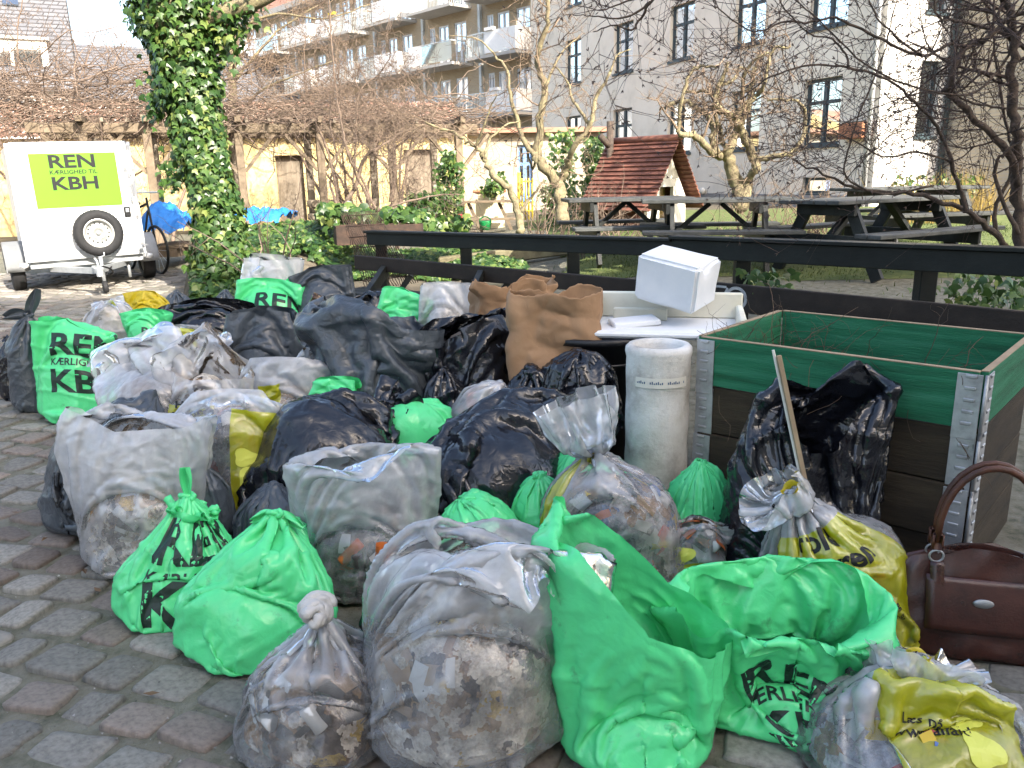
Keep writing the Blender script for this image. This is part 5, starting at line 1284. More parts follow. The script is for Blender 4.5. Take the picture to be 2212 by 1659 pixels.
def grid_mesh(name, X, mat, uvs=True, Lm=1.0, Cm=1.0):
    N, M, _ = X.shape
    me = bpy.data.meshes.new(name); nf = (N - 1) * M
    i, j = np.meshgrid(np.arange(N - 1), np.arange(M), indexing='ij'); j2 = (j + 1) % M
    F = np.stack([i * M + j, i * M + j2, (i + 1) * M + j2, (i + 1) * M + j], -1).reshape(-1, 4)
    me.vertices.add(N * M); me.vertices.foreach_set('co', X.reshape(-1).astype(np.float32))
    me.loops.add(nf * 4); me.loops.foreach_set('vertex_index', F.reshape(-1).astype(np.int32))
    me.polygons.add(nf); me.polygons.foreach_set('loop_start', np.arange(nf, dtype=np.int32) * 4)
    me.polygons.foreach_set('loop_total', np.full(nf, 4, np.int32))
    me.update(calc_edges=True)
    uv = me.uv_layers.new(name='UVMap')
    U = np.stack([np.stack([j, j + 1, j + 1, j], -1) / M * Cm, np.stack([i, i, i + 1, i + 1], -1) / (N - 1) * Lm], -1)
    uv.data.foreach_set('uv', U.reshape(-1).astype(np.float32))
    me.shade_smooth()
    if mat: me.materials.append(mat)
    return me
# ------------------------------------------------------------------ raised bed of four stacked pallet collars
M_greenp = pm('green_stained_board', (.013, .15, .068), (.007, .08, .034), 6, .6, .7, 60, stretch=(.3, .3, 5), c3=(.04, .215, .115), spec=.3, detail=8)
M_board = pm('old_brown_board', (.036, .026, .014), (.015, .011, .007), 4, .85, .7, 50, stretch=(.5, .5, 4), c3=(.062, .046, .026))
M_cut = pm('cut_wood', (.36, .27, .17), (.26, .19, .12), 10, .8)
M_hinge = pm('hinge_steel', (.42, .43, .44), (.27, .27, .27), 12, .5, .2, 50, metal=.7, c3=(.52, .53, .54))
BL0 = at(1512, 722, 3.25); BR0 = at(2126, 812, 2.56)
bf = Vector((BR0.x-BL0.x, BR0.y-BL0.y, 0)); flen = bf.length; bf.normalize(); bk_ = Vector((-bf.y, bf.x, 0)); blen = .80
ztop = (BL0.z+BR0.z)/2; chh = (ztop - gz(BL0.x, BL0.y))/4
bed = thing('raised_bed', 'raised garden bed with green top boards over brown boards and steel hinges', 'planter', (BL0.x, BL0.y, gz(BL0.x, BL0.y)))
def bp(a, b, z): return Vector((BL0.x, BL0.y, 0)) + bf*a + bk_*b + Vector((0, 0, z))
slope = (BR0.z-BL0.z)/flen
for k in range(4):
    z1 = ztop - k*chh; z0 = z1 - chh + .006; mat = M_greenp if k == 0 else M_board; zc, hgt = (z0+z1)/2, z1-z0
    jit = [0, .006, -.005, .004][k]
    for (a, b) in (((0, jit), (flen, jit)), ((0, blen), (flen, blen))):
        m = MB(); m.bar(bp(a[0]+.013, a[1], zc), bp(b[0]-.013, b[1], zc), .022, hgt, c=.002); o = m.build('board', mat, bed)
        if k == 0: m = MB(); m.bar(bp(a[0]+.012, a[1], z1+.0025), bp(b[0]-.012, b[1], z1+.0025), .0225, .003); m.build('bare_edge', M_cut, o)
    for (a, b) in (((0, 0), (0, blen)), ((flen, 0), (flen, blen))):
        m = MB(); m.bar(bp(a[0], a[1]+.012, zc), bp(b[0], b[1]-.012, zc), .022, hgt, c=.002); o = m.build('board', mat, bed)
        if k == 0: m = MB(); m.bar(bp(a[0], a[1]+.012, z1+.0025), bp(b[0], b[1]-.012, z1+.0025), .0225, .003); m.build('bare_edge', M_cut, o)
    for ca_ in (0, flen):
        s = 1 if ca_ == 0 else -1; hz0, hz1 = z0-.035, z1-.006
        hm = MB(); hm.cbox(ca_-.002 if s > 0 else ca_-.075, ca_+.075 if s > 0 else ca_+.002, -.0165+jit, -.0125+jit, hz0, hz1, .001, Matrix(((bf.x, bk_.x, 0, BL0.x), (bf.y, bk_.y, 0, BL0.y), (0, 0, 1, 0), (0, 0, 0, 1))))
        MX = Matrix(((bf.x, bk_.x, 0, BL0.x), (bf.y, bk_.y, 0, BL0.y), (0, 0, 1, 0), (0, 0, 0, 1)))
        for q in range(5):
            z = z0 + (q+.5)*chh/5; hm.cbox(*((ca_+.015, ca_+.05) if s > 0 else (ca_-.05, ca_-.015)), -.022+jit, -.0165+jit, z-.006, z+.006, .003, MX)
        h_ = hm.build('hinge', M_hinge, bed)
        if s < 0:
            hm = MB(); hm.cbox(ca_+.0125, ca_+.0165, .002, .075, hz0, hz1, .001, MX)
            for q in range(5): z = z0 + (q+.5)*chh/5; hm.cbox(ca_+.0165, ca_+.022, .015, .05, z-.006, z+.006, .003, MX)
            hm.build('hinge', M_hinge, bed)
            m = MB(); m.tube([bp(ca_+.012, -.012, hz0), bp(ca_+.012, -.012, hz1)], .006, 8); m.build('hinge_pin', M_hinge, h_, True)
m = MB(); P = [bp(a, b, ztop-.22 + .02*mnoise.noise(Vector((a*5, b*5, 0)))) for b in lin(.02, blen-.02, 12) for a in lin(.02, flen-.02, 12)]
m.add(P, [(j*12+i, j*12+i+1, (j+1)*12+i+1, (j+1)*12+i) for j in range(11) for i in range(11)]); m.build('soil', M_dirt, bed, True)
# dry stalks growing in it
r = random.Random(31); ds = thing('dry_stalks', 'dry brown wiry stalks growing in the raised bed', 'plant', bp(.3, .5, ztop-.2)); m = MB()
for k in range(52):
    a = abs(r.gauss(.12, .16)) if r.random() < .7 else r.uniform(.1, flen-.1); p = bp(min(a, flen-.05), r.uniform(.1, .9)*blen, ztop-.22); q = wander(r, p, (r.uniform(-.7, .5), r.uniform(-.4, .4), 1.2), r.uniform(.2, .46), 7, .22, -.05); rr = r.uniform(.0012, .0022)
    m.tube(q, [rr*(1-.08*i) for i in range(8)], 4, False); twigs(m, r, q, rr*.8, 9, .12, 1, .3, -.02, .9, .0009, 3)
for k in range(16):
    p = bp(r.uniform(.1, flen), -.03, ztop - r.uniform(.0, .25)); q = wander(r, p, (r.uniform(-.6, .6), -.05, -.8), r.uniform(.1, .3), 6, .25, 0); q = [v_ + bk_*min(0, 0) for v_ in q]; m.tube(q, .0011, 3, False)
o = m.build('stalks', pm('dry_stalk', (.13, .085, .055), (.07, .045, .03), 8, .8, rnd=('isl', .5)), ds, True); o['kind'] = 'stuff'

# ------------------------------------------------------------------ white foam pieces, tub
M_foam = pm('foam', (.74, .76, .78), (.66, .68, .70), 5, .75, .25, 160, c3=(.80, .81, .82), bdist=.003)
M_foamdirty = pm('foam_dirty', (.60, .58, .54), (.24, .21, .175), 5, .85, .9, 70, c3=(.76, .75, .73), detail=9, bdist=.004)
M_foamcream = pm('foam_cream', (.74, .72, .60), (.62, .60, .48), 4, .8, .25, 120, c3=(.78, .76, .66), bdist=.003)
tb = at(1290, 730, 4.15); g = gz(tb.x, tb.y); M_tub = pm('black_tub', (.014, .015, .018), (.01, .01, .012), 5, .45, .15, 30)
ttop = at(1290, 712, 4.15).z
tub = thing('plastic_tub', 'black round plastic tub under the white foam tray', 'tub', (tb.x, tb.y, g))
m = MB(); m.lathe([(0, g), (.24, g), (.30, ttop-.03), (.32, ttop-.03), (.325, ttop), (.305, ttop+.005), (.29, ttop-.02), (.235, g+.02), (0, g+.02)], 36, Matrix.Translation((tb.x, tb.y, 0))); m.build('tub_wall', M_tub, tub, True)
m = MB(); m.lathe([(.284, ttop-.14), (.296, ttop-.14), (.297, ttop-.125), (.286, ttop-.125)], 36, Matrix.Translation((tb.x, tb.y, 0)), closed=True); m.build('rim_band', M_tub, tub, True)
tc_ = at(1448, 700, 4.02); My = Matrix.Translation((tc_.x, tc_.y, ttop+.008)) @ Matrix.Rotation(R(-13), 4, 'Z')
ft = thing('foam_tray', 'shallow open white foam tray lying on the black tub', 'tray', My.translation)
m = MB(); m.cbox(-.40, .36, -.22, .24, 0, .035, .012, My); m.build('tray_floor', M_foam, ft)
for q in ((-.40, .36, .205, .24, .035, .17), (-.40, -.365, -.05, .205, .035, .16), (.325, .36, -.22, .205, .035, .11)):
    m = MB(); m.cbox(*q, .008, My); m.build('tray_side', M_foamcream, ft)
m = MB(); m.cbox(-.30, -.02, .10, .13, .035, .10, .006, My); m.build('inner_rib', M_foamcream, ft)
m = MB(); Ms = My @ Matrix.Translation((-.18, -.03, .052)) @ Euler((R(4), R(-3), R(22))).to_matrix().to_4x4(); m.cbox(-.12, .12, -.065, .065, -.014, .014, .005, Ms); tag(m.build('foam_slab', M_foam), 'small flat broken foam slab resting in the foam tray', 'foam piece')
cc = at(1462, 601, 4.05); Mc = Matrix.Translation(cc) @ Euler((R(8), R(10), R(-38))).to_matrix().to_4x4()
bm = bmesh.new(); bmesh.ops.create_cube(bm, size=1); bmesh.ops.scale(bm, vec=(.34, .25, .235), verts=bm.verts); bmesh.ops.bevel(bm, geom=bm.edges[:], offset=.016, segments=3, affect='EDGES')
bmesh.ops.subdivide_edges(bm, edges=[e for e in bm.edges if e.calc_length() > .1], cuts=5, use_grid_fill=True)
for v_ in bm.verts:
    d = (v_.co - Vector((.17, -.02, .11))).length
    if d < .055: v_.co -= Vector((.03, 0, .045))*(1-d/.055)
    v_.co += Vector((1, 1, 1))*mnoise.noise(v_.co*9)*.004
me = bpy.data.meshes.new('foam_block'); bm.to_mesh(me); bm.free(); me.shade_smooth(); me.materials.append(M_foam); o = link('foam_block', me); o.matrix_world = Mc
autosmooth(o, 40); tag(o, 'chunky white foam block with a nick in its corner, tilted on the tray', 'foam block')
cp = at(1420, 860, 3.28); g = gz(cp.x, cp.y); zt = at(1420, 742, 3.28).z; rr = .133
fc = thing('foam_cylinder', 'tall dirty white foam cylinder standing at the corner of the raised bed', 'cylinder', (cp.x, cp.y, g))
m = MB(); H = zt-g; nn = 14; prof = [(rr-.028, g+.0), (rr, g)] + [(rr+.002*math.sin(i*1.7), g+H*i/nn) for i in range(1, nn)] + [(rr+.006, zt-.03), (rr+.004, zt-.012), (rr-.008, zt), (rr-.03, zt-.002), (rr-.036, zt-.02), (rr-.037, zt-.25), (0, zt-.26)]
m.lathe(prof, 44, Matrix.Translation((cp.x, cp.y, 0))); m.build('cylinder_wall', M_foamdirty, fc, True)
m = MB(); tz = zt-.16
for i in range(15):
    a = R(218+i*7); 
    for dz in (0, .042): m.v.append((cp.x+(rr+.0035)*math.cos(a), cp.y+(rr+.0035)*math.sin(a), tz+dz))
m.f = [(2*i, 2*i+2, 2*i+3, 2*i+1) for i in range(14)]; o = m.build('tape_label', M_white, fc, True)
m = MB()
for i in range(26):
    if i % 9 in (5, 6): continue
    a = R(222+i*3.4); a2 = a+R(2.0); h_ = .006 + .006*((i*7) % 3)/2; R2 = rr+.0048
    m.add([(cp.x+R2*math.cos(a), cp.y+R2*math.sin(a), tz+.017), (cp.x+R2*math.cos(a2), cp.y+R2*math.sin(a2), tz+.017), (cp.x+R2*math.cos(a2), cp.y+R2*math.sin(a2), tz+.017+h_), (cp.x+R2*math.cos(a), cp.y+R2*math.sin(a), tz+.017+h_)], ((0,1,2,3),))
q = m.build('printed_marks', pm('blue_print', (.08, .14, .25)), o); q['kind'] = 'stuff'

# ------------------------------------------------------------------ kraft paper sacks
def kraft():
    m, t, n, l, b = newmat('kraft_paper'); b.inputs['Roughness'].default_value = .75; b.inputs['Specular IOR Level'].default_value = .25
    x = texnoise(n, l, 5, 5); rp2 = ramp(n, [(.3, (.26, .155, .085)), (.7, (.36, .225, .13))]); l.new(x.outputs['Fac'], rp2.inputs[0]); l.new(rp2.outputs[0], b.inputs['Base Color'])
    v = n.new('ShaderNodeTexVoronoi'); v.feature = 'DISTANCE_TO_EDGE'; v.inputs['Scale'].default_value = 9; tc = n.new('ShaderNodeTexCoord'); y = texnoise(n, l, 4, 3); 
    mx = n.new('ShaderNodeVectorMath'); mx.operation = 'ADD'; sc = n.new('ShaderNodeVectorMath'); sc.operation = 'SCALE'; sc.inputs['Scale'].default_value = .3
    l.new(y.outputs['Color'], sc.inputs[0]); l.new(tc.outputs['Object'], mx.inputs[0]); l.new(sc.outputs[0], mx.inputs[1]); l.new(mx.outputs[0], v.inputs['Vector'])
    bpn = n.new('ShaderNodeBump'); bpn.inputs['Strength'].default_value = .35; bpn.inputs['Distance'].default_value = .012; l.new(v.outputs['Distance'], bpn.inputs['Height']); l.new(bpn.outputs[0], b.inputs['Normal']); return m
M_kraft = kraft()
def crumple(p, k, seed):
    d = mnoise.voronoi(Vector(p)*k + Vector((seed, 0, 0)))[0]; return .3 - (d[1]-d[0])
def paper_folds(X, seed):
    "straight sharp folds, mostly upright, as in handled paper"
    r_ = np.random.RandomState(seed); du = np.roll(X, -1, 1) - np.roll(X, 1, 1); dv = np.gradient(X, axis=0); nn = np.cross(du, dv); nn /= np.linalg.norm(nn, axis=-1)[..., None] + 1e-9; h = np.zeros(X.shape[:2])
    for k in range(11):
        d = r_.normal(size=3)*np.array([1, 1, .28 if k < 7 else 1.2]); d /= np.linalg.norm(d); f = r_.uniform(3.5, 9) if k < 7 else r_.uniform(4, 11)
        t_ = np.abs((X @ (d*f) + r_.uniform(0, 2)) % 2 - 1); e = r_.normal(size=3)*4; m_ = np.clip(np.sin(X @ e + r_.uniform(0, 6))*2 + .3, 0, 1)
        h += (t_ - .5)*m_/f
    return (X + nn*(h*.11)[..., None]).astype(np.float32)
def paper_sack(label, u, vt, vb, y, w, dep, rz, seed, crush=0.0):
    c = at(u, vb, y); zt = at(u, vt, y).z; z0 = c.z; H = zt-z0; nr, nc = 72, 120; X = np.zeros((nr, nc, 3), np.float32)
    for i in range(nr):
        s = i/(nr-1); 
        for j in range(nc):
            a = 2*PI*j/nc; ex = 7; cx, sx = math.cos(a), math.sin(a); q = (abs(cx)**ex + abs(sx)**ex)**(-1/ex); px, py = cx*q*w/2, sx*q*dep/2*(1-.35*s)
            n_ = crumple((px, py, s*H), 4.2, seed)*.085 + crumple((px, py, s*H), 9.0, seed+3)*.030 + mnoise.noise(Vector((px*3, py*3, s*2+seed)))*.02
            k = 1 - n_*(.35 + crush*s)/max(.12, math.hypot(px, py)) 
            z = s*H + (mnoise.noise(Vector((px*7, py*7, seed)))*.016 + .003*math.sin(j*1.9))*(s**4) - crush*s*s*.10*abs(mnoise.noise(Vector((px*5, py*5, seed+9))))*2
            X[i, j] = (px*k, py*k + .05*crush*s*math.sin(px*9), z)
    X = paper_folds(X, seed)
    t = thing('paper_sack', label, 'paper bag', (c.x, c.y, z0), rz, 'brown paper sacks'); t.location = (0, 0, 0); t.rotation_euler = (0, 0, 0)
    me = grid_mesh('sack_wall', X, M_kraft); o = link('sack_wall', me, t); sl = o.modifiers.new('t', 'SOLIDIFY'); sl.thickness = .0015
    m = MB(); m.add([X[24, j]*[.97, .97, 1] for j in range(0, nc, 2)], [tuple(range(nc//2))]); m.build('fill', M_leaf_dead, t)
    t.location = (c.x, c.y, z0); t.rotation_euler = (0, 0, rz)
paper_sack('tall creased brown paper sack standing among the black bags', 1200, 622, 900, 4.0, .47, .26, R(-6), 2, .25)
paper_sack('crumpled brown paper sack with crushed open top behind another sack', 1108, 596, 790, 4.75, .52, .32, R(10), 7, 1.0)

# ------------------------------------------------------------------ leather handbag
M_leather = pm('brown_leather', (.046, .0145, .010), (.022, .0075, .006), 9, .24, .4, 130, c3=(.07, .022, .015), spec=.55, bdist=.003)
M_strap = pm('tan_leather', (.075, .026, .013), (.04, .016, .009), 12, .42, .4, 120, c3=(.11, .04, .02))
hbp = at(2105, 1335, 2.28); g = gz(hbp.x, hbp.y); HB = Matrix.Translation((hbp.x, hbp.y, g)) @ Matrix.Rotation(R(-14), 4, 'Z')
hb_ = thing('handbag', 'dark brown leather handbag with tan looped handles beside the raised bed', 'handbag', HB.translation)
hz1 = .33; ww = .50; X = np.zeros((26, 72, 3), np.float32)
for i in range(26):
    s = i/25
    for j in range(72):
        a = 2*PI*j/72; ex = 5; cx, sx = math.cos(a), math.sin(a); q = (abs(cx)**ex + abs(sx)**ex)**(-1/ex)
        wd = ww*(1+.04*math.sin(PI*s) - .10*s); dp = .20*(1-.82*s**1.4)+.012; z = hz1*s + .0*cx
        if s < .12: k = .82 + .18*math.sqrt(max(0, 1-(1-s/.12)**2)); wd *= .9+.1*k; dp *= k
        sag = .018*math.cos(cx*PI)*s**3 - .012*mnoise.noise(Vector((cx*3, sx*2, s*4)))
        X[i, j] = (cx*q*wd/2, sx*q*dp/2 + .010*mnoise.noise(Vector((cx*4, sx*4, s*5))), z + sag - .03*abs(cx)**3*s**2)
X[0] = X[0]*np.array([.9, .9, 0]); V = X.reshape(-1, 3); Vw = np.array([HB @ Vector(p) for p in V], np.float32).reshape(26, 72, 3)
me = grid_mesh('bag_body', Vw, M_leather); link('bag_body', me, hb_)
m = MB(); m.add([HB @ Vector(p) for p in X[-1][::2]], [tuple(range(36))]); m.build('top_closure', M_leather, hb_)
def front_y(s): return -(.20*(1-.82*s**1.4)+.012)/2
def strip(mb, a0, a1, s0, s1, out, ny=10):
    o = len(mb.v)
    for i in range(ny):
        s = s0+(s1-s0)*i/(ny-1)
        for a in (a0, a1): mb.v.append(tuple(HB @ Vector((a, front_y(s)-out, hz1*s))))
    mb.f += [(o+2*i, o+2*i+1, o+2*i+3, o+2*i+2) for i in range(ny-1)]
m = MB()
for i in range(13):
    a = -.17+.34*i/12
    for s in np.linspace(.30, .80, 9):
        bot = .02*(abs(a)/.17)**4; m.v.append(tuple(HB @ Vector((a, front_y(s)-.013-.004*math.sin((s-.3)*6), hz1*(s+bot)))))
m.f = [(i*9+j, (i+1)*9+j, (i+1)*9+j+1, i*9+j+1) for i in range(12) for j in range(8)]
o = m.build('front_flap', M_leather, hb_, True); sl = o.modifiers.new('t', 'SOLIDIFY'); sl.thickness = .006
m = MB(); cz = .60; m.lathe([(.0, .004), (.026, .004), (.030, 0), (.026, -.002)], 24, HB @ Matrix.Translation((-.01, front_y(cz)-.021, hz1*cz)) @ Matrix.Rotation(PI/2, 4, 'X') @ Matrix.Diagonal((1, .5, 1, 1))); m.build('oval_badge', M_hinge, hb_, True)
for sgn, dy in ((-1, -.0), (1, .045)):
    pts = [HB @ Vector((-.125*1.0, front_y(.95)-.012+dy, hz1*.98))]; m = MB(); P = []
    for k in range(15):
        a = PI*k/14; P.append(HB @ Vector((-.135*math.cos(a)*1.06+.01*dy*9, -.015+dy-.04*math.sin(a)*0-.012, hz1+.035+.25*math.sin(a)**.85)))
    m.tube(P, .0105, 10); m.build('handle', M_strap, hb_, True)
    for x in (-.14, .14):
        m = MB(); wheel_ring(m, HB @ Vector((x, -.03+dy, hz1-.012)), HB.to_3x3() @ Vector((0, 1, .1)), .02, .0035, 18); m.build('ring', M_hinge, hb_, True)
        m = MB(); m.cbox(x-.017, x+.017, -.036+dy, -.016+dy, hz1+.005, hz1+.065, .006, HB); m.build('handle_tab', M_strap, hb_, True)
        if dy == 0: m = MB(); strip(m, x-.02, x+.02, .55, .93, .016); o = m.build('strap', M_leather, hb_, True); o.modifiers.new('t', 'SOLIDIFY').thickness = .004
# ------------------------------------------------------------------ plastic film materials
def crinkle(n, l, strength, scale=1.0, dist=.010):
    tc = n.new('ShaderNodeTexCoord'); nz = n.new('ShaderNodeTexNoise'); nz.inputs['Scale'].default_value = 9*scale; nz.inputs['Detail'].default_value = 2
    sc = n.new('ShaderNodeVectorMath'); sc.operation = 'SCALE'; sc.inputs['Scale'].default_value = .16; ad = n.new('ShaderNodeVectorMath'); ad.operation = 'ADD'
    l.new(tc.outputs['Object'], nz.inputs['Vector']); l.new(nz.outputs['Color'], sc.inputs[0]); l.new(tc.outputs['Object'], ad.inputs[0]); l.new(sc.outputs[0], ad.inputs[1])
    v = n.new('ShaderNodeTexVoronoi'); v.feature = 'DISTANCE_TO_EDGE'; v.inputs['Scale'].default_value = 17*scale; l.new(ad.outputs[0], v.inputs['Vector'])
    n2 = n.new('ShaderNodeTexNoise'); n2.inputs['Scale'].default_value = 34*scale; n2.inputs['Detail'].default_value = 3; n2.inputs['Distortion'].default_value = 1.2; l.new(tc.outputs['Object'], n2.inputs['Vector'])
    mm = n.new('ShaderNodeMath'); mm.operation = 'MULTIPLY_ADD'; mm.inputs[1].default_value = .55; l.new(n2.outputs['Fac'], mm.inputs[0]); l.new(v.outputs['Distance'], mm.inputs[2])
    bp = n.new('ShaderNodeBump'); bp.inputs['Strength'].default_value = strength; bp.inputs['Distance'].default_value = dist; l.new(mm.outputs[0], bp.inputs['Height']); return bp
def film(name, c1, c2, rough, transl=.0, bump=.5, scale=1.0, spec=.5, dirt=None):
    m, t, n, l, b = newmat(name); b.inputs['Roughness'].default_value = rough; b.inputs['Specular IOR Level'].default_value = spec
    x = texnoise(n, l, 6, 4); r_ = ramp(n, [(.3, c2), (.7, c1)]); l.new(x.outputs['Fac'], r_.inputs[0]); col = r_.outputs[0]
    if dirt:
        y = texnoise(n, l, 11, 8, .7); r2 = ramp(n, [(.60, (0, 0, 0)), (.74, (1, 1, 1))]); l.new(y.outputs['Fac'], r2.inputs[0]); mx = n.new('ShaderNodeMix'); mx.data_type = 'RGBA'; mu = n.new('ShaderNodeMath'); mu.operation = 'MULTIPLY'; mu.inputs[1].default_value = dirt
        l.new(r2.outputs[0], mu.inputs[0]); l.new(mu.outputs[0], mx.inputs['Factor']); l.new(col, mx.inputs['A']); mx.inputs['B'].default_value = (.06, .05, .04, 1); col = mx.outputs['Result']
    l.new(col, b.inputs['Base Color']); bp = crinkle(n, l, bump, scale); l.new(bp.outputs[0], b.inputs['Normal'])
    if transl:
        tl = n.new('ShaderNodeBsdfTranslucent'); mx = n.new('ShaderNodeMixShader'); mx.inputs[0].default_value = transl; l.new(col, tl.inputs[0]); l.new(bp.outputs[0], tl.inputs['Normal'])
        l.new(b.outputs[0], mx.inputs[1]); l.new(tl.outputs[0], mx.inputs[2]); l.new(mx.outputs[0], n['Material Output'].inputs['Surface'])
    return m
M_green = film('green_film', (.12, .80, .31), (.105, .73, .275), .22, .14, .3, .8, .55, .5)
M_black = film('black_film', (.010, .011, .016), (.007, .008, .011), .17, 0, .8, .55, .6)
M_slatef = film('slate_film', (.070, .084, .098), (.052, .062, .075), .28, .08, .45, 1.0, .5)
M_yellowf = film('yellow_film', (.66, .52, .02), (.58, .44, .015), .3, .25, .5)
M_whitef = film('white_film', (.62, .63, .65), (.52, .53, .55), .32, .3, .5, 1.0, .5, .3)
def clear_film(name, haze=.26, panel=None, tint=(.97, .97, .98), dirt=.25, seed=0, ptint=(.70, .70, .0)):
    "thin clear plastic: mostly see-through, hazy at folds; panel = (u0, u1, v0, v1) printed yellow"
    m, t, n, l, b = newmat(name); out = n['Material Output']
    bp = crinkle(n, l, .45, .8)
    tr = n.new('ShaderNodeBsdfTransparent'); tr.inputs[0].default_value = (.94, .95, .96, 1)
    df = n.new('ShaderNodeBsdfDiffuse'); tl = n.new('ShaderNodeBsdfTranslucent'); hz = n.new('ShaderNodeMixShader'); hz.inputs[0].default_value = .30
    l.new(bp.outputs[0], df.inputs['Normal'])
    y = texnoise(n, l, 7, 7, .7); r2 = ramp(n, [(.50, tint), (.72, (.42, .37, .31))]); l.new(y.outputs['Fac'], r2.inputs[0]); mxd = n.new('ShaderNodeMix'); mxd.data_type = 'RGBA'; mxd.inputs['Factor'].default_value = dirt; mxd.inputs['A'].default_value = (*tint, 1); l.new(r2.outputs[0], mxd.inputs['B'])
    col = mxd.outputs['Result']
    lw = n.new('ShaderNodeLayerWeight'); lw.inputs['Blend'].default_value = .35; l.new(bp.outputs[0], lw.inputs['Normal'])
    x = texnoise(n, l, 13, 5, .65, dist=.6); ma = n.new('ShaderNodeMath'); ma.operation = 'MULTIPLY_ADD'; ma.inputs[1].default_value = .30; ma.inputs[2].default_value = haze-.23; l.new(x.outputs['Fac'], ma.inputs[0])
    mb_ = n.new('ShaderNodeMath'); mb_.operation = 'MULTIPLY_ADD'; mb_.inputs[1].default_value = .32; mb_.use_clamp = True; l.new(lw.outputs['Facing'], mb_.inputs[0]); l.new(ma.outputs[0], mb_.inputs[2]); fac = mb_.outputs[0]
    at_ = n.new('ShaderNodeAttribute'); at_.attribute_name = 'fold'; fo_ = n.new('ShaderNodeMath'); fo_.operation = 'MULTIPLY_ADD'; fo_.inputs[1].default_value = 1.0; fo_.use_clamp = True; l.new(at_.outputs['Fac'], fo_.inputs[0]); l.new(fac, fo_.inputs[2]); fac = fo_.outputs[0]
    trc = None
    if panel:
        uv = n.new('ShaderNodeUVMap'); sp2 = n.new('ShaderNodeSeparateXYZ'); l.new(uv.outputs[0], sp2.inputs[0]); prod = None
        for (o_, lo, hi) in (('X', panel[0], panel[1]), ('Y', panel[2], panel[3])):
            for op, val in (('GREATER_THAN', lo), ('LESS_THAN', hi)):
                g = n.new('ShaderNodeMath'); g.operation = op; g.inputs[1].default_value = val; l.new(sp2.outputs[o_], g.inputs[0])
                if prod is None: prod = g.outputs[0]
                else: q = n.new('ShaderNodeMath'); q.operation = 'MULTIPLY'; l.new(prod, q.inputs[0]); l.new(g.outputs[0], q.inputs[1]); prod = q.outputs[0]
        mxp = n.new('ShaderNodeMix'); mxp.data_type = 'RGBA'; l.new(prod, mxp.inputs['Factor']); l.new(col, mxp.inputs['A']); mxp.inputs['B'].default_value = (*ptint, 1); col = mxp.outputs['Result']
        mxt = n.new('ShaderNodeMix'); mxt.data_type = 'RGBA'; l.new(prod, mxt.inputs['Factor']); mxt.inputs['A'].default_value = (.94, .95, .96, 1); mxt.inputs['B'].default_value = (.85, .84, .08, 1); l.new(mxt.outputs['Result'], tr.inputs[0])
        f2 = n.new('ShaderNodeMath'); f2.operation = 'MULTIPLY_ADD'; f2.inputs[1].default_value = .34; f2.use_clamp = True; l.new(prod, f2.inputs[0]); l.new(fac, f2.inputs[2]); fac = f2.outputs[0]
    l.new(col, df.inputs[0]); l.new(col, tl.inputs[0]); l.new(df.outputs[0], hz.inputs[1]); l.new(tl.outputs[0], hz.inputs[2])
    g2 = n.new('ShaderNodeBsdfGlossy'); g2.inputs['Roughness'].default_value = .38; l.new(bp.outputs[0], g2.inputs['Normal']); g2.inputs['Color'].default_value = (.9, .9, .92, 1); h2_ = n.new('ShaderNodeMixShader'); h2_.inputs[0].default_value = .12; l.new(hz.outputs[0], h2_.inputs[1]); l.new(g2.outputs[0], h2_.inputs[2])
    mx = n.new('ShaderNodeMixShader'); l.new(fac, mx.inputs[0]); l.new(tr.outputs[0], mx.inputs[1]); l.new(h2_.outputs[0], mx.inputs[2])
    gl = n.new('ShaderNodeBsdfGlossy'); gl.inputs['Roughness'].default_value = .13; l.new(bp.outputs[0], gl.inputs['Normal']); fr = n.new('ShaderNodeFresnel'); fr.inputs['IOR'].default_value = 1.48; l.new(bp.outputs[0], fr.inputs['Normal'])
    m2 = n.new('ShaderNodeMixShader'); l.new(fr.outputs[0], m2.inputs[0]); l.new(mx.outputs[0], m2.inputs[1]); l.new(gl.outputs[0], m2.inputs[2]); l.new(m2.outputs[0], out.inputs['Surface'])
    return m
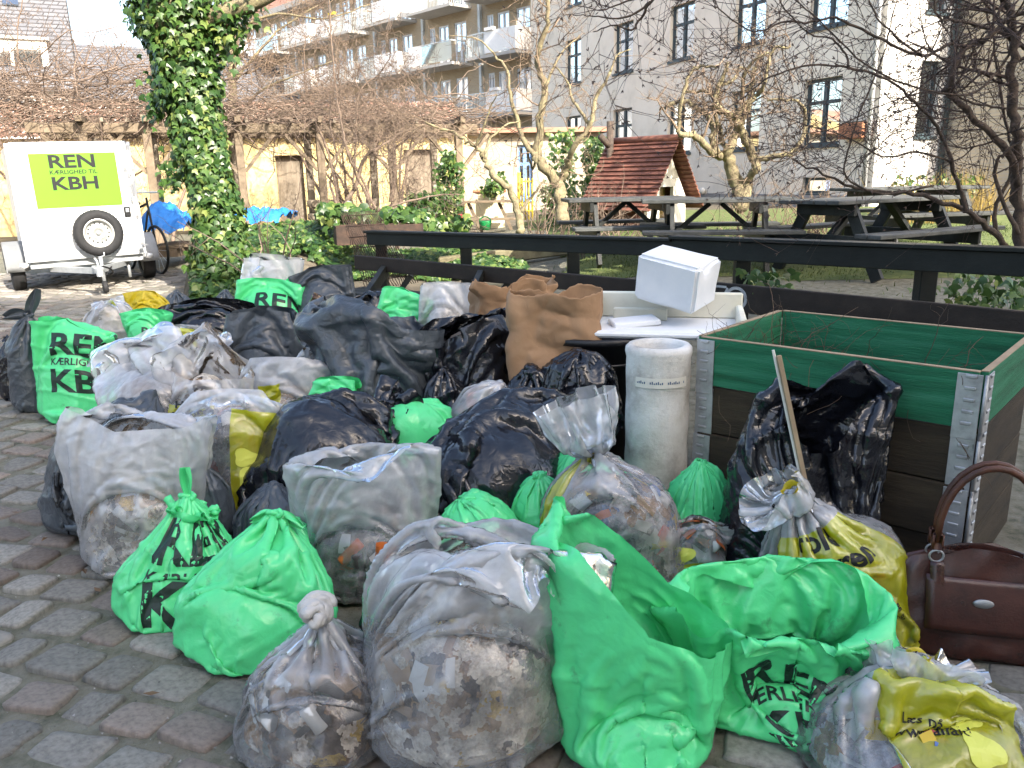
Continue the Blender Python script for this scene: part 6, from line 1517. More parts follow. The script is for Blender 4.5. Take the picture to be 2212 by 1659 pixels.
def trashmat(name, stops, scale=14, bump=.9):
    m, t, n, l, b = newmat(name); b.inputs['Roughness'].default_value = .8; v = n.new('ShaderNodeTexVoronoi'); v.inputs['Scale'].default_value = scale; tc = n.new('ShaderNodeTexCoord'); nz = texnoise(n, l, 8, 4); sc = n.new('ShaderNodeVectorMath'); sc.operation = 'SCALE'; sc.inputs['Scale'].default_value = .35; ad = n.new('ShaderNodeVectorMath'); ad.operation = 'ADD'
    l.new(nz.outputs['Color'], sc.inputs[0]); l.new(tc.outputs['Object'], ad.inputs[0]); l.new(sc.outputs[0], ad.inputs[1]); l.new(ad.outputs[0], v.inputs['Vector'])
    se = n.new('ShaderNodeSeparateColor'); l.new(v.outputs['Color'], se.inputs[0]); r_ = ramp(n, stops, 'CONSTANT'); l.new(se.outputs[0], r_.inputs[0])
    x = texnoise(n, l, 26, 8, .75); r2 = ramp(n, [(.38, (.34, .29, .25)), (.60, (1.15, 1.12, 1.08))]); l.new(x.outputs['Fac'], r2.inputs[0]); mx = n.new('ShaderNodeMix'); mx.data_type = 'RGBA'; mx.blend_type = 'MULTIPLY'; mx.inputs['Factor'].default_value = .8; l.new(r_.outputs[0], mx.inputs['A']); l.new(r2.outputs[0], mx.inputs['B']); l.new(mx.outputs['Result'], b.inputs['Base Color'])
    bpn = n.new('ShaderNodeBump'); bpn.inputs['Strength'].default_value = bump; bpn.inputs['Distance'].default_value = .02; l.new(v.outputs['Distance'], bpn.inputs['Height']); l.new(bpn.outputs[0], b.inputs['Normal']); return m
T_brown = trashmat('debris', [(0, (.07, .045, .028)), (.2, (.22, .125, .06)), (.38, (.48, .43, .37)), (.5, (.09, .058, .035)), (.66, (.30, .18, .085)), (.78, (.52, .47, .41)), (.86, (.12, .16, .13)), (.93, (.42, .29, .06))], 15)
T_paper = trashmat('soiled_paper', [(0, (.62, .57, .48)), (.20, (.07, .05, .035)), (.32, (.70, .66, .58)), (.5, (.26, .16, .08)), (.64, (.62, .56, .46)), (.80, (.05, .04, .035)), (.88, (.40, .26, .13)), (.96, (.60, .40, .06))], 17)
T_mixed = trashmat('mixed_litter', [(0, (.40, .42, .46)), (.2, (.16, .17, .20)), (.34, (.50, .50, .50)), (.5, (.30, .20, .12)), (.62, (.12, .20, .36)), (.7, (.46, .46, .48)), (.84, (.42, .08, .06)), (.9, (.10, .09, .08)), (.96, (.44, .34, .06))], 12)
T_green = trashmat('bottles', [(0, (.07, .10, .06)), (.3, (.14, .16, .12)), (.5, (.24, .25, .23)), (.65, (.05, .07, .05)), (.8, (.18, .17, .13)), (.92, (.32, .33, .32))], 8)
T_dark = trashmat('dark_litter', [(0, (.02, .018, .015)), (.4, (.05, .04, .03)), (.7, (.03, .03, .03)), (.9, (.12, .10, .08))], 12)
M_scr = [pm('scrap_white', (.62, .62, .60), (.5, .5, .48), 9, .6), pm('scrap_red', (.45, .05, .04), (.35, .04, .03), 9, .45), pm('scrap_blue', (.07, .16, .42), (.05, .11, .3), 9, .45), pm('scrap_orange', (.62, .17, .04), (.5, .12, .03), 9, .45), pm('scrap_tan', (.33, .21, .11), (.24, .15, .08), 9, .7), pm('scrap_dark', (.05, .045, .04), (.03, .03, .03), 9, .7), pm('scrap_yellow', (.6, .42, .03), (.5, .34, .02), 9, .5)]

# ------------------------------------------------------------------ the bags
SPEC = []
def bag(u, v, y, hw, hh, col, kind, label, dep=.85, **k):
    "contents centred at a view point and distance; hw, hh: half width and height of the contents in view units"
    c = at(u, v, y); pz = math.hypot(y, 0)*math.cos(R(PITCH)) + (CAM_H-c.z)*math.sin(R(PITCH)); q = pz/1737.0
    rx, rz = hw*q*.98, hh*q; g = gz(c.x, c.y) + .012
    lo = c.z - rz
    if lo < g or k.get('down'): top = c.z + rz; rz = max(.06, (top-g)/2); c.z = g + rz
    ry = min(rx*dep, k.pop('rymax', .3)); k.pop('down', 0)
    s = dict(c=tuple(c), r=(rx, ry, rz), seed=len(SPEC)+k.pop('sd', 1)*100, floor=g, label=label, col=col, kind=kind, twist=k.pop('twist', 0.0), lump=k.pop('lump', .05), grav=k.pop('grav', .12 if kind == 'tied' else .10))
    slack = k.pop('slack', 1.14); s['C'] = 2*PI*math.sqrt((rx*rx+ry*ry)/2)*slack; mer = PI*math.sqrt(((rx+ry)**2/4+rz*rz)/2)
    top = k.pop('top', .18)
    if kind == 'tied':
        nk = k.pop('neck', None); h = k.pop('h', .07)
        if nk: P = at(*nk) if len(nk) == 3 else at(nk[0], nk[1], y)
        else: P = c + Vector((0, 0, rz+h))
        ax = (P-c); hgap = max(.02, ax.length - rz); s['axis'] = tuple(ax.normalized()); s['neck'] = tuple(P)
        s['sn'] = mer*1.0 + hgap*.8; s['L'] = s['sn'] + top
    else:
        s['axis'] = tuple(Vector(k.pop('axis', (0, 0, 1))).normalized()); s['sn'] = None; s['L'] = mer/2 + rz + top; s['kb'] = k.pop('kb', .14)
        if 'flop' in k: s['flop_at'] = k.pop('flop_at', mer/2 + rz*.6)
        s['pins'] = [(p[0], at(p[1], p[2], p[3]), *p[4:]) for p in k.pop('pins', [])]
    s.update(k); SPEC.append(s); return s
HI = []
# front row
bag(390, 1270, 2.60, 116, 102, 'g', 'tied', 'green printed bag knotted at the top, at the cobble edge of the heap', neck=(405, 1075, 2.62), top=.13, print_='logo', pv=.25, ps=1.15, slack=1.22, flare=.12, ears=0, tail=1)
bag(545, 1350, 2.36, 155, 118, 'g', 'tied', 'plain green bag with a small flat knot beside the printed knotted bag', neck=(598, 1112, 2.45), top=.05, slack=1.16, dep=.72, earz=1, kc=.5, kb=.12)
bag(705, 1545, 1.93, 160, 145, 'c', 'tied', 'clear bag of brown debris closed with a rolled knot', neck=(692, 1340, 1.95), top=.05, slack=1.18, fill='brown', haze=.12, roll=1)
bag(1005, 1475, 1.95, 222, 240, 'c', 'open', 'big clear bag of soiled paper with its mouth folded over sideways', top=.42, slack=1.10, fill='paper', mouth=.3, haze=.17, grav=.05, kb=.16, pins=[(180, 960, 1200, 2.05, 1.0, 3), (270, 1150, 1330, 1.72, 1.0, 2), (0, 1320, 1440, 1.78, 1.0, 2), (45, 1290, 1320, 1.92, 1.0, 2), (90, 1120, 1190, 2.1, 1.0, 2)])
bag(1375, 1590, 1.88, 150, 135, 'g', 'open', 'open green bag with one tall flap of its mouth standing up', top=.58, slack=1.2, mouth=.5, fill='dark', kb=.12, grav=.06, alone=1, trim=[(0, .52), (60, .58), (110, .80), (150, 1.0), (190, 1.0), (225, .84), (270, .60), (315, .52)], pins=[(140, 1240, 1085, 2.04, 1.0, 5), (165, 1205, 1080, 2.02, 1.0, 6), (190, 1192, 1140, 1.98, 1.0, 5)])
bag(1680, 1520, 2.02, 175, 115, 'g', 'open', 'crumpled green bag with a dark gaping mouth and printed letters', top=.30, slack=1.4, fill='dark', print_='logo', pv=.15, grav=.06, wob=.45, kb=.05, trim=[(0, .95), (40, .82), (90, 1.0), (130, .84), (180, .96), (215, .72), (250, .86), (280, .68), (320, .88)], pins=[(90, 1650, 1270, 2.18, 1.0, 2), (180, 1480, 1360, 1.98, 1.0, 2), (250, 1590, 1440, 1.80, .93, 2), (300, 1740, 1420, 1.82, .93, 2), (0, 1865, 1370, 2.08, 1.0, 2), (130, 1530, 1290, 2.15, 1.0)])
bag(1950, 1620, 1.80, 225, 130, 'c', 'tied', 'clear bag with yellow print tied under a frilly tuft, by the handbag', neck=(1985, 1425, 1.84), top=.19, slack=1.14, fill='mixed', haze=.12, panel=(-.03, .36, .0, .66), flare=.7, print_='lille', tie='y')
bag(1820, 1245, 2.42, 150, 122, 'c', 'tied', 'clear bag with yellow nature slogan panel and two sticks poking out', neck=(1712, 1062, 2.40), top=.20, slack=1.14, fill='green', haze=.14, panel=(-.15, .36, .0, .62), print_='hold', flare=.5, tie='y')
bag(1328, 1130, 2.72, 146, 122, 'c', 'tied', 'clear bag of wrappers tied with yellow, a tall frilly tuft on top', neck=(1283, 980, 2.74), top=.30, slack=1.12, fill='mixed', haze=.14, panel=(-.46, -.20, .0, .75), flare=.42, tie='y', grav=.05, alone=1)
bag(1502, 1210, 2.62, 56, 95, 'c', 'open', 'small clear bag with yellow leaf print beside the wrapper bag', top=.08, slack=1.15, fill='green', panel=(-.09, .12, .0, .24), mouth=.3, haze=.2, emblem=1)
bag(1507, 1130, 2.86, 70, 125, 'g', 'tied', 'small green bag with a gathered rosette next to the foam cylinder', h=.03, top=.05, slack=1.3, twist=.4)
bag(1715, 1140, 2.66, 145, 175, 'k', 'open', 'tall black bag with a ragged open top leaning on the raised bed', top=.38, slack=1.25, fill='dark', mouth=.35, dep=.6, rymax=.13, kb=.25, grav=.05, pins=[(0, 1915, 850, 2.72), (180, 1730, 850, 2.75), (270, 1800, 905, 2.62), (90, 1830, 840, 2.8)])
bag(1422, 1365, 2.30, 102, 82, 'g', 'tied', 'squat green bag with a twisted rosette between the open green bags', h=.02, top=.07, slack=1.35)
bag(1262, 1085, 3.05, 88, 120, 'g', 'tied', 'green bag tucked behind the tuft topped wrapper bag', neck=(1255, 955, 3.02), top=.06, slack=1.25)
bag(1055, 1050, 3.12, 172, 130, 'k', 'tied', 'large shiny black bag slumped sideways in the middle of the heap', neck=(1285, 885, 3.38), top=.16, slack=1.45, wob=.2, kb=.08, flare=.6)
bag(695, 985, 3.25, 142, 112, 'k', 'tied', 'black bag with folded pleats and a gathered corner behind the clear bags', neck=(822, 872, 3.45), top=.20, slack=1.5, wob=.25, kb=.08, flare=.6)
bag(792, 1195, 2.78, 132, 95, 'c', 'open', 'upright clear bag with greenish bottles and an orange wrapper', top=.30, slack=1.06, fill='green', mouth=.35, haze=.16, kb=.3, grav=.02, pins=[(0, 942, 988, 2.75, 1.0, 3), (180, 655, 1035, 2.75, 1.0, 3), (270, 800, 1040, 2.6, 1.0, 2), (90, 800, 1005, 2.9, 1.0, 2)], orange=1)
bag(1028, 1155, 2.72, 92, 82, 'g', 'tied', 'round green bag with knotted top below the slumped black bag', neck=(990, 1082, 2.72), top=.06, slack=1.2)
bag(600, 1140, 2.95, 80, 80, 's', 'tied', 'dark slate bag peeking out behind the plain green bag', h=.03, top=.05, slack=1.3)
bag(312, 1135, 3.0, 122, 118, 'c', 'open', 'milky clear bag with its wide mouth flap folded up', top=.40, slack=1.12, fill='paper', haze=.22, mouth=.25, kb=.12, grav=.05, alone=1, trim=[(90, 1.0), (150, 1.0), (200, .95), (270, .78), (330, .8), (20, .95)], pins=[(170, 240, 895, 3.05, 1.0, 4), (20, 470, 950, 3.0, 1.0, 4), (90, 340, 895, 3.1, 1.0, 3)])
bag(222, 1030, 3.30, 108, 135, 's', 'tied', 'slate grey printed bag at the cobble edge with torn holes', neck=(330, 860, 3.5), top=.10, slack=1.2, print_='logo', pv=.20)
# second rank
bag(163, 830, 4.85, 72, 88, 'g', 'open', 'green printed bag standing open at the far cobble edge', top=.20, slack=1.06, mouth=.35, fill='dark', print_='logo', pv=.42, kb=.35, grav=.03, pins=[(180, 100, 688, 4.85, 1.0, 2), (0, 245, 745, 4.85, 1.0, 2)])
bag(66, 795, 5.0, 45, 98, 's', 'tied', 'tall slate bag tied with two floppy ears nearest the trailer', neck=(62, 682, 5.0), top=.03, slack=1.15, ears=1)
bag(350, 860, 4.05, 110, 65, 'c', 'open', 'hazy clear bag flopping over the green printed bag', top=.42, slack=1.25, fill='brown', haze=.30, mouth=.25, pins=[(180, 178, 800, 4.3, 1.0, 3), (200, 290, 712, 4.5, 1.0, 2), (0, 400, 770, 4.3)])
bag(450, 880, 3.95, 78, 75, 'c', 'open', 'clear bag with a tall pointed peak and yellow text panel', top=.40, slack=1.2, fill='paper', haze=.20, mouth=.2, alone=1, panel=(-.30, -.02, .10, .60), print_='hold2', trim=[(0, .62), (60, .8), (100, 1.0), (150, .85), (200, .7), (270, .6)], pins=[(90, 452, 708, 4.0, 1.0, 3), (105, 445, 712, 4.0, 1.0, 3)])
bag(505, 985, 3.3, 102, 120, 'c', 'open', 'clear bag with yellow flower print between slate and black bags', top=.14, slack=1.12, fill='mixed', haze=.18, panel=(-.10, .14, .1, .62), mouth=.3, emblem=1, alone=1, pins=[(90, 505, 842, 3.45, 1.0, 3), (0, 590, 880, 3.3, 1.0, 2), (180, 410, 900, 3.3, 1.0, 2)])
bag(625, 890, 4.10, 82, 70, 'c', 'open', 'clear bag with an open rolled mouth in the middle of the heap', top=.20, slack=1.15, fill='paper', haze=.22, mouth=.6, panel=(-.10, .02, .1, .5), pins=[(0, 715, 790, 4.1), (90, 660, 765, 4.2), (180, 560, 800, 4.1)])
bag(242, 695, 5.9, 52, 42, 'c', 'tied', 'small pale clear bag with a yellow topped tuft near the trailer', neck=(232, 655, 5.9), top=.13, slack=1.2, fill='paper', haze=.36, panel=(-.06, .04, .42, .9))
bag(322, 725, 5.6, 40, 45, 'g', 'open', 'small green printed bag with open mouth among clear bags', top=.10, slack=1.1, mouth=.5, fill='dark', print_='logo', ps=.6)
bag(402, 770, 5.1, 72, 48, 'c', 'open', 'clear bag of crumpled newspaper with a yellow edge', top=.06, slack=1.2, fill='paper', haze=.14, panel=(-.3, .0, .22, .8), mouth=.5)
bag(322, 680, 6.6, 32, 28, 'y', 'open', 'small bright yellow carrier bag behind the printed green one', top=.16, slack=1.2, mouth=.2, pins=[(0, 345, 648, 6.6)])
bag(455, 715, 6.0, 82, 48, 'k', 'open', 'wide black bag with a drooping black mouth near the ivy', top=.22, slack=1.3, mouth=.4, fill='dark', grav=.3, pins=[(200, 375, 655, 5.9), (330, 520, 690, 5.9)])
bag(592, 672, 6.4, 70, 55, 'g', 'open', 'green printed bag wrapped in a clear bag by the ivy', top=.10, slack=1.15, mouth=.3, fill='dark', print_='logo', pv=.25, pins=[(180, 548, 610, 6.4)])
bag(575, 660, 6.7, 60, 45, 'c', 'open', 'clear bag with a tall white peak beside the ivy', top=.30, slack=1.15, fill='paper', haze=.34, mouth=.3, pins=[(180, 572, 570, 6.6, 1.0, 2)])
bag(700, 655, 6.4, 58, 60, 's', 'open', 'slate bag standing with a wide flat mouth beside the stone wall', top=.14, slack=1.12, mouth=.25, fill='dark', kb=.3, pins=[(180, 638, 583, 6.4, 1.0, 2), (0, 742, 575, 6.4, 1.0, 2)])
bag(655, 660, 6.55, 40, 50, 'g', 'open', 'green bag edge squeezed behind the flat mouthed slate bag', top=.14, slack=1.15, mouth=.3, pins=[(180, 633, 590, 6.5)])
bag(570, 790, 4.9, 76, 68, 's', 'open', 'slate bag with two raised points in the middle of the heap', top=.22, slack=1.2, mouth=.3, fill='dark', pins=[(180, 545, 692, 4.9), (0, 612, 692, 4.95)])
bag(825, 830, 4.15, 112, 85, 's', 'open', 'big slate bag drawn up to a peak under the brown bottle', top=.62, slack=1.35, mouth=.15, fill='dark', kb=.06, grav=.12, wob=.3, cr=1.4, alone=1, trim=[(0, .62), (60, .7), (120, 1.0), (180, 1.0), (240, .8), (300, .62)], pins=[(175, 690, 662, 4.45, 1.0, 4), (140, 712, 655, 4.5, 1.0, 4), (100, 740, 672, 4.55, .95, 3)])
bag(670, 728, 5.4, 42, 42, 'k', 'tied', 'small black bag gathered tight below the brown bottle', neck=(672, 690, 5.4), top=.05, slack=1.3)
bag(800, 700, 6.0, 55, 60, 'k', 'tied', 'black bag with a crumpled twisted top by the bench', neck=(788, 640, 6.0), top=.14, slack=1.3)
bag(862, 715, 5.7, 52, 55, 'g', 'open', 'bright green bag with a pointed corner by the bench', top=.20, slack=1.1, mouth=.15, kb=.3, pins=[(180, 862, 628, 5.7), (0, 920, 655, 5.7)])
bag(905, 775, 5.0, 72, 48, 'k', 'open', 'low black bag with an upright strip in front of the green corner bag', top=.16, slack=1.35, mouth=.3, fill='dark', grav=.3, pins=[(180, 880, 690, 5.0)])
bag(1020, 810, 4.2, 88, 115, 'k', 'open', 'tall crumpled black bag beside the standing paper sack', top=.24, slack=1.35, mouth=.4, fill='dark', wob=.2, pins=[(90, 1050, 680, 4.3), (0, 1105, 700, 4.3)])
bag(962, 705, 5.6, 52, 62, 'c', 'open', 'clear bag holding white boxes behind the black bags', top=.14, slack=1.08, mouth=.4, fill='white', haze=.32, kb=.35, grav=.03, pins=[(180, 928, 618, 5.6, 1.0, 2), (0, 1018, 608, 5.6, 1.0, 2)])
bag(1045, 890, 3.75, 72, 52, 'c', 'tied', 'small dusty clear bag tied in a fat knot', neck=(1085, 835, 3.75), top=.10, slack=1.25, fill='green', haze=.30, flare=.3)
bag(725, 880, 3.85, 48, 36, 'g', 'open', 'small green bag showing two points between clear and slate', top=.13, slack=1.3, mouth=.3, pins=[(0, 758, 818, 3.9), (180, 700, 840, 3.85)])
bag(880, 940, 3.5, 92, 78, 'g', 'tied', 'smooth green bag lying behind the upright clear bag', h=.02, top=.05, slack=1.05, neck=(965, 895, 3.6))
bag(1250, 830, 3.72, 80, 66, 'k', 'tied', 'black bag with a rounded crinkled top before the paper sack', h=.01, top=.03, slack=1.4, wob=.2)
bag(490, 668, 6.9, 28, 30, 's', 'tied', 'little slate bag with a tied ruff beside the ivy edge', h=.03, top=.07, slack=1.3)
bag(385, 665, 7.2, 30, 28, 's', 'tied', 'little slate bag behind the yellow carrier bag', h=.03, top=.07, slack=1.3)
bag(625, 745, 5.6, 60, 45, 'k', 'tied', 'crinkled black bag lying below the printed green wrapped bag', h=.03, top=.06, slack=1.35)
bag(760, 800, 4.9, 60, 60, 'k', 'tied', 'black bag sunk behind the peaked slate bag', h=.03, top=.06, slack=1.3)
bag(945, 1135, 2.95, 60, 70, 'k', 'tied', 'small black bag wedged under the slumped black bag', h=.02, top=.05, slack=1.3)
bag(1100, 1265, 2.45, 120, 80, 'c', 'open', 'low clear bag of leaves pressed between the big clear bags', top=.08, slack=1.25, fill='brown', haze=.24, mouth=.4, panel=(.1, .3, .1, .6))
bag(440, 1085, 3.05, 60, 70, 's', 'tied', 'slate bag squeezed between the milky bag and the knotted green bag', h=.02, top=.05, slack=1.3)
bag(640, 1190, 2.72, 50, 60, 'g', 'tied', 'green printed bag corner between plain green and upright clear bag', h=.02, top=.05, slack=1.2, print_='logo', ps=.6)
bag(1165, 1120, 2.85, 60, 90, 'g', 'tied', 'green bag pressed beside the tuft topped bag and slumped black bag', h=.02, top=.04, slack=1.2)
bag(880, 1320, 2.35, 80, 70, 'k', 'tied', 'black bag deep between the upright clear bag and the big clear one', h=.02, top=.04, slack=1.3)
bag(960, 870, 4.0, 50, 60, 'k', 'tied', 'black bag between the peaked slate bag and the tall crumpled black one', h=.03, top=.05, slack=1.35)
bag(1150, 870, 3.75, 55, 60, 'k', 'tied', 'black bag at the foot of the standing paper sack', h=.03, top=.05, slack=1.35)
bag(470, 790, 4.7, 45, 45, 'c', 'tied', 'pale clear bag with a tuft between slate and newspaper bags', h=.04, top=.14, slack=1.2, fill='paper', haze=.3)
bag(690, 790, 4.7, 45, 50, 'k', 'tied', 'glossy black bag between the two slate bags', h=.03, top=.06, slack=1.35)
bag(30, 800, 5.25, 30, 60, 'k', 'tied', 'black bag half hidden behind the eared slate bag', h=.03, top=.05, slack=1.3)
bag(1560, 1600, 2.1, 40, 60, 'g', 'tied', 'green bag corner under the gaping green bag', h=.02, top=.03, slack=1.2)

for i, s in enumerate(SPEC):
    c = Vector(s['c']); nb = []
    for j, t in enumerate(SPEC):
        if i == j: continue
        d = (Vector(t['c'])-c).length; m_ = max(s['r'])+max(t['r'])+.18
        if d < m_: nb.append((d/m_, t['c'], tuple(x*.86 for x in t['r'])))
    nb.sort(key=lambda x: x[0]); s['near'] = [] if s.get('alone') else [(a, b) for _, a, b in nb[:4]]
NEARN = 21
GRID = {}
for (ids, N_, M_, itn) in ((list(range(NEARN)), 88, 128, 270), (list(range(NEARN, len(SPEC))), 44, 64, 200)):
    Xs, nrw, lum = simulate([SPEC[i] for i in ids], N_, M_, itn, seed=4)
    for k, i in enumerate(ids): GRID[i] = (Xs[k], nrw[k], [a[k] for a in lum])

def refine(mb, step=.012):
    bm = bmesh.new(); vs_ = [bm.verts.new(v) for v in mb.v]
    for f in mb.f:
        try: bm.faces.new([vs_[i] for i in f])
        except ValueError: pass
    xs = [v[0] for v in mb.v]; ys = [v[1] for v in mb.v]
    for ax, lo, hi in ((0, min(xs), max(xs)), (1, min(ys), max(ys))):
        k = math.floor(lo/step)+1
        while k*step < hi:
            bmesh.ops.bisect_plane(bm, geom=bm.verts[:]+bm.edges[:]+bm.faces[:], plane_co=(k*step, 0, 0) if ax == 0 else (0, k*step, 0), plane_no=(1, 0, 0) if ax == 0 else (0, 1, 0)); k += 1
    bmesh.ops.triangulate(bm, faces=bm.faces[:]); bm.verts.index_update()
    V = np.array([v.co[:2] for v in bm.verts]); F = [tuple(v.index for v in f.verts) for f in bm.faces]; bm.free(); return V, F
def wrap(X, L, C, jf, V, F, uc, vc, k=1.0, rot=0.0, off=.0022):
    "lay flat shapes on the film"
    N, M, _ = X.shape; c, s = math.cos(rot), math.sin(rot); u = uc + (V[:, 0]*c - V[:, 1]*s)*k; v = vc + (V[:, 0]*s + V[:, 1]*c)*k
    cj = (jf + u/C*M) % M; ri = np.clip(v/L*(N-1), 0, N-1.001); i0 = ri.astype(int); fi = (ri-i0)[:, None]; j0 = cj.astype(int) % M; fj = (cj-np.floor(cj))[:, None]; j1 = (j0+1) % M; i1 = np.minimum(i0+1, N-1)
    P = (X[i0, j0]*(1-fj)+X[i0, j1]*fj)*(1-fi) + (X[i1, j0]*(1-fj)+X[i1, j1]*fj)*fi
    du = (X[i0, j1]-X[i0, j0]) + (X[i1, j1]-X[i1, j0]); dv = (X[i1, j0]-X[i0, j0]) + (X[i1, j1]-X[i0, j1]); n = np.cross(du, dv); n /= np.linalg.norm(n, axis=1)[:, None]+1e-9
    P = P + n*off; ok = (v > 0) & (v < L)
    m = MB(); m.v = [tuple(p) for p in P]; m.f = [f for f in F if ok[list(f)].all()]; return m
LOGO_R = refine(LOGO)
HOLD_R = refine(letters([('Hold', .105, .03, -.0, .22, 0, None), ('naturen', .105, .03, .03, .13, 0, None), ('ren', .105, .03, -.05, .04, 0, None), ('Danmarks', .042, .01, -.02, -.045, 0, None), ('Naturfredningsforening', .036, .01, .03, -.085, 0, .30), ('laver lavpraktisk indsamling', .034, .01, .03, -.122, 0, .30), ('af affald', .042, .01, -.03, -.16, 0, None)]))
LILLE_R = refine(letters([('Hold', .05, .02, 0, .14, 0, None), ('vil du', .045, .015, .01, .10, 0, None), ('Læs på', .04, .012, 0, -.06, 0, None), ('www.affald', .045, .014, .04, -.11, 0, None)]))
M_print_g = pm('print_on_green', (.012, .035, .025), (.01, .02, .015), 30, .4)
def emblem_mb():
    m = MB(); n = 26
    def blob(rx, ry, cx, cy, p):
        o = len(m.v); 
        for i in range(n): a = 2*PI*i/n; q = 1+p*math.cos(3*a); m.v.append((cx+rx*q*math.cos(a), cy+ry*q*math.sin(a), 0))
        m.f.append(tuple(range(o, o+n)))
    blob(.07, .055, 0, 0, .16); blob(.055, .04, -.03, .10, .2); return m
EMB_R = refine(emblem_mb()); M_emblem = pm('print_pale_yellow', (.66, .68, .12), (.6, .62, .1), 5, .4)
M_dot = pm('print_dot', (.25, .30, .22))
RULE_R = refine(letters([('_', .3, .0, 0, 0, 0, .26)]))

def knot(parent, pos, mat, r_, seed):
    rr = random.Random(seed); m = MB(); P = []
    for k in range(40):
        a = 2*PI*k/40; q = Vector((math.sin(a)+2*math.sin(2*a), math.cos(a)-2*math.cos(2*a), -math.sin(3*a)))*(r_*.33); P.append(Vector(pos) + Vector((q.x, q.z*.8, q.y*.6)))
    m.tube(P, [r_*(.36+.08*math.sin(k*2.1+seed)) for k in range(40)], 9, closed=True); return m.build('knot', mat, parent, True)
def rolled(parent, pos, mat, r_):
    m = MB(); P = []; n = 90
    for k in range(n):
        a = 2*PI*k/22; q = r_*(1 - .62*k/n); P.append(Vector(pos) + Vector((q*math.cos(a), -.018*k/n*3 + .012*math.sin(a*2), q*math.sin(a)*.95)))
    m.tube(P, [r_*(.34+.06*math.sin(k*1.3)) for k in range(n)], 9); return m.build('rolled_knot', mat, parent, True)
def ear(parent, pos, d, side, ln, wd, mat, seed):
    m = MB(); n, w = 12, 7; d = Vector(d); sv = Vector(side)
    for i in range(n):
        s = i/(n-1); c = Vector(pos) + d*ln*s + Vector((0, 0, -.35*ln*s*s*(1 if seed % 2 else .2))); ww = wd*(.25+.75*math.sin(PI*min(1, .15+s*.75)))
        for j in range(w): q = j/(w-1)-.5; m.v.append(tuple(c + sv*ww*q + Vector((0, -1, .3))*(.016*math.cos(q*9+seed+s*2)*(.4+s))))
    m.f = [(i*w+j, i*w+j+1, (i+1)*w+j+1, (i+1)*w+j) for i in range(n-1) for j in range(w-1)]; return m.build('bag_ear', mat, parent, True)
def content_mesh(s, lum, floor, scale=.965, n=40, mm=64, rough=.03):
    ld, lf, lp, la = lum; ph = np.linspace(.02, PI-.02, n); th = np.linspace(0, 2*PI, mm, endpoint=False); P, T = np.meshgrid(ph, th, indexing='ij')
    d = np.stack([np.sin(P)*np.cos(T), np.sin(P)*np.sin(T), -np.cos(P)], -1); L_ = np.zeros(d.shape[:2])
    for k in range(len(lf)): L_ += np.sin(d @ ld[k]*lf[k]+lp[k])
    rad = (1 + la*L_/2.2); hb = (d[..., 0]**2+d[..., 1]**2)/(1+.22*np.clip(-d[..., 2], 0, 1))**2; rad = rad/np.where(d[..., 2] < 0, (hb**3+d[..., 2]**6)**(1/6), 1); X = np.empty_like(d)
    for i in range(n):
        for j in range(mm):
            v = Vector(d[i, j]*np.array(s['r'])); w = mnoise.voronoi((v+Vector(s['c']))*14)[0]; X[i, j] = np.array(s['c']) + np.array(v)*rad[i, j]*scale*(1-rough*2.2*w[0])
    X[..., 2] = np.maximum(X[..., 2], floor+.004); return X
FILL = dict(brown=T_brown, paper=T_paper, mixed=T_mixed, green=T_green, dark=T_dark, white=pm('box_card', (.62, .60, .56), (.5, .48, .45), 3, .7))
BASE = dict(g=M_green, k=M_black, s=M_slatef, y=M_yellowf, w=M_whitef)
GRP = dict(g='green plastic rubbish bags', k='black plastic rubbish bags', s='slate grey plastic rubbish bags', c='clear plastic rubbish bags', y='yellow carrier bags')
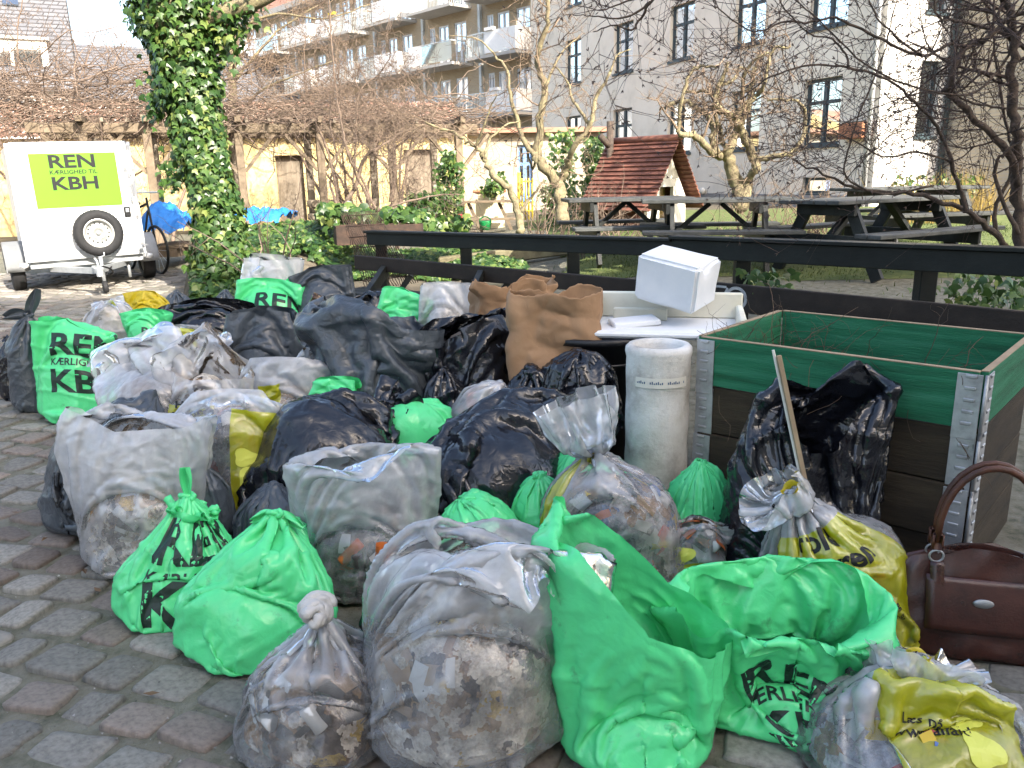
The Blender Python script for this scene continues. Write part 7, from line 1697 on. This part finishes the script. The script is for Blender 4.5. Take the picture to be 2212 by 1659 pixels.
for i, s in enumerate(SPEC):
    X, nr, lum = GRID[i]; near_ = i < NEARN; Xu = X if near_ else upsample(X); UP = 1 if near_ else 2; N_, M_, _ = Xu.shape
    if s.get('trim'):      # the mouth is lower on some sides
        az = np.array([q[0] for q in sorted(s['trim'])], float); fr = np.array([q[1] for q in sorted(s['trim'])]); ja = (np.degrees(-PI/2 + 2*PI*np.arange(M_)/M_ + s['twist'])) % 360
        lim = np.interp(ja, np.concatenate([az-360, az, az+360]), np.tile(fr, 3)); rows = np.arange(N_)[:, None]*lim[None]; i0 = np.minimum(rows.astype(int), N_-2); f_ = (rows-i0)[..., None]; jj = np.broadcast_to(np.arange(M_)[None], rows.shape)
        Xu = Xu[i0, jj]*(1-f_) + Xu[i0+1, jj]*f_
    cw = s.get('cr', 1.0)*(1 if near_ else .8); a1, a2 = {'k': (.022, .008), 's': (.018, .006), 'g': (.011, .003), 'c': (.008, .004)}.get(s['col'], (.005, .002))
    Xu = creases(Xu, a1*cw, i, *((.22, .60) if s['col'] in 'ks' else (.14, .40)), 7); fold = FOLD[0]; Xu = creases(Xu, a2*cw, i+50, .05, .12, 8); fold = fold*.7 + FOLD[0]*.5
    pv = s.get('pv'); row = int(N_*.35 if nr < 0 else nr*UP*.5); cp_ = np.array((0, 0, CAM_H)); jf = int(np.argmin(np.linalg.norm(Xu[row]-cp_, axis=1)))
    t = thing('rubbish_bag', s['label'], 'bag', (s['c'][0], s['c'][1], s['floor']), 0, GRP[s['col']]); rr = random.Random(i)
    mat = BASE.get(s['col']) or clear_film('clear_film', s.get('haze', .24), s.get('panel'), dirt=s.get('dirt', .15))
    Xr = np.roll(Xu, -jf + M_//2, axis=1)      # the column that faces the photographer sits at u = 0
    me = grid_mesh('bag_film', Xr, mat, Lm=s['L'], Cm=s['C']); uv = me.uv_layers[0]; a_ = np.empty(len(uv.data)*2, np.float32); uv.data.foreach_get('uv', a_); a_[0::2] -= s['C']/2; uv.data.foreach_set('uv', a_)
    if s['col'] == 'c':
        qg_ = (Xu-np.array(s['c']))/np.array(s['r']); h2 = qg_[..., 0]**2+qg_[..., 1]**2; gap = np.clip((np.where(qg_[..., 2] < 0, np.sqrt(h2)*.9, np.sqrt(h2+qg_[..., 2]**2))-1.06)/.30, 0, 1)
        at_ = me.attributes.new('fold', 'FLOAT', 'POINT'); at_.data.foreach_set('value', np.roll(fold*.14 + gap*.22, -jf + M_//2, axis=1).reshape(-1).astype(np.float32))
    link('bag_film', me, t)
    if s.get('fill'):
        fx = content_mesh(s, lum, s['floor'], .945, 40 if near_ else 24, 64 if near_ else 36, .03); fm = FILL[s['fill']]; link('contents', grid_mesh('contents', fx, fm), t)
        if s['col'] == 'c' and s['fill'] in ('mixed', 'brown', 'green', 'paper'):
            pal = {'mixed': (0, 0, 2, 1, 4, 0, 3, 6), 'brown': (4, 5, 0, 4, 5), 'green': (0, 5, 3, 4), 'paper': (0, 0, 4, 5, 0)}[s['fill']]; SCR = {}
            for q in range(90 if near_ else 22):
                a = rr.uniform(0, 2*PI); b = rr.uniform(-.9, .95); d = np.array([math.cos(a)*math.sqrt(1-b*b), math.sin(a)*math.sqrt(1-b*b), b]); u_ = sum(math.sin(float(d @ lum[0][k])*lum[1][k]+lum[2][k]) for k in range(len(lum[1]))); p = Vector(np.array(s['c']) + d*np.array(s['r'])*(.94+lum[3]*u_/2.2)); p.z = max(p.z, s['floor']+.02)
                nn = Vector(d); x_ = nn.orthogonal().normalized(); x_ = (Matrix.Rotation(rr.uniform(0, 6.3), 3, nn) @ x_); y_ = nn.cross(x_); w_, h_ = rr.uniform(.010, .05), rr.uniform(.008, .034); m = SCR.setdefault(rr.choice(pal), MB()); o = len(m.v)
                for (a2, b2) in ((-1, -1), (0, -1.1), (1, -.8), (-1.1, .9), (0, 1), (1, 1)): m.v.append(tuple(p + x_*a2*w_ + y_*b2*h_ + nn*(.004*rr.uniform(-1, 1) - .006*abs(a2))))
                m.f += [(o, o+1, o+4, o+3), (o+1, o+2, o+5, o+4)]
            if near_:
                for q in range(4):
                    a = rr.uniform(PI, 2*PI); b = rr.uniform(-.3, .7); d = Vector((math.cos(a)*math.sqrt(1-b*b), math.sin(a)*math.sqrt(1-b*b), b)); p = Vector(s['c']) + Vector((d.x*s['r'][0], d.y*s['r'][1], d.z*s['r'][2]))*.87; e = Vector((rr.gauss(0, 1), rr.gauss(0, 1), rr.gauss(0, .6))).normalized(); e = (e - d*e.dot(d)).normalized()
                    m = MB(); h_ = rr.uniform(.035, .06); m.tube([p-e*h_, p-e*h_*.94, p+e*h_*.9, p+e*h_], [.018, .022, .022, .019], 14); m.build('can' if q % 2 else 'small_bottle', M_scr[rr.choice(pal)], t, True)
            for ci, m in SCR.items(): o = m.build('scraps', M_scr[ci], t, True); o['kind'] = 'stuff'
    pr = s.get('print_'); L_, C_ = s['L'], s['C']
    if pr == 'logo':
        k = s.get('ps', 1.0)*min(1.35, C_*.34/.31); vc = pv if pv else (nr*UP/(N_-1)*L_*.52 if nr > 0 else L_*.5)
        wrap(Xu, L_, C_, jf, *LOGO_R, 0.0, vc, k).build('printed_letters', M_print_g if s['col'] != 's' else M_ink, t)
    elif pr == 'hold': wrap(Xu, L_, C_, jf, *HOLD_R, .06, nr*UP/(N_-1)*L_*.48, .92, -.15).build('printed_letters', M_ink, t); wrap(Xu, L_, C_, jf, *RULE_R, .06, nr*UP/(N_-1)*L_*.48+.02, 1, -.15).build('printed_rule', M_ink, t)
    elif pr == 'hold2': wrap(Xu, L_, C_, jf, *HOLD_R, -.13, L_*.5, .75, .1).build('printed_letters', M_ink, t)
    elif pr == 'lille': wrap(Xu, L_, C_, jf, *LILLE_R, .10, nr*UP/(N_-1)*L_*.62, .95, -.1).build('printed_letters', M_ink, t); wrap(Xu, L_, C_, jf, *EMB_R, .24, nr*UP/(N_-1)*L_*.40, .75).build('printed_emblem', M_emblem, t)
    if s.get('emblem'): wrap(Xu, L_, C_, jf, *EMB_R, -.01, L_*.45, .9).build('printed_emblem', M_emblem, t)
    for ch in t.children:
        if ch.name.startswith('printed_letters'): ch['kind'] = 'stuff'
    if s['kind'] == 'tied':
        nk = Vector(s['neck']); ax = Vector(s['axis'])
        if s.get('tie') == 'y':
            m = MB(); u = ax.orthogonal().normalized(); v_ = ax.cross(u); n = 28
            for zz, r_ in ((-.024, .036), (-.010, .027), (.008, .026), (.018, .034)):
                for k in range(n): a = 2*PI*k/n; m.v.append(tuple(nk + ax*(zz+.006*math.sin(a*3)) + (u*math.cos(a)+v_*math.sin(a))*r_*(1+.06*math.sin(a*7))))
            m.f = [(q*n+k, q*n+(k+1) % n, (q+1)*n+(k+1) % n, (q+1)*n+k) for q in range(3) for k in range(n)]; m.build('yellow_tie', M_yellowf, t, True)
        if s.get('roll'): rolled(t, nk + Vector((0, -.02, .05*s['roll'])), film('dusty_film', (.74, .72, .68), (.62, .60, .56), .3, .3, .6), .040*s['roll'])
        if s.get('tail'): knot(t, nk, mat, .026, 1); ear(t, nk + Vector((0, 0, .01)), (.05, 0, 1), (1, 0, 0), .11, .045, mat, 2)
        if s.get('earz'): knot(t, nk + Vector((0, -.02, .01)), mat, .024, 2); ear(t, nk, (-1, -.2, .25), (0, .3, 1), .08, .035, mat, 3); ear(t, nk, (1, -.2, -.1), (0, .3, 1), .09, .04, mat, 5)
        if s.get('ears'): knot(t, nk, mat, .03, 3); ear(t, nk, (-.8, -.2, .35), (.2, 0, 1), .17, .07, mat, 1); ear(t, nk, (.45, 0, 1), (1, 0, 0), .18, .07, mat, 4)
    if s.get('orange'):
        P = at(835, 1190, s['c'][1]-s['r'][1]*.98); m = MB(); n = 6
        for a in range(n):
            for b in range(n): m.v.append((P.x + (a-2.5)*.016 + (b-2.5)*.003, P.y + .012*math.sin(a*1.7+b), P.z + (b-2.5)*.015 - .004*a))
        m.f = [(a*n+b, (a+1)*n+b, (a+1)*n+b+1, a*n+b+1) for a in range(n-1) for b in range(n-1)]; m.build('orange_wrapper', M_scr[3], t, True)

# ------------------------------------------------------------------ sticks and bottle stuck among the bags
for (a, b, r_, lab, mt) in ((at(1748, 1085, 2.40), at(1682, 768, 2.46), .0065, 'square wooden stick poking out of the yellow printed bag', M_cut), (at(1735, 1060, 2.42), at(1670, 756, 2.47), .0045, 'thin pale rod beside the wooden stick in the yellow printed bag', M_white)):
    m = MB(); d = a-b; a = a + d*.25
    if mt is M_cut: m.bar(a, b, r_*2.2, r_*2.2, (0, 1, 0), c=.001)
    else: m.tube([a, b], r_, 8)
    tag(m.build('stick', mt), lab, 'stick')
def bottle_glass():
    m, t, n, l, b = newmat('brown_glass'); b.inputs['Base Color'].default_value = (.10, .045, .012, 1); b.inputs['Roughness'].default_value = .08; b.inputs['Transmission Weight'].default_value = .45; b.inputs['IOR'].default_value = 1.5; return m
p0, p1 = at(655, 700, 5.45), at(690, 640, 5.45); ax = (p1-p0).normalized(); q = Vector((0, 0, 1)).rotation_difference(ax).to_matrix().to_4x4(); Mb = Matrix.Translation(p0) @ q; Lb = (p1-p0).length
m = MB(); m.lathe([(.0, -.12), (.055, -.12), (.055, Lb*.35), (.042, Lb*.62), (.040, Lb*.86), (.046, Lb*.88), (.046, Lb), (.038, Lb), (.034, Lb*.86), (.036, Lb*.5), (.048, Lb*.3), (.048, -.1), (0, -.1)], 28, Mb)
tag(m.build('bottle', bottle_glass(), None, True), 'brown glass bottle with open neck sticking up between slate and black bags', 'bottle')
